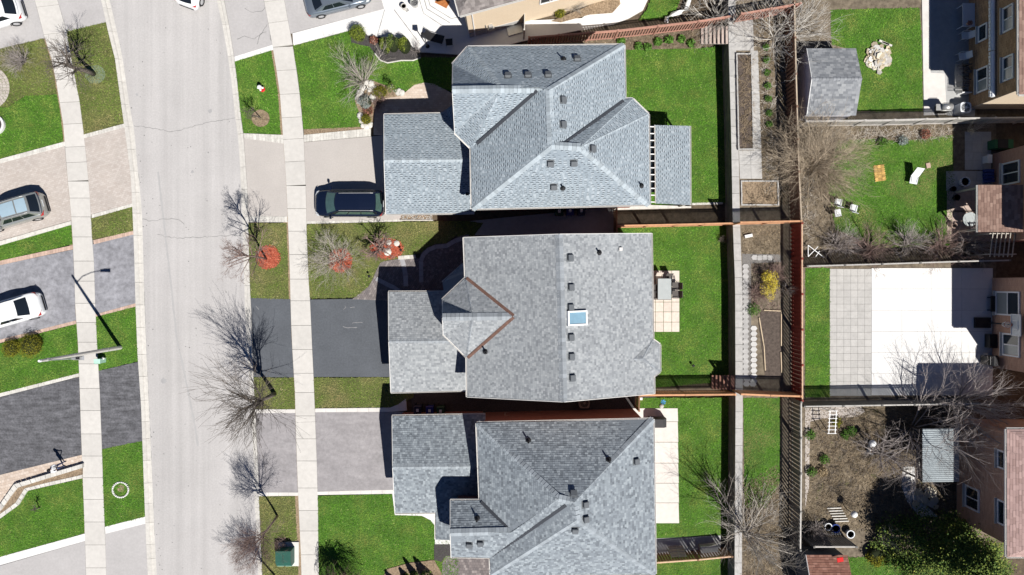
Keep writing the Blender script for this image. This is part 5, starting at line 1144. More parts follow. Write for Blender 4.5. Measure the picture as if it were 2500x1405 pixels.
# top front yard
bareshrub('tall bare vase shaped tree in the rock garden', 890, 203, 4.6, 2.5, 109, 'bark_l', stems=17, nch=(0, 7, 6, 4), r0=.055, name='bare_tree', cat='tree', tw=.005, flat=.9)
bareshrub('small reddish bare bush at the edge of the shaded walkway', 925, 248, 1.0, .8, 110, 'bark_r', stems=24)
leafshrub('round clipped yellow-green ball shrub above the top front lawn', 880, 92, 1.5, .62, 'leaf', 111, n=2600, size=.06)
leafshrub('variegated yellow shrub in the dark mulch bed', 945, 118, 1.2, .42, 'leaf', 112, n=1100, size=.07, ry=.85, lobes=4)
leafshrub('pointed dark green shrub beside the variegated shrub', 964, 117, 1.6, .55, 'leaf_c', 113, n=1800, size=.06, ry=.75, lobes=5)
leafshrub('bushy green shrub nearest the black lamp post', 992, 120, 1.5, .58, 'leaf', 114, n=2000, size=.06, ry=.75, lobes=5)
leafshrub('orange dry grass clump in the dark mulch bed', 915, 103, .6, .32, 'leaf_r', 115, n=400, size=.1, core=False)
bareshrub('sparse bare bush against the white concrete', 1016, 126, 1.7, .6, 116, 'bark_g', stems=14)
leafshrub('low olive shrub in the rock garden', 930, 229, .7, .62, 'leaf_o', 117, n=1300, size=.06, ry=.45)
leafshrub('silvery blue creeping juniper in the rock garden', 894, 252, .7, .62, 'leaf_s', 118, n=1700, size=.07, lobes=5)
leafshrub('rusty pink heather below the silvery juniper', 900, 272, .45, .4, 'leaf_r', 119, n=700, size=.07)
leafshrub('little olive ball shrub at the driveway corner of the rock garden', 897, 296, .8, .4, 'leaf_o', 120, n=900, size=.06)
rk = random.Random(4)
for i in range(22):
    x, y = [(884, 206), (895, 203), (906, 206), (913, 216), (914, 230), (910, 240), (886, 216), (880, 228), (874, 240), (876, 250), (903, 220), (893, 213), (975, 222), (982, 228), (965, 222), (971, 228), (957, 212), (886, 308), (895, 309), (903, 306), (882, 296), (880, 284)][i]
    mb = MB(); r_ = rk.uniform(.13, .27); mb.lathe((0, 0, 0), [(r_, -.05), (r_ * 1.1, r_ * .3), (r_ * .8, r_ * .7), (r_ * .3, r_ * .85)], 7); mb.v = [(a * rk.uniform(.8, 1.2), b * rk.uniform(.8, 1.2), c) for a, b, c in mb.v]
    setp(mb.build('rock', mt['stone_l'], loc=P(x, y, .04), rz=rk.uniform(0, 6)), label='rounded pale rock in the rock garden beside the top driveway', cat='rock', group='rocks of the rock garden')
mt['chip'] = MT('mulch_chip', [(0, (0.16, 0.03, 0.02)), (.5, (0.42, 0.09, 0.05)), (1, (0.62, 0.24, 0.15))], patch=.2)
# middle front yard
def mulchring(label, x, y, rx, ry): 
    rr = random.Random(int(x)); pts = [(x + rx * math.cos(a / 40 * 6.283) * rr.uniform(.88, 1.1), y + ry * math.sin(a / 40 * 6.283) * rr.uniform(.88, 1.1)) for a in range(40)]
    b_ = sheet('bed', pts, 0.05, mt['mulch_r'], .08, kind='structure', label=label)
    me = blades([(x + rx * 1.12 * math.cos(a / 24 * 6.283), y + ry * 1.12 * math.sin(a / 24 * 6.283)) for a in range(24)], .05, 330, int(x)); setp(link('mulch_chip', me, mt['chip'], b_), kind='stuff'); return b_
mulchring('red mulch ring under the street tree', 655, 629, 27, 27)
mulchring('red mulch ring under the wide silvery bush', 831, 637, 27, 27)
mulchring('red mulch ring under the small forked tree', 945, 608, 37, 23)
sheet('bed', [(636 + 22 * math.cos(a / 20 * 6.283), 289 + 21 * math.sin(a / 20 * 6.283)) for a in range(20)], .04, mt['mulch_b'], .08, kind='structure', label='brown mulch ring under the thin sapling')
sheet('bed', [(232 + 25 * math.cos(a / 20 * 6.283), 182 + 23 * math.sin(a / 20 * 6.283)) for a in range(20)], .012, mt['grey_patch'], .05, kind='structure', label='greenish grey sprayed ring around the small bare tree')
bareshrub('wide silvery bare bush over a red mulch ring', 828, 634, 2.6, 2.35, 121, 'bark_l', stems=30, nch=(0, 7, 5, 4), r0=.02, flat=1.0, base=.3)
baretree('small forked tree over the red mulch by the curved walkway', 938, 610, 2.4, 1.35, 122, 'bark_r', nch=(9, 6, 5), mx=3, trunk=.3, r0=.06, ang=(.5, 1.0))
for x, y, s_ in ((947, 616, .26), (969, 595, .2), (950, 593, .18)):
    mb = MB(); mb.lathe((0, 0, 0), [(s_, -.03), (s_ * 1.1, s_ * .4), (s_ * .5, s_ * .7)], 8); setp(mb.build('rock', mt['stone_l'], loc=P(x, y, .05)), label={947: 'white rock at the trunk of the small forked tree', 969: 'pale rock at the lawn edge of the red mulch', 950: 'grey rock on the upper part of the red mulch'}[x], cat='rock', group='rocks on the red mulch')
# bottom front yard
wp = empty('weeping_tree', P(846, 1412), label='umbrella shaped weeping bare tree beside the sidewalk at the bottom', cat='tree'); tm, cm = MB(), MB(); rr = random.Random(123)
tm.tube([(0, 0, -.03), (.05, 0, 1.2), (0, 0, 2.3)], [.12, .1, .09], 8)
for k in range(150):
    a = rr.uniform(0, 6.283); ro_ = rr.uniform(.5, 1.75); zt = rr.uniform(2.5, 3.2); ze = rr.uniform(.5, 1.5); c_, s_ = math.cos(a), math.sin(a); j_ = lambda: rr.uniform(-.12, .12)
    pts = [(0, 0, 2.25), (c_ * ro_ * .45 + j_(), s_ * ro_ * .45 + j_(), zt), (c_ * ro_ * .85 + j_(), s_ * ro_ * .85 + j_(), zt - .35), (c_ * ro_ + j_(), s_ * ro_ + j_(), (zt + ze) / 2), (c_ * ro_ * 1.05 + j_(), s_ * ro_ * 1.05 + j_(), ze)]
    (tm if k < 14 else cm).tube(pts, [.035, .022, .014, .010, .006], 4, cap=False)
    for q in range(5):
        p0 = Vector(pts[rr.choice((2, 2, 3))]); e_ = p0 + Vector((rr.uniform(-.35, .35), rr.uniform(-.35, .35), -rr.uniform(.3, .9))); cm.tube([p0, p0.lerp(e_, .5) + Vector((j_(), j_(), .1)), e_], [.009, .007, .005], 3, cap=False)
tm.build('trunk', mt['bark_t'], wp, smooth=True); cm.build('crown', mt['bark_t'], wp, smooth=True)
def conifer(label, x, y, h, r_, seed, zg=0.0, mat='leaf_c', n=900):
    rng = np.random.default_rng(seed); root = empty('conifer', P(x, y, zg), label=label, cat='tree'); mb = MB()
    for i in range(n):
        t = rng.random() ** 1.3; a = rng.uniform(0, 6.283); rr_ = r_ * (1 - t) * rng.uniform(.6, 1.05) + .02; p = np.array([rr_ * math.cos(a), rr_ * math.sin(a), h * (.04 + .96 * t)])
        u = np.array([math.cos(a), math.sin(a), .3]) + rng.normal(0, .3, 3); v = np.cross(u, [0, 0, 1.]) + rng.normal(0, .2, 3); s_ = .09
        mb.face([p - u * s_ * .4, p + v * s_ * .4, p + u * s_ * .7, p - v * s_ * .4], rng.random())
    mb.build('crown', mt[mat], root, tint=True); tm = MB(); tm.tube([(0, 0, -.03), (0, 0, h * .95)], [.05, .01], 6); tm.build('trunk', mt['bark'], root)
for k, (x, y, h, r_) in enumerate(((962, 1425, 1.6, .33), (990, 1408, 1.1, .25), (1012, 1402, 2.0, .25), (1042, 1408, 2.4, .48))):
    conifer(['pointed conifer nearest the sidewalk in the bottom bed', 'smallest conifer in the bottom bed', 'slim conifer in the bottom bed', 'broadest pointed conifer in the bottom bed by the landing'][k], x, y, h, r_, 130 + k)
leafshrub('larger round olive shrub by the lamp post lawn', 88, 843, 1.1, .92, 'leaf_o', 140, n=3200, size=.06)
leafshrub('smaller round olive shrub by the lamp post lawn', 39, 850, .9, .68, 'leaf_o', 141, n=2000, size=.06)
# back gardens
leafshrub('bright yellow flowering bush beside the deep red fence', 1868, 695, 1.4, .8, 'leaf_y', 142, ZT, n=2600, size=.07, lobes=9, ry=1.1, core=False)
bareshrub('dark bare rose bush beside the yellow bush', 1890, 668, 1.1, .85, 143, 'bark_r', ZT, stems=26)
bareshrub('reddish bare bush below the yellow bush', 1848, 715, 1.0, .9, 144, 'bark_r', ZT, stems=30)
bareshrub('pale twiggy bush poking through the deep red fence', 1914, 706, 2.2, .6, 145, 'bark_g', ZT, stems=16)
leafshrub('low green clump below the yellow bush', 1838, 756, .4, .5, 'leaf_g', 146, ZT, n=500, size=.08, core=False)
for k, y in enumerate((118, 149, 180, 212, 243, 278, 305)): leafshrub(['first', 'second', 'third', 'fourth', 'fifth', 'sixth', 'seventh'][k] + ' green tuft from the pink fence in the leaf strewn strip', 1868 + k * 1.5, y, .35, .26, 'leaf_g', 150 + k, ZT, n=220, size=.09, core=False)
for o_ in [o for o in bpy.data.objects if 'green tuft from the pink fence' in str(o.get('label'))]: o_['group'] = 'green tufts in the leaf strewn strip'
for k, (x, y) in enumerate(((1515, 102), (1558, 115), (1605, 104), (1632, 100), (1662, 98), (1686, 108), (1580, 118))):
    leafshrub(['first', 'third', 'fourth', 'fifth', 'sixth', 'seventh', 'second lower'][k] + ' strappy bulb clump along the pink fence from the house end', x, y, .35, .3, 'leaf_g', 160 + k, n=130, size=.2, core=False)
for o_ in [o for o in bpy.data.objects if 'strappy bulb clump' in str(o.get('label'))]: o_['group'] = 'bulb clumps along the pink fence'
bareshrub('huge tan bare thicket behind the top brown fence', 1978, 402, 4.6, 3.9, 170, 'bark_th', ZT, stems=85, nch=(0, 8, 6, 4), r0=.035, name='bare_thicket', flat=1.0)
bareshrub('pale branched bare tree over the corner of the pink fence', 1890, 92, 4.2, 3.7, 171, 'bark_w', ZT, stems=13, nch=(0, 9, 6, 4), r0=.042, name='bare_tree', cat='tree', flat=1.0, crook=.2)
bareshrub('pale bare tree at the top edge left of the steps', 1742, 42, 3.6, 3.2, 172, 'bark_w', 0, stems=12, nch=(0, 9, 6, 4), r0=.042, name='bare_tree', cat='tree', flat=1.0, crook=.2)
bareshrub('big tangled bare tree at the end of the retaining wall', 1818, 1300, 6.4, 4.3, 173, 'bark_l', ZT, stems=17, nch=(0, 10, 7, 4), r0=.075, name='bare_tree', cat='tree', flat=1.0, crook=.17)
bareshrub('broad bare tree over the gazebo', 2225, 1046, 7.0, 4.4, 174, 'bark_g', ZT, stems=14, nch=(0, 10, 7, 4), r0=.08, name='bare_tree', cat='tree', flat=1.0, crook=.15)
bareshrub('dense bare tree against the brick wall above the gazebo', 2335, 985, 6.6, 3.4, 175, 'bark_g', ZT, stems=20, nch=(0, 9, 6, 4), r0=.07, name='bare_tree', cat='tree', flat=1.0, crook=.15)
for k, (x, y, r_) in enumerate(((2040, 600, 1.5), (2120, 608, 1.9), (2210, 596, 1.7), (2290, 600, 2.0), (2360, 600, 1.6))):
    bareshrub(['first', 'second', 'third', 'fourth', 'fifth'][k] + ' bare bush from the red fence in the row above the white patio', x, y, 2.4, r_, 180 + k, 'bark_r' if k % 2 else 'bark_g', ZT, stems=22, nch=(0, 6, 5, 3), crook=.2, r0=.04)
bareshrub('small pale bare bush at the end of the pale grey fence', 2362, 318, 2.2, .9, 186, 'bark_l', ZT, stems=12, crook=.22)
bareshrub('little twiggy bush at the corner of the orange fence', 1762, 586, .7, .45, 187, 'bark', 0, stems=20)
bareshrub('wiry bare bush in the shade near the evergreen', 2150, 1302, 2.6, 1.1, 188, 'bark_l', ZT, stems=10, nch=(0, 6, 4, 3), crook=.25)
bareshrub('grey bare bush over the plant pots', 1985, 1290, 2.2, 1.0, 189, 'bark_g', ZT, stems=24, crook=.2)
bareshrub('slim bare shrub in the overgrown garden', 2055, 1215, 2.2, .6, 190, 'bark', ZT, stems=10)
for k, (x, y) in enumerate(((1840, 490), (1870, 470), (1885, 492))):
    bareshrub('straw stalks in the square stone bed, ' + ['clump nearest the retaining wall', 'clump in the middle', 'clump nearest the brown fence'][k], x, y, .5, .8, 191 + k, 'bark_t', ZT + .05, stems=16, nch=(0, 2, 1), mx=2, r0=.014, flat=1.3, name='straw_clump')
for o_ in [o for o in bpy.data.objects if 'straw stalks in the square' in str(o.get('label'))]: o_['group'] = 'straw in the square bed'
bareshrub('dry curled stalks filling the end of the long planter', 1819, 150, .4, .5, 196, 'bark_t', ZT + .17, stems=22, nch=(0, 2, 1), mx=2, r0=.014, flat=1.3, name='straw_clump')
for k, (x, y, m_) in enumerate(((2060, 1060, 'leaf_g'), (2075, 1052, 'leaf_g'), (1975, 1060, 'leaf_g'), (2010, 1120, 'leaf_g'), (1978, 1150, 'leaf_g'), (2005, 1150, 'straw'), (2040, 1030, 'leaf_o'), (2150, 350, 'leaf_g'), (2200, 345, 'leaf_s'), (2255, 330, 'leaf_r'))):
    leafshrub(['bright green clump left of the globe lamp', 'bright green clump nearest the globe lamp', 'green sprig beside the brick path', 'green sprig in the middle of the overgrown garden', 'lower green sprig beside the brick path', 'straw coloured clump in the overgrown garden', 'olive clump below the white trellis', 'green spiky clump on the chair lawn edge', 'grey leafy clump under the pale grey fence', 'rusty dry clump under the pale grey fence'][k], x, y, .4, .38, m_, 200 + k, ZT, n=320, size=.1, core=False)
bareshrub('low wiry bare tree over the shaded part of the overgrown garden', 2150, 1105, 3.6, 2.3, 176, 'bark_g', ZT, stems=16, nch=(0, 8, 5, 4), r0=.06, name='bare_tree', cat='tree', flat=1.0, crook=.2)
# evergreen mass at the bottom right: one spreading cedar
rng = np.random.default_rng(77); ev = empty('cedar_tree', P(2262, 1325, ZT), label='large spreading green cedar at the bottom right', cat='tree'); mb = MB(); rr = random.Random(9)
for k in range(170):
    z = 6.0 * rr.random() ** 1.15 + .3; mr_ = 3.3 * (1 - (z / 7.4) ** 1.5); a = rr.uniform(0, 6.283); t = math.sqrt(rr.random()); lr = rr.uniform(.45, .9)
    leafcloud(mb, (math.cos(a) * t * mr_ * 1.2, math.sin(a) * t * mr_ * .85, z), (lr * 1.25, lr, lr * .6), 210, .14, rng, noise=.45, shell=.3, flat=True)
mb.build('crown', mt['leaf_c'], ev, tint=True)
tm = MB()
for k in range(12):
    a = k * .55; tm.tube([(.2, 0, -.05), (math.cos(a) * 1.2, math.sin(a) * .8, 1.3), (math.cos(a) * 2.6, math.sin(a) * 1.8, 2.6)], [.09, .06, .02], 6)
tm.tube([(0, 0, -.05), (0, 0, 5.8)], [.16, .03], 8); tm.build('trunk', mt['bark'], ev)
leafshrub('yellow-green low shrub at the foot of the cedar', 2130, 1352, .8, .8, 'leaf_o', 230, ZT, n=1500, size=.09, lobes=6)
pt = empty('pompom_topiary', P(967, 227), label='slim pompom topiary casting a lobed shadow in the rock garden', cat='plant'); tm = MB(); tm.tube([(0, 0, 0), (0, 0, 1.9)], [.03, .015], 6); tm.build('stem', mt['bark'], pt); mb = MB(); rng = np.random.default_rng(5)
for q, r_ in (((0, 0, 1.95), .2), ((.05, -.05, 1.5), .2), ((-.28, .02, 1.45), .17), ((.0, .05, 1.05), .17), ((-.3, -.1, .9), .15), ((.05, 0, .6), .14)): leafcloud(mb, q, (r_, r_, r_), 150, .06, rng)
mb.build('leaves', mt['leaf_c'], pt, tint=True)
for x, y, lb in ((904, 675, 'black stake light at the lawn edge of the curved walkway'), (981, 612, 'black stake light beside the red mulch and curved walkway')):
    o_ = empty('stake_light', P(x, y), label=lb, cat='light'); mb = MB(); mb.tube([(0, 0, 0), (0, 0, .45)], [.015, .015], 6); mb.build('stake', mt['dark'], o_); mb = MB(); mb.lathe((0, 0, .42), [(.05, 0), (.1, .08), (.04, .14)], 8); mb.build('head', mt['dark'], o_)
# dry stalks and twigs lying about the rough gardens: a mass nobody could count
def undergrowth(pts, z, n, seed, bark, label, hmax=.5):
    rr = random.Random(seed); mb = MB(); xs = [p_[0] for p_ in pts]; ys_ = [p_[1] for p_ in pts]
    while n:
        x, y = rr.uniform(min(xs), max(xs)), rr.uniform(min(ys_), max(ys_))
        if not inpoly(np.array([x]), np.array([y]), pts)[0]: continue
        b = P(x, y, z); n -= 1
        for k in range(rr.randint(2, 6)):
            a = rr.uniform(0, 6.283); l_ = rr.uniform(.15, .6); e_ = b + Vector((math.cos(a) * l_, math.sin(a) * l_, rr.uniform(.02, hmax) * l_)); mb.tube([b, b.lerp(e_, .5) + Vector((rr.uniform(-.06, .06), rr.uniform(-.06, .06), .06)), e_], [.012, .009, .006], 3, cap=False)
    setp(mb.build('undergrowth', mt[bark]), kind='stuff', label=label)
undergrowth([(1985, 1030), (2200, 1010), (2200, 1230), (1985, 1250)], ZT, 330, 1, 'bark_t', 'tan dry stalks across the overgrown garden')
undergrowth([(1985, 1020), (2230, 1005), (2230, 1240), (1985, 1270)], ZT, 240, 2, 'bark', 'dark dead stems across the overgrown garden')
undergrowth([(1962, 315), (2320, 312), (2320, 340), (1990, 352), (1990, 560), (1962, 620)], ZT, 260, 3, 'bark_l', 'pale fallen twigs along the pale grey fence')
undergrowth([(1818, 1180), (1905, 1150), (1925, 1420), (1818, 1420)], ZT, 220, 4, 'bark_t', 'fallen twigs under the big tangled tree')
undergrowth([(1806, 140), (1836, 140), (1842, 360), (1812, 360)], ZT + .17, 130, 5, 'bark_t', 'dry stalks lying in the long planter', .2)
undergrowth([(1836, 650), (1905, 650), (1905, 760), (1836, 760)], ZT, 70, 6, 'bark_r', 'dead stems around the yellow bush')
undergrowth([(1850, 60), (1905, 60), (1915, 480), (1870, 480)], ZT, 170, 7, 'bark_l', 'pale fallen twigs along the brown fence')
undergrowth([(2000, 585), (2330, 575), (2400, 635), (2000, 640)], ZT, 200, 8, 'bark', 'dark fallen branches under the row of bare bushes')
# ---------------------------------------------------------------- vehicles
def paint(name, c, metal=0.3, rough=0.25):
    m = M(name, c, rough=rough, var=0.02, bump=0, metal=metal, spec=0.5)
    b = m.node_tree.nodes['Principled BSDF']; b.inputs['Coat Weight'].default_value = 0.6; b.inputs['Coat Roughness'].default_value = 0.05
    return m
mt['tyre'] = M('tyre_rubber', (0.015, 0.015, 0.016), rough=.9, bump=0); mt['rim'] = M('alloy_rim', (0.62, 0.63, 0.65), rough=.3, metal=.7, bump=0, var=.03)
mt['tail'] = M('tail_light', (0.42, 0.012, 0.015), rough=.15, bump=0, var=.1, spec=.6); mt['head'] = M('head_light', (0.62, 0.65, 0.67), rough=.1, bump=0, spec=.7)
mt['sunroof'] = M('sunroof_glass', (0.30, 0.40, 0.47), rough=.1, bump=0, var=.05, spec=.7); mt['carglass'] = M('car_glass', (0.010, 0.014, 0.02), rough=.04, bump=0, var=0, spec=.6); mt['cargreen'] = M('tinted_glass', (0.055, 0.10, 0.09), rough=.05, bump=0, var=.2, spec=.6); mt['trim'] = M('black_trim', (0.015, 0.015, 0.017), rough=.6, bump=0)
def car(label, x, y, head, L_, W, kind, pm, front=True, glass='carglass', roofglass=False, name='car', cat='car'):
    K = {'sedan': dict(H=1.44, belt=.93, rg=-.365, rr=-.2, rf=.065, ws=.235, deck=.98, hood=.86, nose=.62),
         'suv': dict(H=1.66, belt=1.06, rg=-.475, rr=-.375, rf=.04, ws=.22, deck=1.06, hood=.98, nose=.7),
         'hatch': dict(H=1.48, belt=.96, rg=-.465, rr=-.30, rf=.05, ws=.25, deck=.98, hood=.86, nose=.62),
         'van': dict(H=1.74, belt=1.08, rg=-.482, rr=-.405, rf=.13, ws=.30, deck=1.08, hood=.94, nose=.68)}[kind]
    hw = W / 2; root = empty(name, P(x, y), R(head), label=label, cat=cat); mb = MB()
    st = [(-.5, .70, .62), (-.492, .80, .78), (-.47, .9, K['deck'] - .1), (-.44, .95, K['deck'] - .01), (-.38, .985, K['deck'] + .02), (-.25, 1, K['belt'] + .03), (-.05, 1, K['belt'] + .02), (.15, 1, K['belt'] + .01), (.22, .995, K['belt']), (.30, .985, K['hood'] + .05), (.40, .95, K['hood'] - .03), (.455, .88, K['hood'] - .13), (.485, .78, K['nose'] + .02), (.5, .66, K['nose'] - .1)]
    secs = []
    for fx, fw, dz_ in st:
        w_ = hw * fw; sc_ = []
        half = [(w_ * .86, .2), (w_ * .985, .34), (w_, .56), (w_ * .985, dz_ - .16), (w_ * .95, dz_ - .05), (w_ * .86, dz_), (w_ * .45, dz_ + .03)]
        sc_ = [(fx * L_, -a, z) for a, z in half] + [(fx * L_, 0, dz_ + .04)] + [(fx * L_, a, z) for a, z in reversed(half)]
        secs.append(sc_)
    m = len(secs[0]); vs_ = [v for s_ in secs for v in s_]; fs = []
    for i in range(len(secs) - 1):
        for j in range(m - 1): fs.append((i * m + j, i * m + j + 1, (i + 1) * m + j + 1, (i + 1) * m + j))
    fs.append(tuple(range(m - 1, -1, -1))); fs.append(tuple((len(secs) - 1) * m + j for j in range(m)))
    mb.idx(vs_, fs); body = mb.build('body', pm, root, smooth=True)
    # cabin shell
    cols = (-1, -.55, 0, .55, 1); Z = K['H']
    rows = [(K['rg'], .86, K['belt'] + .0, -.0), (K['rr'], .70, Z - .07, 0), (K['rr'] * .6 + K['rf'] * .4, .70, Z - .012, 0), (K['rf'], .68, Z - .05, 0), (K['ws'], .86, K['belt'] - .02, 0)]
    def gp(r_, c):
        fx, fw, z, _ = rows[r_]; bow = (1 - c * c)
        xx = fx * L_ + (bow * .13 if r_ >= 3 else 0) - (bow * .10 if r_ == 0 else (bow * .05 if r_ == 1 else 0))
        return Vector((xx, c * hw * fw, z + bow * .035))
    mb = MB(); vs_ = [gp(r_, c) for r_ in range(5) for c in cols]; fs = [(r_ * 5 + j, r_ * 5 + j + 1, (r_ + 1) * 5 + j + 1, (r_ + 1) * 5 + j) for r_ in range(4) for j in range(4)]
    for sgn, c in ((-1, 0), (1, 4)): fs.append(tuple(r_ * 5 + c for r_ in range(5)) if sgn < 0 else tuple(r_ * 5 + c for r_ in range(4, -1, -1)))
    mb.idx(vs_, fs); mb.build('cabin', pm, root, smooth=False)
    def patch(nm, r0, r1, t0, t1, c0, c1, mat, parent=root, off=.014):
        mb = MB(); NX, NT = 6, 3; g = []
        for a in range(NT + 1):
            t = t0 + (t1 - t0) * a / NT
            for b in range(NX + 1):
                c = c0 + (c1 - c0) * b / NX; p0, p1 = gp(r0, c), gp(r1, c); n_ = Vector((p1.z - p0.z, 0, -(p1.x - p0.x))); n_ = n_ if n_.z > 0 else -n_
                g.append(p0.lerp(p1, t) + n_.normalized() * off)
        mb.idx(g, [(a * (NX + 1) + b, a * (NX + 1) + b + 1, (a + 1) * (NX + 1) + b + 1, (a + 1) * (NX + 1) + b) for a in range(NT) for b in range(NX)])
        return mb.build(nm, mat, parent, smooth=True)
    patch('windshield', 3, 4, .06, .93, -.9, .9, mt[glass]); patch('rear_window', 0, 1, .12, .92, -.84, .84, mt[glass])
    if roofglass: 
        patch('sunroof', 1, 2, .1, .98, -.72, .72, mt['sunroof'], off=.02); patch('sunroof', 2, 3, .06, .9, -.72, .72, mt['sunroof'], off=.02)
    # side windows: panes between belt and roof edge
    for sgn in (-1, 1):
        lo0, lo1 = gp(0, sgn), gp(4, sgn); up0, up1 = gp(1, sgn), gp(3, sgn); cuts = (.05, .36, .66, .93) if kind in ('van', 'suv') else (.12, .5, .88)
        for k in range(len(cuts) - 1):
            a, b = cuts[k] + .012, cuts[k + 1] - .012
            def sp(u_, v_): 
                lo = lo0.lerp(lo1, .06 + .88 * u_); up = up0.lerp(up1, u_); return lo.lerp(up, v_) + Vector((0, sgn * .014, .004))
            mb = MB(); mb.face([sp(a, .1), sp(b, .1), sp(b, .88), sp(a, .88)][::sgn]); mb.build('side_window', mt[glass], root)
        mb = MB(); mx_ = K['ws'] * L_ - .28; mb.box((mx_, sgn * (hw + .09), K['belt'] + .06), (.13, .2, .15)); mb.bar((mx_, sgn * (hw - .1), K['belt']), (mx_, sgn * (hw + .05), K['belt'] + .03), .06, .05); mb.build('mirror', pm, root)
        if kind in ('van', 'suv'):
            mb = MB(); mb.tube([(K['rr'] * L_ + .1, sgn * hw * .64, Z - .02), (K['rr'] * L_ + .3, sgn * hw * .64, Z + .03), (K['rf'] * L_ - .4, sgn * hw * .63, Z + .03), (K['rf'] * L_ - .15, sgn * hw * .63, Z - .01)], [.022] * 4, 6); mb.build('roof_rail', mt['steel'], root)
        for fx in (-.31, .315):
            mb = MB(); r_ = .34 if kind in ('van', 'suv') else .32; k = 20; yy_ = sgn * (hw - .1)
            prof = [(r_ * .68, -.1), (r_ * .96, -.11), (r_, -.07), (r_, .07), (r_ * .96, .11), (r_ * .68, .1)]
            vs_ = [(fx * L_ + q * math.cos(a), yy_ + d, r_ + q * math.sin(a)) for q, d in prof for a in [2 * math.pi * j / k for j in range(k)]]
            mb.idx(vs_, [(i * k + j, i * k + (j + 1) % k, (i + 1) * k + (j + 1) % k, (i + 1) * k + j) for i in range(5) for j in range(k)])
            wh = mb.build('wheel', mt['tyre'], root, smooth=True)
            mb = MB(); mb.idx([(fx * L_ + r_ * .68 * math.cos(2 * math.pi * j / k), yy_ + sgn * .085, r_ + r_ * .68 * math.sin(2 * math.pi * j / k)) for j in range(k)] + [(fx * L_, yy_ + sgn * .11, r_)], [(j, (j + 1) % k, k) for j in range(k)]); mb.build('rim', mt['rim'], wh)
        mb = MB(); zt = K['deck'] - .14; mb.idx([(-.497 * L_, sgn * hw * .5, zt - .1), (-.47 * L_, sgn * hw * .91, zt - .12), (-.43 * L_, sgn * hw * .97, zt - .02), (-.455 * L_, sgn * hw * .93, zt + .10), (-.488 * L_, sgn * hw * .7, zt + .02)], [(0, 1, 2, 3, 4)][::1]); 
        mb.v = [(a - .012, b + sgn * .012, c + .012) for a, b, c in mb.v]; mb.build('tail_light', mt['tail'], root)
        mb = MB(); zt = K['nose']; mb.idx([(.487 * L_, sgn * hw * .55, zt + .03), (.46 * L_, sgn * hw * .88, zt + .05), (.415 * L_, sgn * hw * .94, K['hood'] - .1), (.44 * L_, sgn * hw * .72, K['hood'] - .07)], [(0, 1, 2, 3)])
        mb.v = [(a + .015, b + sgn * .012, c + .02) for a, b, c in mb.v]; mb.build('headlight', mt['head'], root)
        for fx in (-.31, .315):
            mb = MB(); k = 12; r_ = .40; mb.idx([(fx * L_ + q * math.cos(math.pi * j / k), sgn * (hw + .006), .3 + q * math.sin(math.pi * j / k)) for q in (r_ * .84, r_) for j in range(k + 1)], [(j, j + 1, k + 2 + j, k + 1 + j) for j in range(k)]); mb.build('wheel_arch', mt['trim'], root)
    for sg_ in (-1, 1):
        mb = MB(); mb.box((sg_ * (.5 * L_ - .02), 0, .36), (.1, hw * 1.2, .14)); mb.build('bumper', mt['trim'], root)
    if kind in ('van', 'suv'):
        mb = MB(); mb.box((-.497 * L_, 0, K['deck'] - .35), (.02, .52, .12)); mb.build('licence_plate', mt['head'], root)
    return root
car('dark navy minivan nosed out from the topmost garage', 858, 500, 180, 5.0, 1.95, 'van', paint('navy_paint', (0.006, 0.011, 0.03), .2), glass='cargreen', name='minivan', cat='minivan')
car('silver crossover with a blue glass roof on the paver driveway', 45, 521, 196, 4.8, 1.9, 'suv', paint('silver_paint', (0.36, 0.37, 0.355), .5), roofglass=True, name='crossover_car', cat='car')
car('white sedan on the mottled asphalt driveway', 36, 762, 196, 4.9, 1.86, 'sedan', paint('white_paint_gloss', (0.78, 0.79, 0.79), 0), name='sedan_car')
car('white hatchback cut off by the top corner', -4, 48, 197, 4.4, 1.82, 'hatch', paint('white_paint_b', (0.78, 0.79, 0.79), 0), name='hatchback_car')
car('grey-blue sedan cut off by the top edge', 828, 5, 14, 4.75, 1.8, 'sedan', paint('greyblue_paint', (0.19, 0.225, 0.27), .5), name='sedan_car')
car('white car showing only its bumper at the top of the street', 484, -38, 70, 3.9, 1.8, 'hatch', paint('white_paint_c', (0.78, 0.79, 0.79), 0), name='hatchback_car')
# ---------------------------------------------------------------- street furniture
lp = empty('street_lamp', P(294, 849), label='tall concrete street lamp post on the far boulevard', cat='street lamp')
mb = MB(); mb.tube([(0, 0, -.05), (0, 0, 2.0), (0, 0, 8.5)], [.15, .135, .085], 8); mb.build('pole', mt['polec'], lp, smooth=False)
mb = MB(); mb.tube([(0, 0, 8.48), (0, 0, 8.62)], [.09, .07], 8); mb.build('pole_cap', mt['white'], lp)
mb = MB(); mb.tube([(0, 0, 1.6), (0, 0, 1.7)], [.155, .155], 8); mb.tube([(0, 0, 7.75), (0, 0, 7.95)], [.11, .11], 8); mb.build('band', mt['steel'], lp)
mb = MB(); mb.tube([(.05, 0, 7.85), (.7, .05, 8.45), (1.5, .12, 8.8), (2.25, .18, 8.9)], [.035, .032, .03, .03], 8); mb.build('arm', mt['steel'], lp)
mb = MB(); mb.idx([(2.15, .1, 8.86), (2.15, .26, 8.86), (2.9, .36, 8.86), (2.9, .08, 8.86), (2.2, .12, 8.98), (2.2, .24, 8.98), (2.8, .3, 8.96), (2.8, .12, 8.96)], [(3, 2, 1, 0), (4, 5, 6, 7), (0, 1, 5, 4), (1, 2, 6, 5), (2, 3, 7, 6), (3, 0, 4, 7)]); hd = mb.build('lamp_head', mt['steel'], lp)
mb = MB(); mb.box((2.58, .21, 8.97), (.22, .14, .06)); mb.build('photocell', mt['dark'], hd)
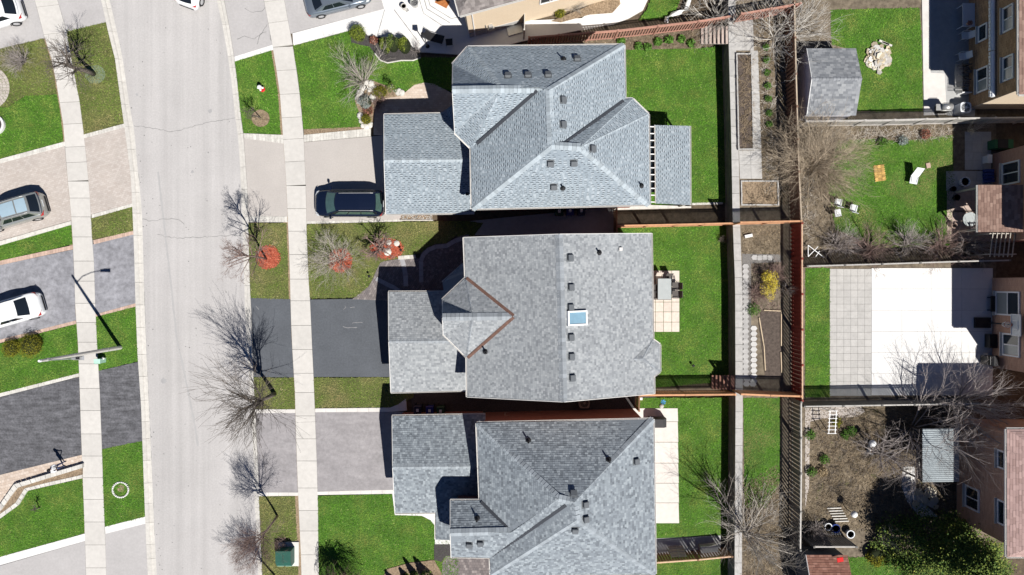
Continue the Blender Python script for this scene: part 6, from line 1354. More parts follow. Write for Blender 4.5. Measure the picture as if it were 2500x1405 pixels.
mt['mint'] = M('mint_paint', (0.40, 0.62, 0.52), rough=.5, bump=0)
pd = empty('utility_pedestal', P(252, 880), label='mint green utility pedestal at the sidewalk edge under the lamp', cat='utility box')
mb = MB(); mb.box((0, 0, .35), (.42, .3, .7)); mb.build('cabinet', mt['mint'], pd)
mb = MB(); mb.box((0, 0, .73), (.46, .34, .06)); mb.build('lid', mt['mint'], pd)
for k in range(5):
    mb = MB(); mb.box((.06 + k * .035 - .02, -.155, .4), (.018, .02, .4)); mb.build('louvre', mt['steel'], pd)
sn = empty('sprinkler_valve', P(259, 874), label='small grey valve stake beside the mint pedestal', cat='valve')
mb = MB(); mb.tube([(0, 0, 0), (0, 0, .35)], [.04, .04], 8); mb.build('stem', mt['steel'], sn); mb = MB(); mb.lathe((0, 0, .33), [(.09, 0), (.1, .06), (.04, .1)], 10); mb.build('head', mt['steel'], sn)
mt['hred'] = M('hydrant_red', (0.55, 0.02, 0.02), rough=.4, bump=0, var=.06)
hy = empty('fire_hydrant', P(641, 219), label='red fire hydrant with a white top on the boulevard', cat='hydrant')
mb = MB(); mb.lathe((0, 0, 0), [(.2, 0), (.2, .05), (.14, .07), (.125, .5), (.15, .52), (.15, .56)], 14); mb.build('barrel', mt['hred'], hy, smooth=False)
mb = MB(); mb.lathe((0, 0, .56), [(.16, 0), (.155, .1), (.11, .19), (.05, .23), (.045, .3), (.02, .3)], 14); mb.build('bonnet', mt['white'], hy)
for a in (0, 180, 270):
    mb = MB(); d = Vector((math.cos(R(a)), math.sin(R(a)), 0)); mb.tube([d * .08 + Vector((0, 0, .42)), d * .22 + Vector((0, 0, .42))], [.07, .07], 10); mb.build('outlet_cap', mt['white'], hy)
mt['tgreen'] = M('transformer_green', (0.02, 0.085, 0.065), rough=.45, bump=0, var=.1); mt['tpale'] = M('pale_mint', (0.42, 0.66, 0.55), rough=.5, bump=0)
tr = empty('transformer_box', P(702, 1352), label='dark green transformer box on a concrete pad beside the sidewalk', cat='utility box')
mb = MB(); mb.box((.1, 0, .05), (1.5, 1.75, .12)); mb.build('pad', mt['conc'], tr)
mb = MB(); mb.idx([(-.55, -.6, .1), (.55, -.6, .1), (.55, .55, .1), (-.55, .55, .1), (-.55, -.6, .75), (.55, -.6, .75), (.55, .55, 1.0), (-.55, .55, 1.0), (-.55, -.25, 1.0), (.55, -.25, 1.0)], [(0, 3, 2, 1), (0, 1, 5, 4), (4, 5, 9, 8), (8, 9, 6, 7), (2, 3, 7, 6), (1, 2, 6, 9, 5), (0, 4, 8, 7, 3)]); mb.build('housing', mt['tgreen'], tr)
mb = MB(); mb.box((-.28, -.63, .42), (.46, .05, .5), 0); mb.box((.3, -.63, .42), (.46, .05, .5)); mb.build('door', mt['tpale'], tr)
mb = MB(); mb.box((0, -.67, .5), (.06, .05, .18)); mb.build('handle', mt['dark'], tr)
bareshrub('dark cut twig pile behind the transformer box', 694, 1322, .5, .55, 300, 'bark_r', stems=40, nch=(0, 3, 2), mx=2, r0=.015, flat=1.4, name='twig_pile')
st = empty('stone_ring', P(295, 1196), label='ring of small pale stones on the boulevard lawn', cat='stone ring')
mb = MB(); mb.lathe((0, 0, 0), [(.07, 0), (.08, .05), (.05, .1)], 6); sme = mb.mesh('stone')
for k in range(26):
    a = k / 26 * 6.283; link('stone', sme, mt['concw'], st, (.58 * math.cos(a), .55 * math.sin(a), 0), a).scale = (random.uniform(.7, 1.2), random.uniform(.7, 1.1), 1)
mb = MB(); mb.lathe((0, .1, -.05), [(.3, 0), (.27, .06)], 11); mb.build('soil', mt['mulch_b'], st)
rg = empty('stone_ring', P(-10, 306), label='white concrete ring planter cut by the edge', cat='planter')
mb = MB(); k = 28
for j in range(k):
    a0, a1 = j / k * 6.283, (j + 1) / k * 6.283
    for (r0_, r1_, z0, z1) in ((.72, .72, -.05, .2), (.72, .56, .2, .2), (.56, .56, .2, .0)):
        mb.face([(r0_ * math.cos(a0), r0_ * math.sin(a0), z0), (r0_ * math.cos(a1), r0_ * math.sin(a1), z0), (r1_ * math.cos(a1), r1_ * math.sin(a1), z1), (r1_ * math.cos(a0), r1_ * math.sin(a0), z1)])
mb.build('rim', mt['concw'], rg); mb = MB(); mb.lathe((0, 0, -.05), [(.57, 0), (.57, .1)], 20); mb.build('soil', mt['mulch_d'], rg)
rp = empty('path', P(-30, 215), kind='structure', label='round pinkish paved circle at the edge of the top corner lawn')
for ri in range(1, 7):
    kk = ri * 7; mb = MB()
    for j in range(kk):
        a0, a1 = (j + .05) / kk * 6.283, (j + .95) / kk * 6.283; mb.prism([((ri * .25 + dr) * math.cos(a), (ri * .25 + dr) * math.sin(a)) for a, dr in ((a0, -.115), (a1, -.115), (a1, .115), (a0, .115))], -.05, .03 + random.uniform(0, .006), random.random())
    setp(mb.build('paver_ring', mt['pav_pink'], rp, tint=True), kind='stuff')
# ---------------------------------------------------------------- person standing on the cream paver walk
def person():
    root = empty('person', P(157, 1133), R(8), label='person in a white top and blue trousers holding something up before the face', cat='person')
    J = {'pel': (0, 0, .93, .13), 'wai': (-.01, 0, 1.1, .125), 'che': (-.02, 0, 1.32, .145), 'nek': (-.01, 0, 1.47, .058), 'hd0': (.01, 0, 1.55, .075), 'hd1': (.02, 0, 1.66, .095), 'hd2': (.01, 0, 1.73, .07)}
    Ed = [('pel', 'wai'), ('wai', 'che'), ('che', 'nek'), ('nek', 'hd0'), ('hd0', 'hd1'), ('hd1', 'hd2')]
    for s_, n in ((1, 'l'), (-1, 'r')):
        J['hip' + n] = (0, s_ * .1, .88, .095); J['kne' + n] = (.02 + s_ * .03, s_ * .13, .48, .065); J['ank' + n] = (-.02 + s_ * .05, s_ * .15, .09, .042); J['toe' + n] = (.16 + s_ * .05, s_ * .17, .045, .035)
        J['sho' + n] = (-.02, s_ * .18, 1.40, .07); J['elb' + n] = (.14, s_ * .25, 1.18, .047); J['wri' + n] = (.33, s_ * .10, 1.38, .033); J['pal' + n] = (.36, s_ * .065, 1.44, .035)
        Ed += [('pel', 'hip' + n), ('hip' + n, 'kne' + n), ('kne' + n, 'ank' + n), ('ank' + n, 'toe' + n), ('che', 'sho' + n), ('sho' + n, 'elb' + n), ('elb' + n, 'wri' + n), ('wri' + n, 'pal' + n)]
        for f in range(4):
            J['f%d%s' % (f, n)] = (.39, s_ * (.085 - f * .002), 1.50 - f * .022, .009); J['g%d%s' % (f, n)] = (.415, s_ * (.05), 1.51 - f * .024, .008)
            Ed += [('pal' + n, 'f%d%s' % (f, n)), ('f%d%s' % (f, n), 'g%d%s' % (f, n))]
        J['th' + n] = (.375, s_ * .035, 1.47, .009); Ed.append(('pal' + n, 'th' + n))
    ks = list(J); me = bpy.data.meshes.new('body'); me.from_pydata([J[k][:3] for k in ks], [(ks.index(a), ks.index(b)) for a, b in Ed], [])
    o = link('body', me, None, root)
    sk = o.modifiers.new('Skin', 'SKIN'); sk.use_smooth_shade = True
    for i, k in enumerate(ks):
        v = me.skin_vertices[0].data[i]; v.radius = (J[k][3], J[k][3]); v.use_root = (k == 'pel')
    o.modifiers.new('Sub', 'SUBSURF').levels = 1; o.modifiers['Sub'].render_levels = 2
    dg = bpy.context.evaluated_depsgraph_get(); m2 = bpy.data.meshes.new_from_object(o.evaluated_get(dg)); o.modifiers.clear(); o.data = m2; m2.name = 'body'
    ml = [M('skin_tone', (0.42, 0.26, 0.19), rough=.55, var=.05, bump=0), M('white_top', (0.72, 0.73, 0.75), var=.05, bump=.1), M('blue_trousers', (0.06, 0.075, 0.17), var=.15, bump=.1), M('dark_shoe', (0.03, 0.03, 0.035), bump=0)]
    m2.materials.clear()
    for m_ in ml: m2.materials.append(m_)
    for p_ in m2.polygons:
        c = p_.center; armout = c.x > .29 and c.z > 1.33
        p_.material_index = 0 if (c.z > 1.475 or armout) else (1 if c.z > .95 else (2 if c.z > .1 else 3)); p_.use_smooth = True
    hair = MB(); hair.lathe((-.012, 0, 1.60), [(.088, -.06), (.112, .02), (.112, .1), (.085, .17), (.03, .195)], 14); hair.v = [(x - (.02 if z < 1.62 else 0), y * .95, z) for x, y, z in hair.v]
    hair.v = [(min(x, .075 if z < 1.7 else x), y, z) for x, y, z in hair.v]; hair.build('hair', M('dark_hair', (0.012, 0.012, 0.014), var=.2, bump=.3), root, smooth=True)
    fc = MB()
    for s_ in (-1, 1): fc.lathe((.107, s_ * .035, 1.655), [(.012, -.008), (.012, .008)], 8)
    fc.build('eyes', mt['dark'], root); fc = MB(); fc.bar((.105, 0, 1.655), (.13, 0, 1.625), .022, .02); fc.build('nose', ml[0], root)
    fc = MB(); fc.box((.105, 0, 1.585), (.01, .045, .01)); fc.build('mouth', M('lip', (0.3, 0.12, 0.1), bump=0), root)
    for s_ in (-1, 1): fc = MB(); fc.box((.01, s_ * .1, 1.645), (.03, .02, .055)); fc.build('ear', ml[0], root)
    ct = MB(); ct.box((0, 0, 0), (.03, .13, .085)); setp(ct.build('phone', mt['dark'], None, root.location + Matrix.Rotation(R(8), 3, 'Z') @ Vector((.425, 0, 1.48)), R(8)), label='dark handset held up by the standing person', cat='handset')
person()
# ---------------------------------------------------------------- bins and machines beside the houses
def bin_(label, x, y, c, rz=0, grp=None):
    o = empty('waste_bin', P(x, y, -.02), rz, label=label, cat='bin'); m_ = M('bin_plastic', c, rough=.5, var=.08, bump=0)
    mb = MB(); mb.idx([(sx * .24 * k, sy * .28 * k, z) for z, k in ((0.05, .85), (.98, 1.0)) for sx, sy in ((-1, -1), (1, -1), (1, 1), (-1, 1))], [(3, 2, 1, 0), (0, 1, 5, 4), (1, 2, 6, 5), (2, 3, 7, 6), (3, 0, 4, 7)]); mb.build('body', m_, o)
    mb = MB(); mb.idx([(-.28, -.33, .99), (.28, -.33, .99), (.28, .32, .99), (-.28, .32, .99), (-.24, -.28, 1.06), (.24, -.28, 1.06), (.24, .27, 1.08), (-.24, .27, 1.08)], [(0, 1, 5, 4), (1, 2, 6, 5), (2, 3, 7, 6), (3, 0, 4, 7), (4, 5, 6, 7), (3, 2, 1, 0)]); l_ = mb.build('lid', m_, o)
    mb = MB(); mb.face([(-.09, -.1, 1.085), (.09, -.1, 1.085), (.09, .12, 1.09), (-.09, .12, 1.09)]); mb.build('label_plate', mt['head'], l_)
    for s_ in (-1, 1): mb = MB(); mb.tube([(s_ * .2, .3, .1), (s_ * .26, .3, .1)], [.1, .1], 10); mb.build('wheel', mt['tyre'], o)
bin_('black-blue waste bin nearest the curved concrete apron', 1024, 996, (0.012, 0.016, 0.045)); bin_('bright blue recycling bin beside the bottom garage', 1053, 997, (0.012, 0.02, 0.16)); bin_('dark green bin beside the bottom garage', 1079, 998, (0.01, 0.05, 0.03))
bin_('green bin in the dark gap behind the top house', 1363, 520, (0.01, 0.05, 0.03)); bin_('blue bin in the dark gap behind the top house', 1389, 519, (0.012, 0.02, 0.16)); bin_('navy bin in the dark gap behind the top house', 1416, 519, (0.012, 0.016, 0.045))
def acunit(label, x, y, zg, c, rz=0):
    o = empty('air_conditioner', P(x, y, zg), rz, label=label, cat='air conditioner'); m_ = M('ac_case', c, rough=.5, bump=0)
    pts = [(.38 * math.copysign(abs(math.cos(a)) ** .5, math.cos(a)), .38 * math.copysign(abs(math.sin(a)) ** .5, math.sin(a))) for a in [k / 24 * 6.283 for k in range(24)]]
    mb = MB(); mb.prism(pts, 0, .8); mb.build('case', m_, o)
    mb = MB(); mb.lathe((0, 0, .8), [(.3, 0), (.3, .012)], 24); g_ = mb.build('fan_well', mt['dark'], o)
    mb = MB()
    for r_ in (.1, .16, .22, .28, .33): 
        mb.tube([(r_ * math.cos(k / 16 * 6.283), r_ * math.sin(k / 16 * 6.283), .83) for k in range(17)], [.007] * 17, 4, cap=False)
    for k in range(6): mb.bar((0, 0, .83), (.34 * math.cos(k), .34 * math.sin(k), .83), .012, .01)
    mb.lathe((0, 0, .81), [(.09, 0), (.08, .04)], 12); mb.build('grille', m_, g_)
acunit('tan air conditioner between the middle and bottom houses', 1424, 980, -.02, (0.26, 0.2, 0.17)); acunit('white round-cornered air conditioner by the brown brick house', 2340, 270, ZT, (0.72, 0.74, 0.76))
# dryer hood near the top garage
mb = MB(); mb.box((0, 0, 0), (.2, .2, .18)); setp(mb.build('wall_light', mt['dark'], loc=P(1141, 474, 4.3)), label='dark floodlight on the wall above the top garage roof', cat='light')
pl = empty('planter_bed', P(1018, 533), label='narrow white stone planter below the top garage', cat='planter')
mb = MB(); mb.box((0, -.17, .08), (2.4, .08, .2)); mb.build('kerb', mt['stone_l'], pl); mb = MB(); mb.box((0, .05, .03), (2.3, .3, .1)); mb.build('soil', mt['mulch_b'], pl)
rb = random.Random(2); mb = MB()
for k in range(90): mb.box((rb.uniform(-1.1, 1.1), rb.uniform(-.08, .18), .1), (.07, .05, .05), rb.uniform(0, 3))
setp(mb.build('pebbles', mt['stone_l'], pl), kind='stuff')
# ---------------------------------------------------------------- furniture
def chair(label, x, y, zg, rz, seatm, framem, arms=True, grp=None, mesh_back=True, name='patio_chair', w_=.5):
    o = empty(name, P(x, y, zg), rz, label=label, cat='chair')
    mb = MB(); mb.box((0, 0, .42), (w_, .48, .035)); mb.build('seat', seatm, o)
    mb = MB(); mb.idx([(-w_ / 2, .22, .42), (w_ / 2, .22, .42), (w_ / 2 * .95, .38, .9), (-w_ / 2 * .95, .38, .9), (-w_ / 2, .25, .42), (w_ / 2, .25, .42), (w_ / 2 * .95, .41, .9), (-w_ / 2 * .95, .41, .9)], [(0, 1, 2, 3), (7, 6, 5, 4), (2, 6, 7, 3), (0, 3, 7, 4), (1, 5, 6, 2)]); mb.build('backrest', seatm, o)
    for sx in (-1, 1):
        for sy in (-1, 1): mb = MB(); mb.tube([(sx * w_ * .5, sy * .23, .0), (sx * w_ * .48, sy * .21, .42)], [.014, .014], 6); mb.build('leg', framem, o)
        if arms: mb = MB(); mb.tube([(sx * w_ * .53, -.2, .42), (sx * w_ * .55, -.22, .62), (sx * w_ * .55, .05, .64), (sx * w_ * .52, .3, .66)], [.02] * 4, 6); mb.build('armrest', framem, o)
    return o
mt['weave'] = M('grey_weave', (0.10, 0.09, 0.085), var=.2, scale=30, bump=.3); mt['sling'] = M('white_sling', (0.66, 0.69, 0.70), var=.06, bump=0); mt['plast'] = M('white_plastic', (0.62, 0.65, 0.68), rough=.4, var=.04, bump=0)
# middle patio dining set
tb = empty('patio_table', P(1617, 706), label='rectangular glass patio table behind the middle house', cat='table')
m_ = M('table_glass', (0.40, 0.43, 0.43), rough=.08, var=.06, bump=0, spec=.7)
mb = MB(); mb.box((0, 0, .73), (.95, 1.5, .012)); mb.build('table_top', m_, tb)
mb = MB()
for a, b in (((-.48, -.76, .72), (.48, -.76, .72)), ((-.48, .76, .72), (.48, .76, .72)), ((-.48, -.76, .72), (-.48, .76, .72)), ((.48, -.76, .72), (.48, .76, .72)), ((0, -.76, .71), (0, .76, .71)), ((-.48, 0, .71), (.48, 0, .71))): mb.bar(a, b, .03, .03)
mb.build('frame', mt['dark'], tb)
for sx in (-1, 1):
    for sy in (-1, 1): mb = MB(); mb.tube([(sx * .44, sy * .7, 0), (sx * .4, sy * .66, .72)], [.018, .018], 6); mb.build('leg', mt['dark'], tb)
for k, (x, y, r_, lb) in enumerate(((1646, 699, -90, 'upper'), (1646, 719, -90, 'lower'))): chair('dark woven chair on the lawn side of the glass table, %s of the two' % lb, x, y, 0.03, R(r_), mt['weave'], mt['dark'])
chair('dark woven chair at the top end of the glass table', 1630, 682, .03, 0, mt['weave'], mt['dark']); chair('pale woven chair against the house at the glass table corner', 1606, 680, .03, 0, mt['pslab'], mt['dark'])
chair('dark woven chair between the glass table and the house, upper of two', 1597, 704, .03, R(90), mt['weave'], mt['dark']); chair('dark woven chair between the glass table and the house, lower of two', 1597, 722, .03, R(90), mt['weave'], mt['dark'])
# chairs on the rear lawn
chair('white chair of the cluster by the thicket, upper one', 2040, 496, ZT, R(170), mt['sling'], mt['dark']); chair('white chair of the cluster by the thicket, one out on the lawn', 2077, 510, ZT, R(165), mt['sling'], mt['dark']); chair('white chair of the cluster by the thicket, lower one', 2038, 522, ZT, R(100), mt['sling'], mt['dark'])
dc = empty('reclining_chair', P(2224, 441, ZT), R(-10), label='white sling reclining chair alone on the rear lawn', cat='chair')
mb = MB(); mb.idx([(-.28, -.3, .36), (.28, -.3, .36), (.28, .2, .40), (-.28, .2, .40), (.34, .75, .95), (-.22, .75, .95)], [(0, 1, 2, 3), (3, 2, 4, 5)]); so_ = mb.build('sling', mt['sling'], dc)
for sx in (-.29, .29):
    mb = MB(); mb.tube([(sx, -.35, 0), (sx, -.3, .36), (sx, .2, .4), (sx + .03, .78, .97)], [.016] * 4, 6); mb.tube([(sx, .45, 0), (sx, .1, .55), (sx, -.3, .58)], [.016] * 3, 6); mb.build('side_frame', mt['dark'], dc)
wm = empty('wooden_mat', P(2146, 423, ZT + .02), R(8), label='slatted golden wooden mat lying on the rear lawn', cat='mat')
wood = M('golden_wood', (0.50, 0.31, 0.10), var=.3, scale=6, rnd=.35, bump=.2); me_ = MB(); me_.box((0, 0, .03), (.24, .06, .03)); me_ = me_.mesh('slat')
for r_ in range(16):
    for c in range(3): link('slat', me_, wood, wm, (-.26 + c * .26 + (.05 if r_ % 2 else 0), -.55 + r_ * .072, random.uniform(0, .01)))
mb = MB(); mb.box((0, 0, .04), (.3, .36, .1)); setp(mb.build('paving_block', mt['brick_p'], loc=P(2265, 405, ZT), rz=.2), label='single pinkish block lying on the rear lawn', cat='block')
# stone pile on the neighbour's lawn
sp_ = random.Random(12); pile = empty('stone_pile', P(2144, 142, ZT), label='round heap of flat flagstones on the square lawn', cat='stone pile')
for k in range(84):
    a = sp_.uniform(0, 6.28); t = sp_.random() ** .7; x, y = t * .9 * math.cos(a), t * 1.05 * math.sin(a); n = sp_.choice((4, 5, 5, 6)); rd = sp_.uniform(.14, .3); a0 = sp_.uniform(0, 6)
    mb = MB(); mb.prism([(rd * sp_.uniform(.7, 1.15) * math.cos(a0 + j / n * 6.283), rd * sp_.uniform(.7, 1.15) * math.sin(a0 + j / n * 6.283)) for j in range(n)], 0, sp_.uniform(.04, .07))
    o_ = mb.build('flagstone', M('flag_%d' % (k % 5), [(.50, .43, .31), (.42, .40, .37), (.55, .50, .40), (.36, .30, .22), (.60, .58, .55)][k % 5], var=.15, rnd=.15) if k < 5 else bpy.data.materials['flag_%d' % (k % 5)], pile, (x, y, .02 + .33 * (1 - t) + sp_.uniform(0, .05))); o_.rotation_euler = (sp_.uniform(-.3, .3), sp_.uniform(-.3, .3), 0)
for k, (x, y, r_) in enumerate(((.35, 1.05, -.4), (.55, .95, -.35), (-.75, -.1, 1.1))):
    mb = MB(); mb.box((x, y, .12), (.75, .12, .1), r_); mb.build('split_log', mt['stone_l'], pile)
# shaded patio of the brown brick house
tb = empty('patio_table', P(2348, 47, ZT + .045), label='white rectangular table in the shade of the brown brick house', cat='table')
mb = MB(); mb.box((0, 0, .74), (.85, 1.65, .04)); mb.build('table_top', mt['plast'], tb)
for sx in (-1, 1):
    for sy in (-1, 1): mb = MB(); mb.box((sx * .36, sy * .74, .36), (.05, .05, .72)); mb.build('leg', mt['plast'], tb)
fp = empty('flower_pot', P(2361, 60, ZT + .8), label='red potted plant on the white shaded table', cat='plant'); mb = MB(); mb.lathe((0, 0, 0), [(.09, 0), (.13, .2)], 12); mb.build('pot', mt['brick_p'], fp); mb = MB(); leafcloud(mb, (0, 0, .3), (.18, .18, .15), 140, .08, np.random.default_rng(4)); mb.build('leaves', mt['leaf_r'], fp, tint=True)
chair('white folding chair next to the white shaded table', 2347, 93, ZT + .045, R(-88), mt['plast'], mt['plast']); chair('white folding chair next to the slatted rack', 2340, 143, ZT + .045, R(-84), mt['plast'], mt['plast'])
rk_ = empty('slatted_rack', P(2334, 197, ZT + .045), label='dark slatted rack of firewood in the shade', cat='rack')
for k in range(8): mb = MB(); mb.tube([(-.38 + k * .07, -1.05, .5), (-.38 + k * .07, 1.0, .5)], [.014, .014], 5); mb.build('slat', mt['steel'], rk_)
for k in range(9): mb = MB(); mb.tube([(-.4, -1.05 + k * .256, .52), (.15, -1.05 + k * .256, .52)], [.012, .012], 5); mb.build('cross_bar', mt['steel'], rk_)
for sy in (-1, 1): mb = MB(); mb.box((.4, sy * 1.0, .3), (.7, .05, .6)); mb.build('side_panel', mt['white'] if sy < 0 else mt['bark'], rk_)
for k in range(24): mb = MB(); a = random.uniform(-.9, .8); b = random.uniform(.15, .65); z = random.uniform(.1, .5); mb.tube([(b - .2, a, z), (b + .2, a + random.uniform(-.1, .1), z)], [.05, .05], 6); mb.build('log', mt['bark'], rk_)
gr = empty('gas_grill', P(2292, 270, ZT + .05), label='stainless gas grill beside the white air conditioner', cat='grill')
mb = MB(); mb.box((0, 0, .45), (.7, .5, .75)); mb.build('cabinet', mt['dark'], gr); mb = MB(); mb.box((0, 0, .86), (.72, .52, .08)); mb.box((-.55, 0, .86), (.36, .45, .03)); mb.build('shelf', mt['steel'], gr); mb = MB(); mb.tube([(-.33, 0, .92), (.33, 0, .92)], [.24, .24], 14); mb.build('hood', mt['steel'], gr, smooth=True); mb = MB(); mb.tube([(-.28, .28, .98), (.28, .28, .98)], [.018, .018], 6); mb.build('handle', mt['dark'], gr)
# covered grill behind the bottom house
cg = empty('covered_grill', P(1601, 1028, .03), label='covered dark grill on the white patio behind the bottom house', cat='grill')
mb = MB(); sec = [(-.62, .32, 0.02), (-.62, .32, .72), (-.36, .3, 1.0), (.36, .3, 1.0), (.62, .32, .72), (.62, .32, .02)]; vv = [(x, s_ * w_, z) for s_ in (-1, 1) for x, w_, z in sec]; mb.idx(vv, [(0, 1, 2, 3, 4, 5), (11, 10, 9, 8, 7, 6)] + [(i, 6 + i, 7 + i, i + 1) for i in range(5)]); mb.build('cover', M('grill_cover', (0.05, 0.05, 0.052), rough=.8, var=.15, bump=.2), cg)
mb = MB(); mb.box((.4, -.34, .5), (.1, .03, .3)); mb.build('strap', mt['dark'], cg)
# basketball hoop
bh = empty('basketball_hoop', P(2408, 788, ZT + .05), label='portable basketball hoop against the pinkish brown house wall', cat='basketball hoop')
mb = MB(); mb.box((-.35, 0, .1), (1.1, .75, .2)); mb.build('base', mt['dark'], bh)
bz = 2.55
mb = MB(); mb.tube([(0, 0, .1), (.05, 0, 1.6), (.12, 0, bz + .3)], [.05, .05, .05], 8); mb.build('pole', mt['dark'], bh)
bb = MB(); bb.box((0, 0, bz + .35), (.05, 1.4, .85)); bo = bb.build('backboard', M('backboard', (0.55, 0.58, 0.58), rough=.2, bump=0), bh)
mb = MB()
for c, d in (((-.03, 0, bz + .78), (.06, 1.46, .04)), ((-.03, 0, bz - .08), (.06, 1.46, .04)), ((-.03, .71, bz + .35), (.06, .04, .86)), ((-.03, -.71, bz + .35), (.06, .04, .86)), ((-.03, 0, bz + .52), (.06, .6, .04)), ((-.03, .28, bz + .3), (.06, .04, .42)), ((-.03, -.28, bz + .3), (.06, .04, .42))): mb.box(c, d)
mb.build('frame', mt['white'], bo)
mb = MB(); mb.tube([(-.32 + .23 * math.cos(k / 24 * 6.283), .23 * math.sin(k / 24 * 6.283), bz + .02) for k in range(25)], [.014] * 25, 6, cap=False); mb.bar((-.1, 0, bz + .02), (0, 0, bz + .02), .16, .03); rm = mb.build('rim', M('rim_orange', (0.5, 0.12, 0.06), rough=.4, bump=0), bh)
mb = MB()
for k in range(12):
    a = k / 12 * 6.283; b = a + .26
    mb.tube([(-.32 + .23 * math.cos(a), .23 * math.sin(a), bz), (-.32 + .18 * math.cos(b), .18 * math.sin(b), bz - .2), (-.32 + .12 * math.cos(a), .12 * math.sin(a), bz - .42)], [.009] * 3, 4); b = a - .26
    mb.tube([(-.32 + .23 * math.cos(a), .23 * math.sin(a), bz), (-.32 + .18 * math.cos(b), .18 * math.sin(b), bz - .2), (-.32 + .12 * math.cos(a), .12 * math.sin(a), bz - .42)], [.009] * 3, 4)
mb.build('net', mt['white'], rm)
gr = empty('gas_grill', P(2405, 878, ZT + .05), label='black grill in the shade on the white patio', cat='grill')
mb = MB(); mb.box((0, 0, .42), (.75, .6, .7)); mb.build('cabinet', mt['dark'], gr); mb = MB(); mb.tube([(0, -.36, .86), (0, .36, .86)], [.26, .26], 12); mb.build('hood', mt['dark'], gr); mb = MB(); mb.tube([(-.28, -.28, .95), (-.28, .28, .95)], [.015, .015], 6); mb.build('handle', mt['steel'], gr)
ds = empty('deck_box', P(2413, 832, ZT + .05), label='low black storage box against the house below the hoop', cat='storage box'); mb = MB(); mb.box((0, 0, .25), (.55, .95, .5)); mb.build('body', mt['dark'], ds); mb = MB(); mb.box((0, 0, .53), (.58, .98, .06)); mb.build('lid', mt['trim'], ds)
wb = empty('dark_bench', P(2416, 742, ZT + .05), label='dark bench under the upper window of the pinkish brown house', cat='bench'); mb = MB(); mb.box((0, 0, .42), (.4, 1.1, .06)); mb.build('seat', mt['dark'], wb)
for sy in (-1, 1): mb = MB(); mb.box((0, sy * .45, .2), (.36, .06, .4)); mb.build('leg', mt['dark'], wb)
# slab patio of the pinkish brick house
def pot(label, x, y, zg, r_, h, m_, leaf=None, name='plant_pot'):
    o = empty(name, P(x, y, zg), label=label, cat='pot'); mb = MB(); mb.lathe((0, 0, 0), [(r_ * .7, 0), (r_, h), (r_ * 1.05, h), (r_ * 1.05, h + .03), (r_ * .85, h + .03), (r_ * .82, h - .06)], 16); mb.build('pot', m_, o); mb = MB(); mb.lathe((0, 0, h - .08), [(r_ * .84, 0), (r_ * .84, .02)], 14); mb.build('soil', mt['mulch_d'], o)
    if leaf: mb = MB(); leafcloud(mb, (0, 0, h + .15), (r_ * 1.1, r_ * 1.1, .22), 160, .09, np.random.default_rng(int(x))); mb.build('leaves', mt[leaf], o, tint=True)
pot('round white rimmed planter in the shade of the loose slab patio', 2348, 446, ZT + .03, .34, .4, mt['plast']); pot('small dark pot left of the white rimmed planter', 2322, 463, ZT + .03, .18, .3, mt['trim']); pot('pale round pot at the corner of the pinkish slab patio', 2322, 552, ZT + .03, .2, .35, mt['brick_p']); pot('dark low pot beside the small dark pot', 2330, 484, ZT + .03, .22, .3, mt['trim'])
rt = empty('round_table', P(2352, 538, ZT + .03), label='round glass garden table on the pinkish slab patio', cat='table'); mb = MB(); mb.lathe((0, 0, .7), [(.5, 0), (.5, .02)], 28); mb.build('table_top', m_ if False else bpy.data.materials['table_glass'], rt); mb = MB(); mb.tube([(0, 0, 0), (0, 0, .7)], [.04, .04], 8); mb.build('leg', mt['dark'], rt)
rl = empty('porch_rail', P(2345, 519, ZT), label='thin dark railing across the pinkish slab patio', cat='railing'); mb = MB(); mb.bar((-1.0, 0, .9), (.95, 0, .9), .05, .05); mb.build('rail', mt['dark'], rl)
for k in range(6): mb = MB(); mb.bar((-1 + k * .38, 0, 0), (-1 + k * .38, 0, .9), .03, .03); mb.build('baluster', mt['dark'], rl)
gb = empty('green_bench', P(2432, 357, ZT), label='green garden box against the pinkish brick house', cat='storage box'); mb = MB(); mb.box((0, 0, .4), (1.3, .6, .8)); mb.build('body', M('green_paint', (0.03, 0.12, 0.06), bump=0), gb); mb = MB(); mb.box((-.1, 0, .83), (.7, .62, .05)); mb.build('lid', mt['trim'], gb)
bm = empty('blue_stack', P(2408, 432, ZT), label='pile of striped blue cushions against the house wall', cat='cushions')
for k in range(4): mb = MB(); mb.box((random.uniform(-.03, .03), -.35 + k * .24, .25), (.55, .2, .4), random.uniform(-.05, .05)); mb.build('cushion', M('blue_cloth', (0.03, 0.05, 0.2), bump=0) if k == 0 else bpy.data.materials['blue_cloth'], bm)
mb = MB(); mb.box((0, 0, .6), (.32, .6, .06)); b_ = setp(mb.build('small_shelf', mt['plast'], loc=P(2402, 392, ZT)), label='small white shelf beside the pinkish brick house', cat='shelf')
mb = MB(); mb.box((-.1, 0, .3), (.05, .5, .6)); mb.build('support', mt['plast'], b_)
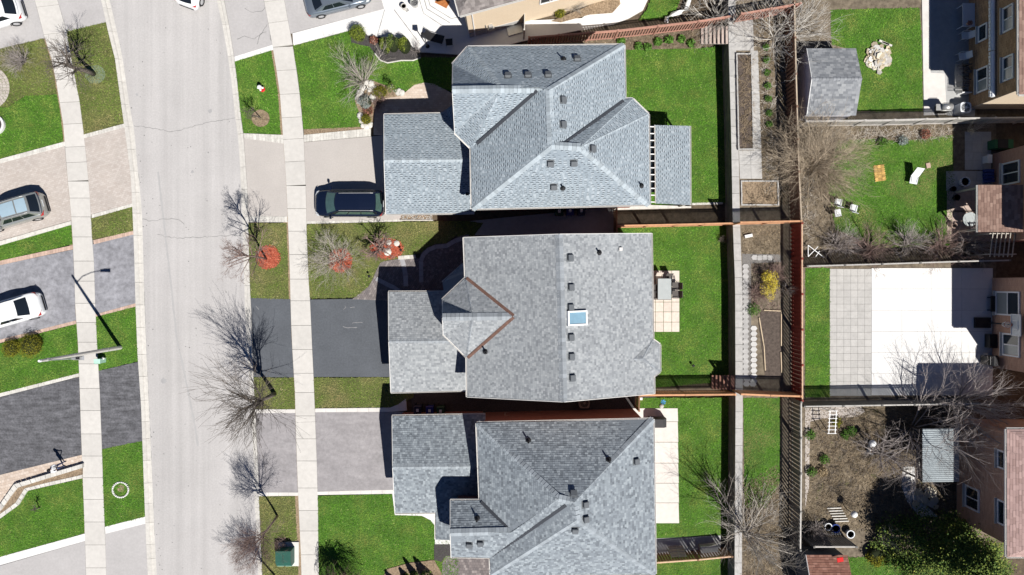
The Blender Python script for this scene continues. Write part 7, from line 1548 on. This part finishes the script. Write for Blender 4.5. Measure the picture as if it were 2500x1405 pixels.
# trellis ladders, globe lamps and planters of the overgrown garden
tl = empty('white_trellis', P(2010, 1020, ZT), label='white ladder trellis below the dark slatted fence', cat='trellis')
for sx in (-.22, .22): mb = MB(); mb.bar((sx, .75, 1.5), (sx, -.85, 1.3), .04, .04); mb.bar((sx, .75, 0), (sx, .75, 1.5), .04, .04); mb.bar((sx, -.85, 0), (sx, -.85, 1.3), .04, .04); mb.build('upright', mt['white'], tl)
for k in range(7): mb = MB(); t = k / 6; mb.bar((-.32, .75 - 1.6 * t, 1.5 - .2 * t), (.32, .75 - 1.6 * t, 1.5 - .2 * t), .035, .035); mb.build('rung', mt['white'], tl)
def globe(label, x, y, h, r_):
    o = empty('globe_lamp', P(x, y, ZT), label=label, cat='lamp'); mb = MB(); mb.tube([(0, 0, 0), (0, 0, h)], [.03, .025], 8); mb.build('post', mt['dark'], o)
    mb = MB(); mb.lathe((0, 0, h + r_), [(r_ * math.cos(a), r_ * math.sin(a)) for a in [(-80 + 20 * k) * math.pi / 180 for k in range(9)]], 16); mb.build('globe', mt['white'], o, smooth=True)
globe('white globe lamp in the overgrown garden', 2108, 1073, 1.0, .24); globe('white globe lamp near the shaded slatted steps', 2066, 1243, .9, .23)
pb = empty('planter_box', P(2122, 1092, ZT), R(-8), label='narrow white framed planter box beside the upper globe lamp', cat='planter')
for c, d in (((.11, 0, .2), (.03, .8, .4)), ((-.11, 0, .2), (.03, .8, .4)), ((0, .4, .2), (.25, .03, .4)), ((0, -.4, .2), (.25, .03, .4))): mb = MB(); mb.box(c, d); mb.build('side_board', mt['white'], pb)
mb = MB(); mb.box((0, 0, .16), (.19, .76, .3)); mb.build('soil', mt['mulch_b'], pb)
sb = empty('slatted_step', P(2046, 1252, ZT), R(2), label='striped slatted walkway piece below the overgrown garden', cat='walkway')
for k in range(6): mb = MB(); mb.box((k * .1 - .3, .35 - k * .19, .08), (1.0, .07, .05)); mb.build('slat', mt['stone_l'], sb)
for k, (x, y, r_, m2_, lb) in enumerate(((2016, 1282, .26, 'plast', 'pale bucket in the dark corner behind the bottom shed'), (2034, 1286, .3, 'bluep', 'blue tub in the dark corner behind the bottom shed'), (2070, 1300, .28, 'plast', 'big pale pot near the wiry bush'))):
    if m2_ == 'bluep' and 'bluep' not in mt: mt['bluep'] = M('blue_plastic', (0.03, 0.06, 0.25), bump=0)
    pot(lb, x, y, ZT, r_, .4, mt[m2_])
for k in range(4): pot('one of four little white cups in a row by the blue tub', 2029 + k * 6.5, 1301, ZT, .07, .15, mt['white'], name='cup'); 
for o_ in [o for o in bpy.data.objects if str(o.get('label', '')).startswith('one of four little')]: o_['group'] = 'row of little white cups'; o_['label'] = ['first', 'second', 'third', 'fourth'][int(o_.name[-1]) if '.' in o_.name else 0] + ' little white cup from the blue tub in the row'
fr = empty('flagstone_patch', P(2252, 1220, ZT), label='tan flagstones beside the curving white path', cat='stones')
for k in range(12): 
    mb = MB(); n = 5; rd = random.uniform(.2, .36); mb.prism([(rd * random.uniform(.7, 1.2) * math.cos(j / n * 6.283), rd * random.uniform(.7, 1.2) * math.sin(j / n * 6.283)) for j in range(n)], 0, .1); mb.build('flagstone', bpy.data.materials['flag_%d' % (k % 3)], fr, (random.uniform(-.6, .9), random.uniform(-.8, .8), .02 + k * .01), random.uniform(0, 6))
wn = empty('arched_trellis', P(2228, 1105, ZT), label='pale lattice panel beside the gazebo', cat='trellis')
for k in range(5): mb = MB(); mb.bar((-.3 + k * .17, -.7, 1.0), (-.3 + k * .17, .7, 1.0), .035, .03); mb.build('lath', mt['stone_l'], wn)
for k in range(5): mb = MB(); mb.bar((-.35, -.6 + k * .3, 1.03), (.45, -.6 + k * .3, 1.03), .035, .03); mb.build('lath', mt['stone_l'], wn)
for sx in (-.3, .38): mb = MB(); mb.bar((sx, 0, 0), (sx, 0, 1.0), .05, .05); mb.build('upright', mt['stone_l'], wn)
# collapsed frame beside the deep red fence
xf = empty('clothes_frame', P(1968, 618, ZT), label='white crossed folding frame behind the red fence corner', cat='frame')
for a, b in (((-.25, .5, .9), (.95, -.35, .7)), ((-.2, -.3, .8), (.45, .4, .9)), ((.3, -.35, .8), (.6, .1, .8)), ((-.25, .5, .9), (-.2, -.3, .8))): mb = MB(); mb.bar(a, b, .04, .04); mb.bar(a, (a[0], a[1], 0), .03, .03); mb.build('bar', mt['white'], xf)
# trellis arbour at the porch of the pinkish brick house
ar = empty('arbour', P(2395, 600, ZT), label='pale slatted arbour beside the brown porch roof', cat='arbour')
for k in range(6): mb = MB(); mb.bar((-.7 + k * .3, .75, 2.2), (-.9 + k * .3, -.9, 2.2), .05, .06); mb.build('slat', mt['bark_l'], ar)
for y in (.7, -.7): mb = MB(); mb.bar((-.9, y, 2.12), (.95, y, 2.12), .06, .08); mb.build('beam', mt['bark_l'], ar)
for sx, sy in ((-.85, -.7), (.9, -.7), (-.85, .7), (.9, .7)): mb = MB(); mb.bar((sx, sy, 0), (sx, sy, 2.1), .08, .08); mb.build('post', mt['bark_l'], ar)
# top patio by the cream house
pot('large dark urn on the white concrete at the top', 1014, 14, .02, .3, .6, mt['steel'], None, 'urn'); pot('small pale urn beside the large dark urn', 988, 22, .02, .2, .5, mt['walk'], None, 'urn')
mb = MB(); mb.box((0, 0, .02), (.25, .2, .04)); setp(mb.build('drain_cover', mt['steel'], loc=P(994, 26, .022), rz=.5), label='little grey drain cover below the small urn', cat='drain cover')
mb = MB(); mb.box((0, 0, .015), (.95, .55, .03)); setp(mb.build('door_mat', M('orange_mat', (0.36, 0.13, 0.04), var=.25, scale=8), loc=P(1080, 6, .024), rz=R(-27)), label='orange-brown mat on the white concrete steps', cat='mat')
gl = empty('garden_lamp', P(1044, 114), label='black garden lamp post at the corner of the shaded patio', cat='lamp')
mb = MB(); mb.lathe((0, 0, 0), [(.16, 0), (.14, .12), (.05, .2), (.035, .5), (.035, 2.0)], 10); mb.build('post', mt['dark'], gl); mb = MB(); mb.idx([(sx * w_, sy * w_, z) for z, w_ in ((2.0, .1), (2.3, .17)) for sx, sy in ((-1, -1), (1, -1), (1, 1), (-1, 1))], [(3, 2, 1, 0), (0, 1, 5, 4), (1, 2, 6, 5), (2, 3, 7, 6), (3, 0, 4, 7)]); mb.build('lantern', mt['glassb'], gl); mb = MB(); mb.idx([(-.19, -.19, 2.3), (.19, -.19, 2.3), (.19, .19, 2.3), (-.19, .19, 2.3), (0, 0, 2.5)], [(0, 1, 4), (1, 2, 4), (2, 3, 4), (3, 0, 4), (3, 2, 1, 0)]); mb.build('cap', mt['dark'], gl)
hm = empty('sling_lounger', P(1068, 98, .02), R(-14), label='black mesh lounger in the shade by the garden lamp', cat='lounger'); mb = MB(); mb.idx([(-.5, -.3, .35), (.45, -.35, .3), (.5, .3, .3), (-.5, .3, .35), (-.85, -.28, .75), (-.85, .28, .75)], [(0, 1, 2, 3), (0, 3, 5, 4)]); mb.build('sling', mt['dark'], hm)
for sy in (-.33, .33): mb = MB(); mb.tube([(-.85, sy, .75), (-.5, sy, .35), (.5, sy, .3)], [.018] * 3, 6); mb.tube([(-.5, sy, 0), (0, sy, .34)], [.018] * 2, 6); mb.tube([(.45, sy, 0), (.2, sy, .33)], [.018] * 2, 6); mb.build('side_frame', mt['steel'], hm)
chair('dark metal chair in the shade beside the black lounger', 1098, 108, .02, R(185), mt['dark'], mt['steel'])
bareshrub('brown bare bush against the cream house', 1398, 20, 1.5, .9, 310, 'bark_l', stems=26); leafshrub('bright yellow-green shrub against the cream house', 1366, 38, .8, .4, 'leaf_o', 311, n=800, size=.07)
sheet('bed', [(1345, 52), (1380, 38), (1420, 22), (1510, -20), (1515, 10), (1495, 32), (1440, 36), (1410, 44), (1370, 55)], .05, mt['mulch_b'], .1, kind='structure', label='brown bed along the cream house wall')
lawn([(1560, 50), (1580, 22), (1600, -30), (1680, -40), (1650, 25), (1640, 42)], 'scrap of lawn at the top edge beyond the pink fence')
pp_ = empty('drain_pipe', P(1640, 40), label='fat pale corrugated pipe lying beyond the pink fence', cat='pipe'); mb = MB(); q = [P(x, y, .25) - P(1640, 40) for x, y in ((1626, 55), (1628, 44), (1640, 36), (1662, 30), (1676, 22), (1682, 2), (1682, -20))]; mb.tube(q, [.16] * 7, 10); mb.build('pipe', mt['white'], pp_, smooth=True)
# small garden things
so_ = empty('solar_light', P(1690, 892), label='small dark stake light on the middle back lawn', cat='light'); mb = MB(); mb.tube([(0, 0, 0), (0, 0, .3)], [.02, .02], 6); mb.build('stake', mt['dark'], so_); mb = MB(); mb.lathe((0, 0, .28), [(.09, 0), (.1, .08), (.03, .12)], 10); mb.build('head', mt['dark'], so_)
ft = empty('pinwheel', P(1614, 978), label='blue pinwheel ornament beside the rusty fence', cat='ornament'); mb = MB(); mb.tube([(0, 0, 0), (0, 0, .7)], [.012, .012], 6); mb.build('stake', mt['bark_t'], ft)
for k in range(6): a = k * 1.047; mb = MB(); mb.idx([(0, 0, .7), (.2 * math.cos(a), .2 * math.sin(a), .72), (.17 * math.cos(a + .6), .17 * math.sin(a + .6), .78)], [(0, 1, 2)]); mb.build('vane', M('blue_vane', (0.05, 0.25, 0.6), bump=0) if k == 0 else bpy.data.materials['blue_vane'], ft)
mb = MB(); mb.lathe((0, 0, 0), [(.14, 0), (.16, .08), (.08, .16)], 8); setp(mb.build('rock', mt['stone_l'], loc=P(1615, 992)), label='tan rock under the blue pinwheel', cat='rock')
mb = MB(); mb.box((0, 0, .12), (.25, .18, .24)); setp(mb.build('stone_block', mt['concw'], loc=P(1563, 973)), label='small white block by the gate fence', cat='block')
mb = MB(); mb.box((0, 0, .1), (.55, .22, .18)); setp(mb.build('stone_block', mt['concw'], loc=P(1826, 577, ZT), rz=.2), label='white block in the mossy square bed', cat='block')
# folded loungers at the bottom fence
for k, (x, lb) in enumerate(((1640, 'folded lounger leaning on the bottom fence, nearest the house'), (1656, 'folded lounger leaning on the bottom fence, farther from the house'))):
    o = empty('folded_lounger', P(x, 1336, .02), R(6), label=lb, cat='lounger'); mb = MB(); mb.idx([(-.3, .1, .02), (.3, .1, .02), (.28, -.3, 1.1), (-.28, -.3, 1.1)], [(0, 1, 2, 3)]); mb.build('sling', mt['bark_l'], o)
    mb = MB()
    for sx in (-.31, .31): mb.tube([(sx, .12, 0), (sx * .95, -.3, 1.12)], [.02, .02], 6)
    for z in (.3, .6, .9): mb.tube([(-.31, .12 - .38 * z, z), (.31, .12 - .38 * z, z)], [.016, .016], 6)
    mb.build('frame', mt['steel'], o)
by = empty('hose_reel', P(1688, 1334, .02), label='grey hose reel frame by the folded loungers', cat='hose reel')
for a, b in (((-.25, 0, .6), (.3, .05, .6)), ((0, .3, .6), (.05, -.3, .62)), ((-.2, .2, .65), (.25, -.2, .6))): mb = MB(); mb.tube([a, b], [.022, .022], 6); mb.tube([a, (a[0], a[1], 0)], [.015, .015], 5); mb.build('arm', mt['steel'], by)
bx_ = empty('storage_box', P(1726, 1338, .02), R(6), label='low grey storage box at the end of the bottom fence', cat='storage box'); mb = MB(); mb.box((0, 0, .3), (1.2, .7, .6)); mb.build('body', mt['concg'], bx_); mb = MB(); mb.box((0, 0, .63), (1.26, .76, .06)); mb.build('lid', mt['coping'], bx_)
# loose leaf litter over the beds (real little leaves)
def litter(pts, z, dens, seed, mat, label):
    me = blades(pts, z, dens, seed)
    setp(link('leaf_litter', me, mt[mat]), label=label, kind='stuff')
LT = [(0, (0.06, 0.048, 0.032)), (.4, (0.14, 0.108, 0.07)), (.8, (0.27, 0.21, 0.135)), (1, (0.46, 0.38, 0.26))]
mt['litleaf'] = MT('fallen_leaf', LT, patch=.3, dry=(0.11, 0.13, 0.03), dscale=1.3, dlo=.62, dhi=.74)
litter([(1966, 990), (2345, 985), (2345, 1240), (2230, 1290), (1966, 1310)], ZT + .01, 130, 901, 'litleaf', 'dead leaves and stalks over the overgrown garden')
litter([(1846, 45), (1920, 40), (1930, 500), (1868, 500), (1862, 440), (1858, 370), (1850, 124)], ZT + .015, 120, 902, 'litleaf', 'dead leaves along the brown fence')
litter([(1815, 1180), (1905, 1130), (1925, 1500), (1815, 1500)], ZT + .01, 130, 903, 'litleaf', 'dead leaves under the big tangled tree')
litter([(1960, 312), (2330, 306), (2326, 331), (2200, 347), (2130, 342), (2040, 347), (2030, 640), (1960, 640)], ZT + .01, 110, 904, 'litleaf', 'dead leaves under the tan thicket')
litter([(1812, 553), (1905, 551), (1903, 622), (1812, 620)], ZT + .015, 130, 905, 'litleaf', 'dead leaves in the mossy square bed')
litter([(1420, 100), (1520, 92), (1680, 72), (1712, 70), (1712, 118), (1530, 122), (1420, 122)], .035, 110, 906, 'litleaf', 'dead leaves along the pink fence bed')
litter([(2030, 600), (2400, 600), (2400, 640), (2030, 645)], ZT + .01, 110, 907, 'litleaf', 'dead leaves under the row of bare bushes')
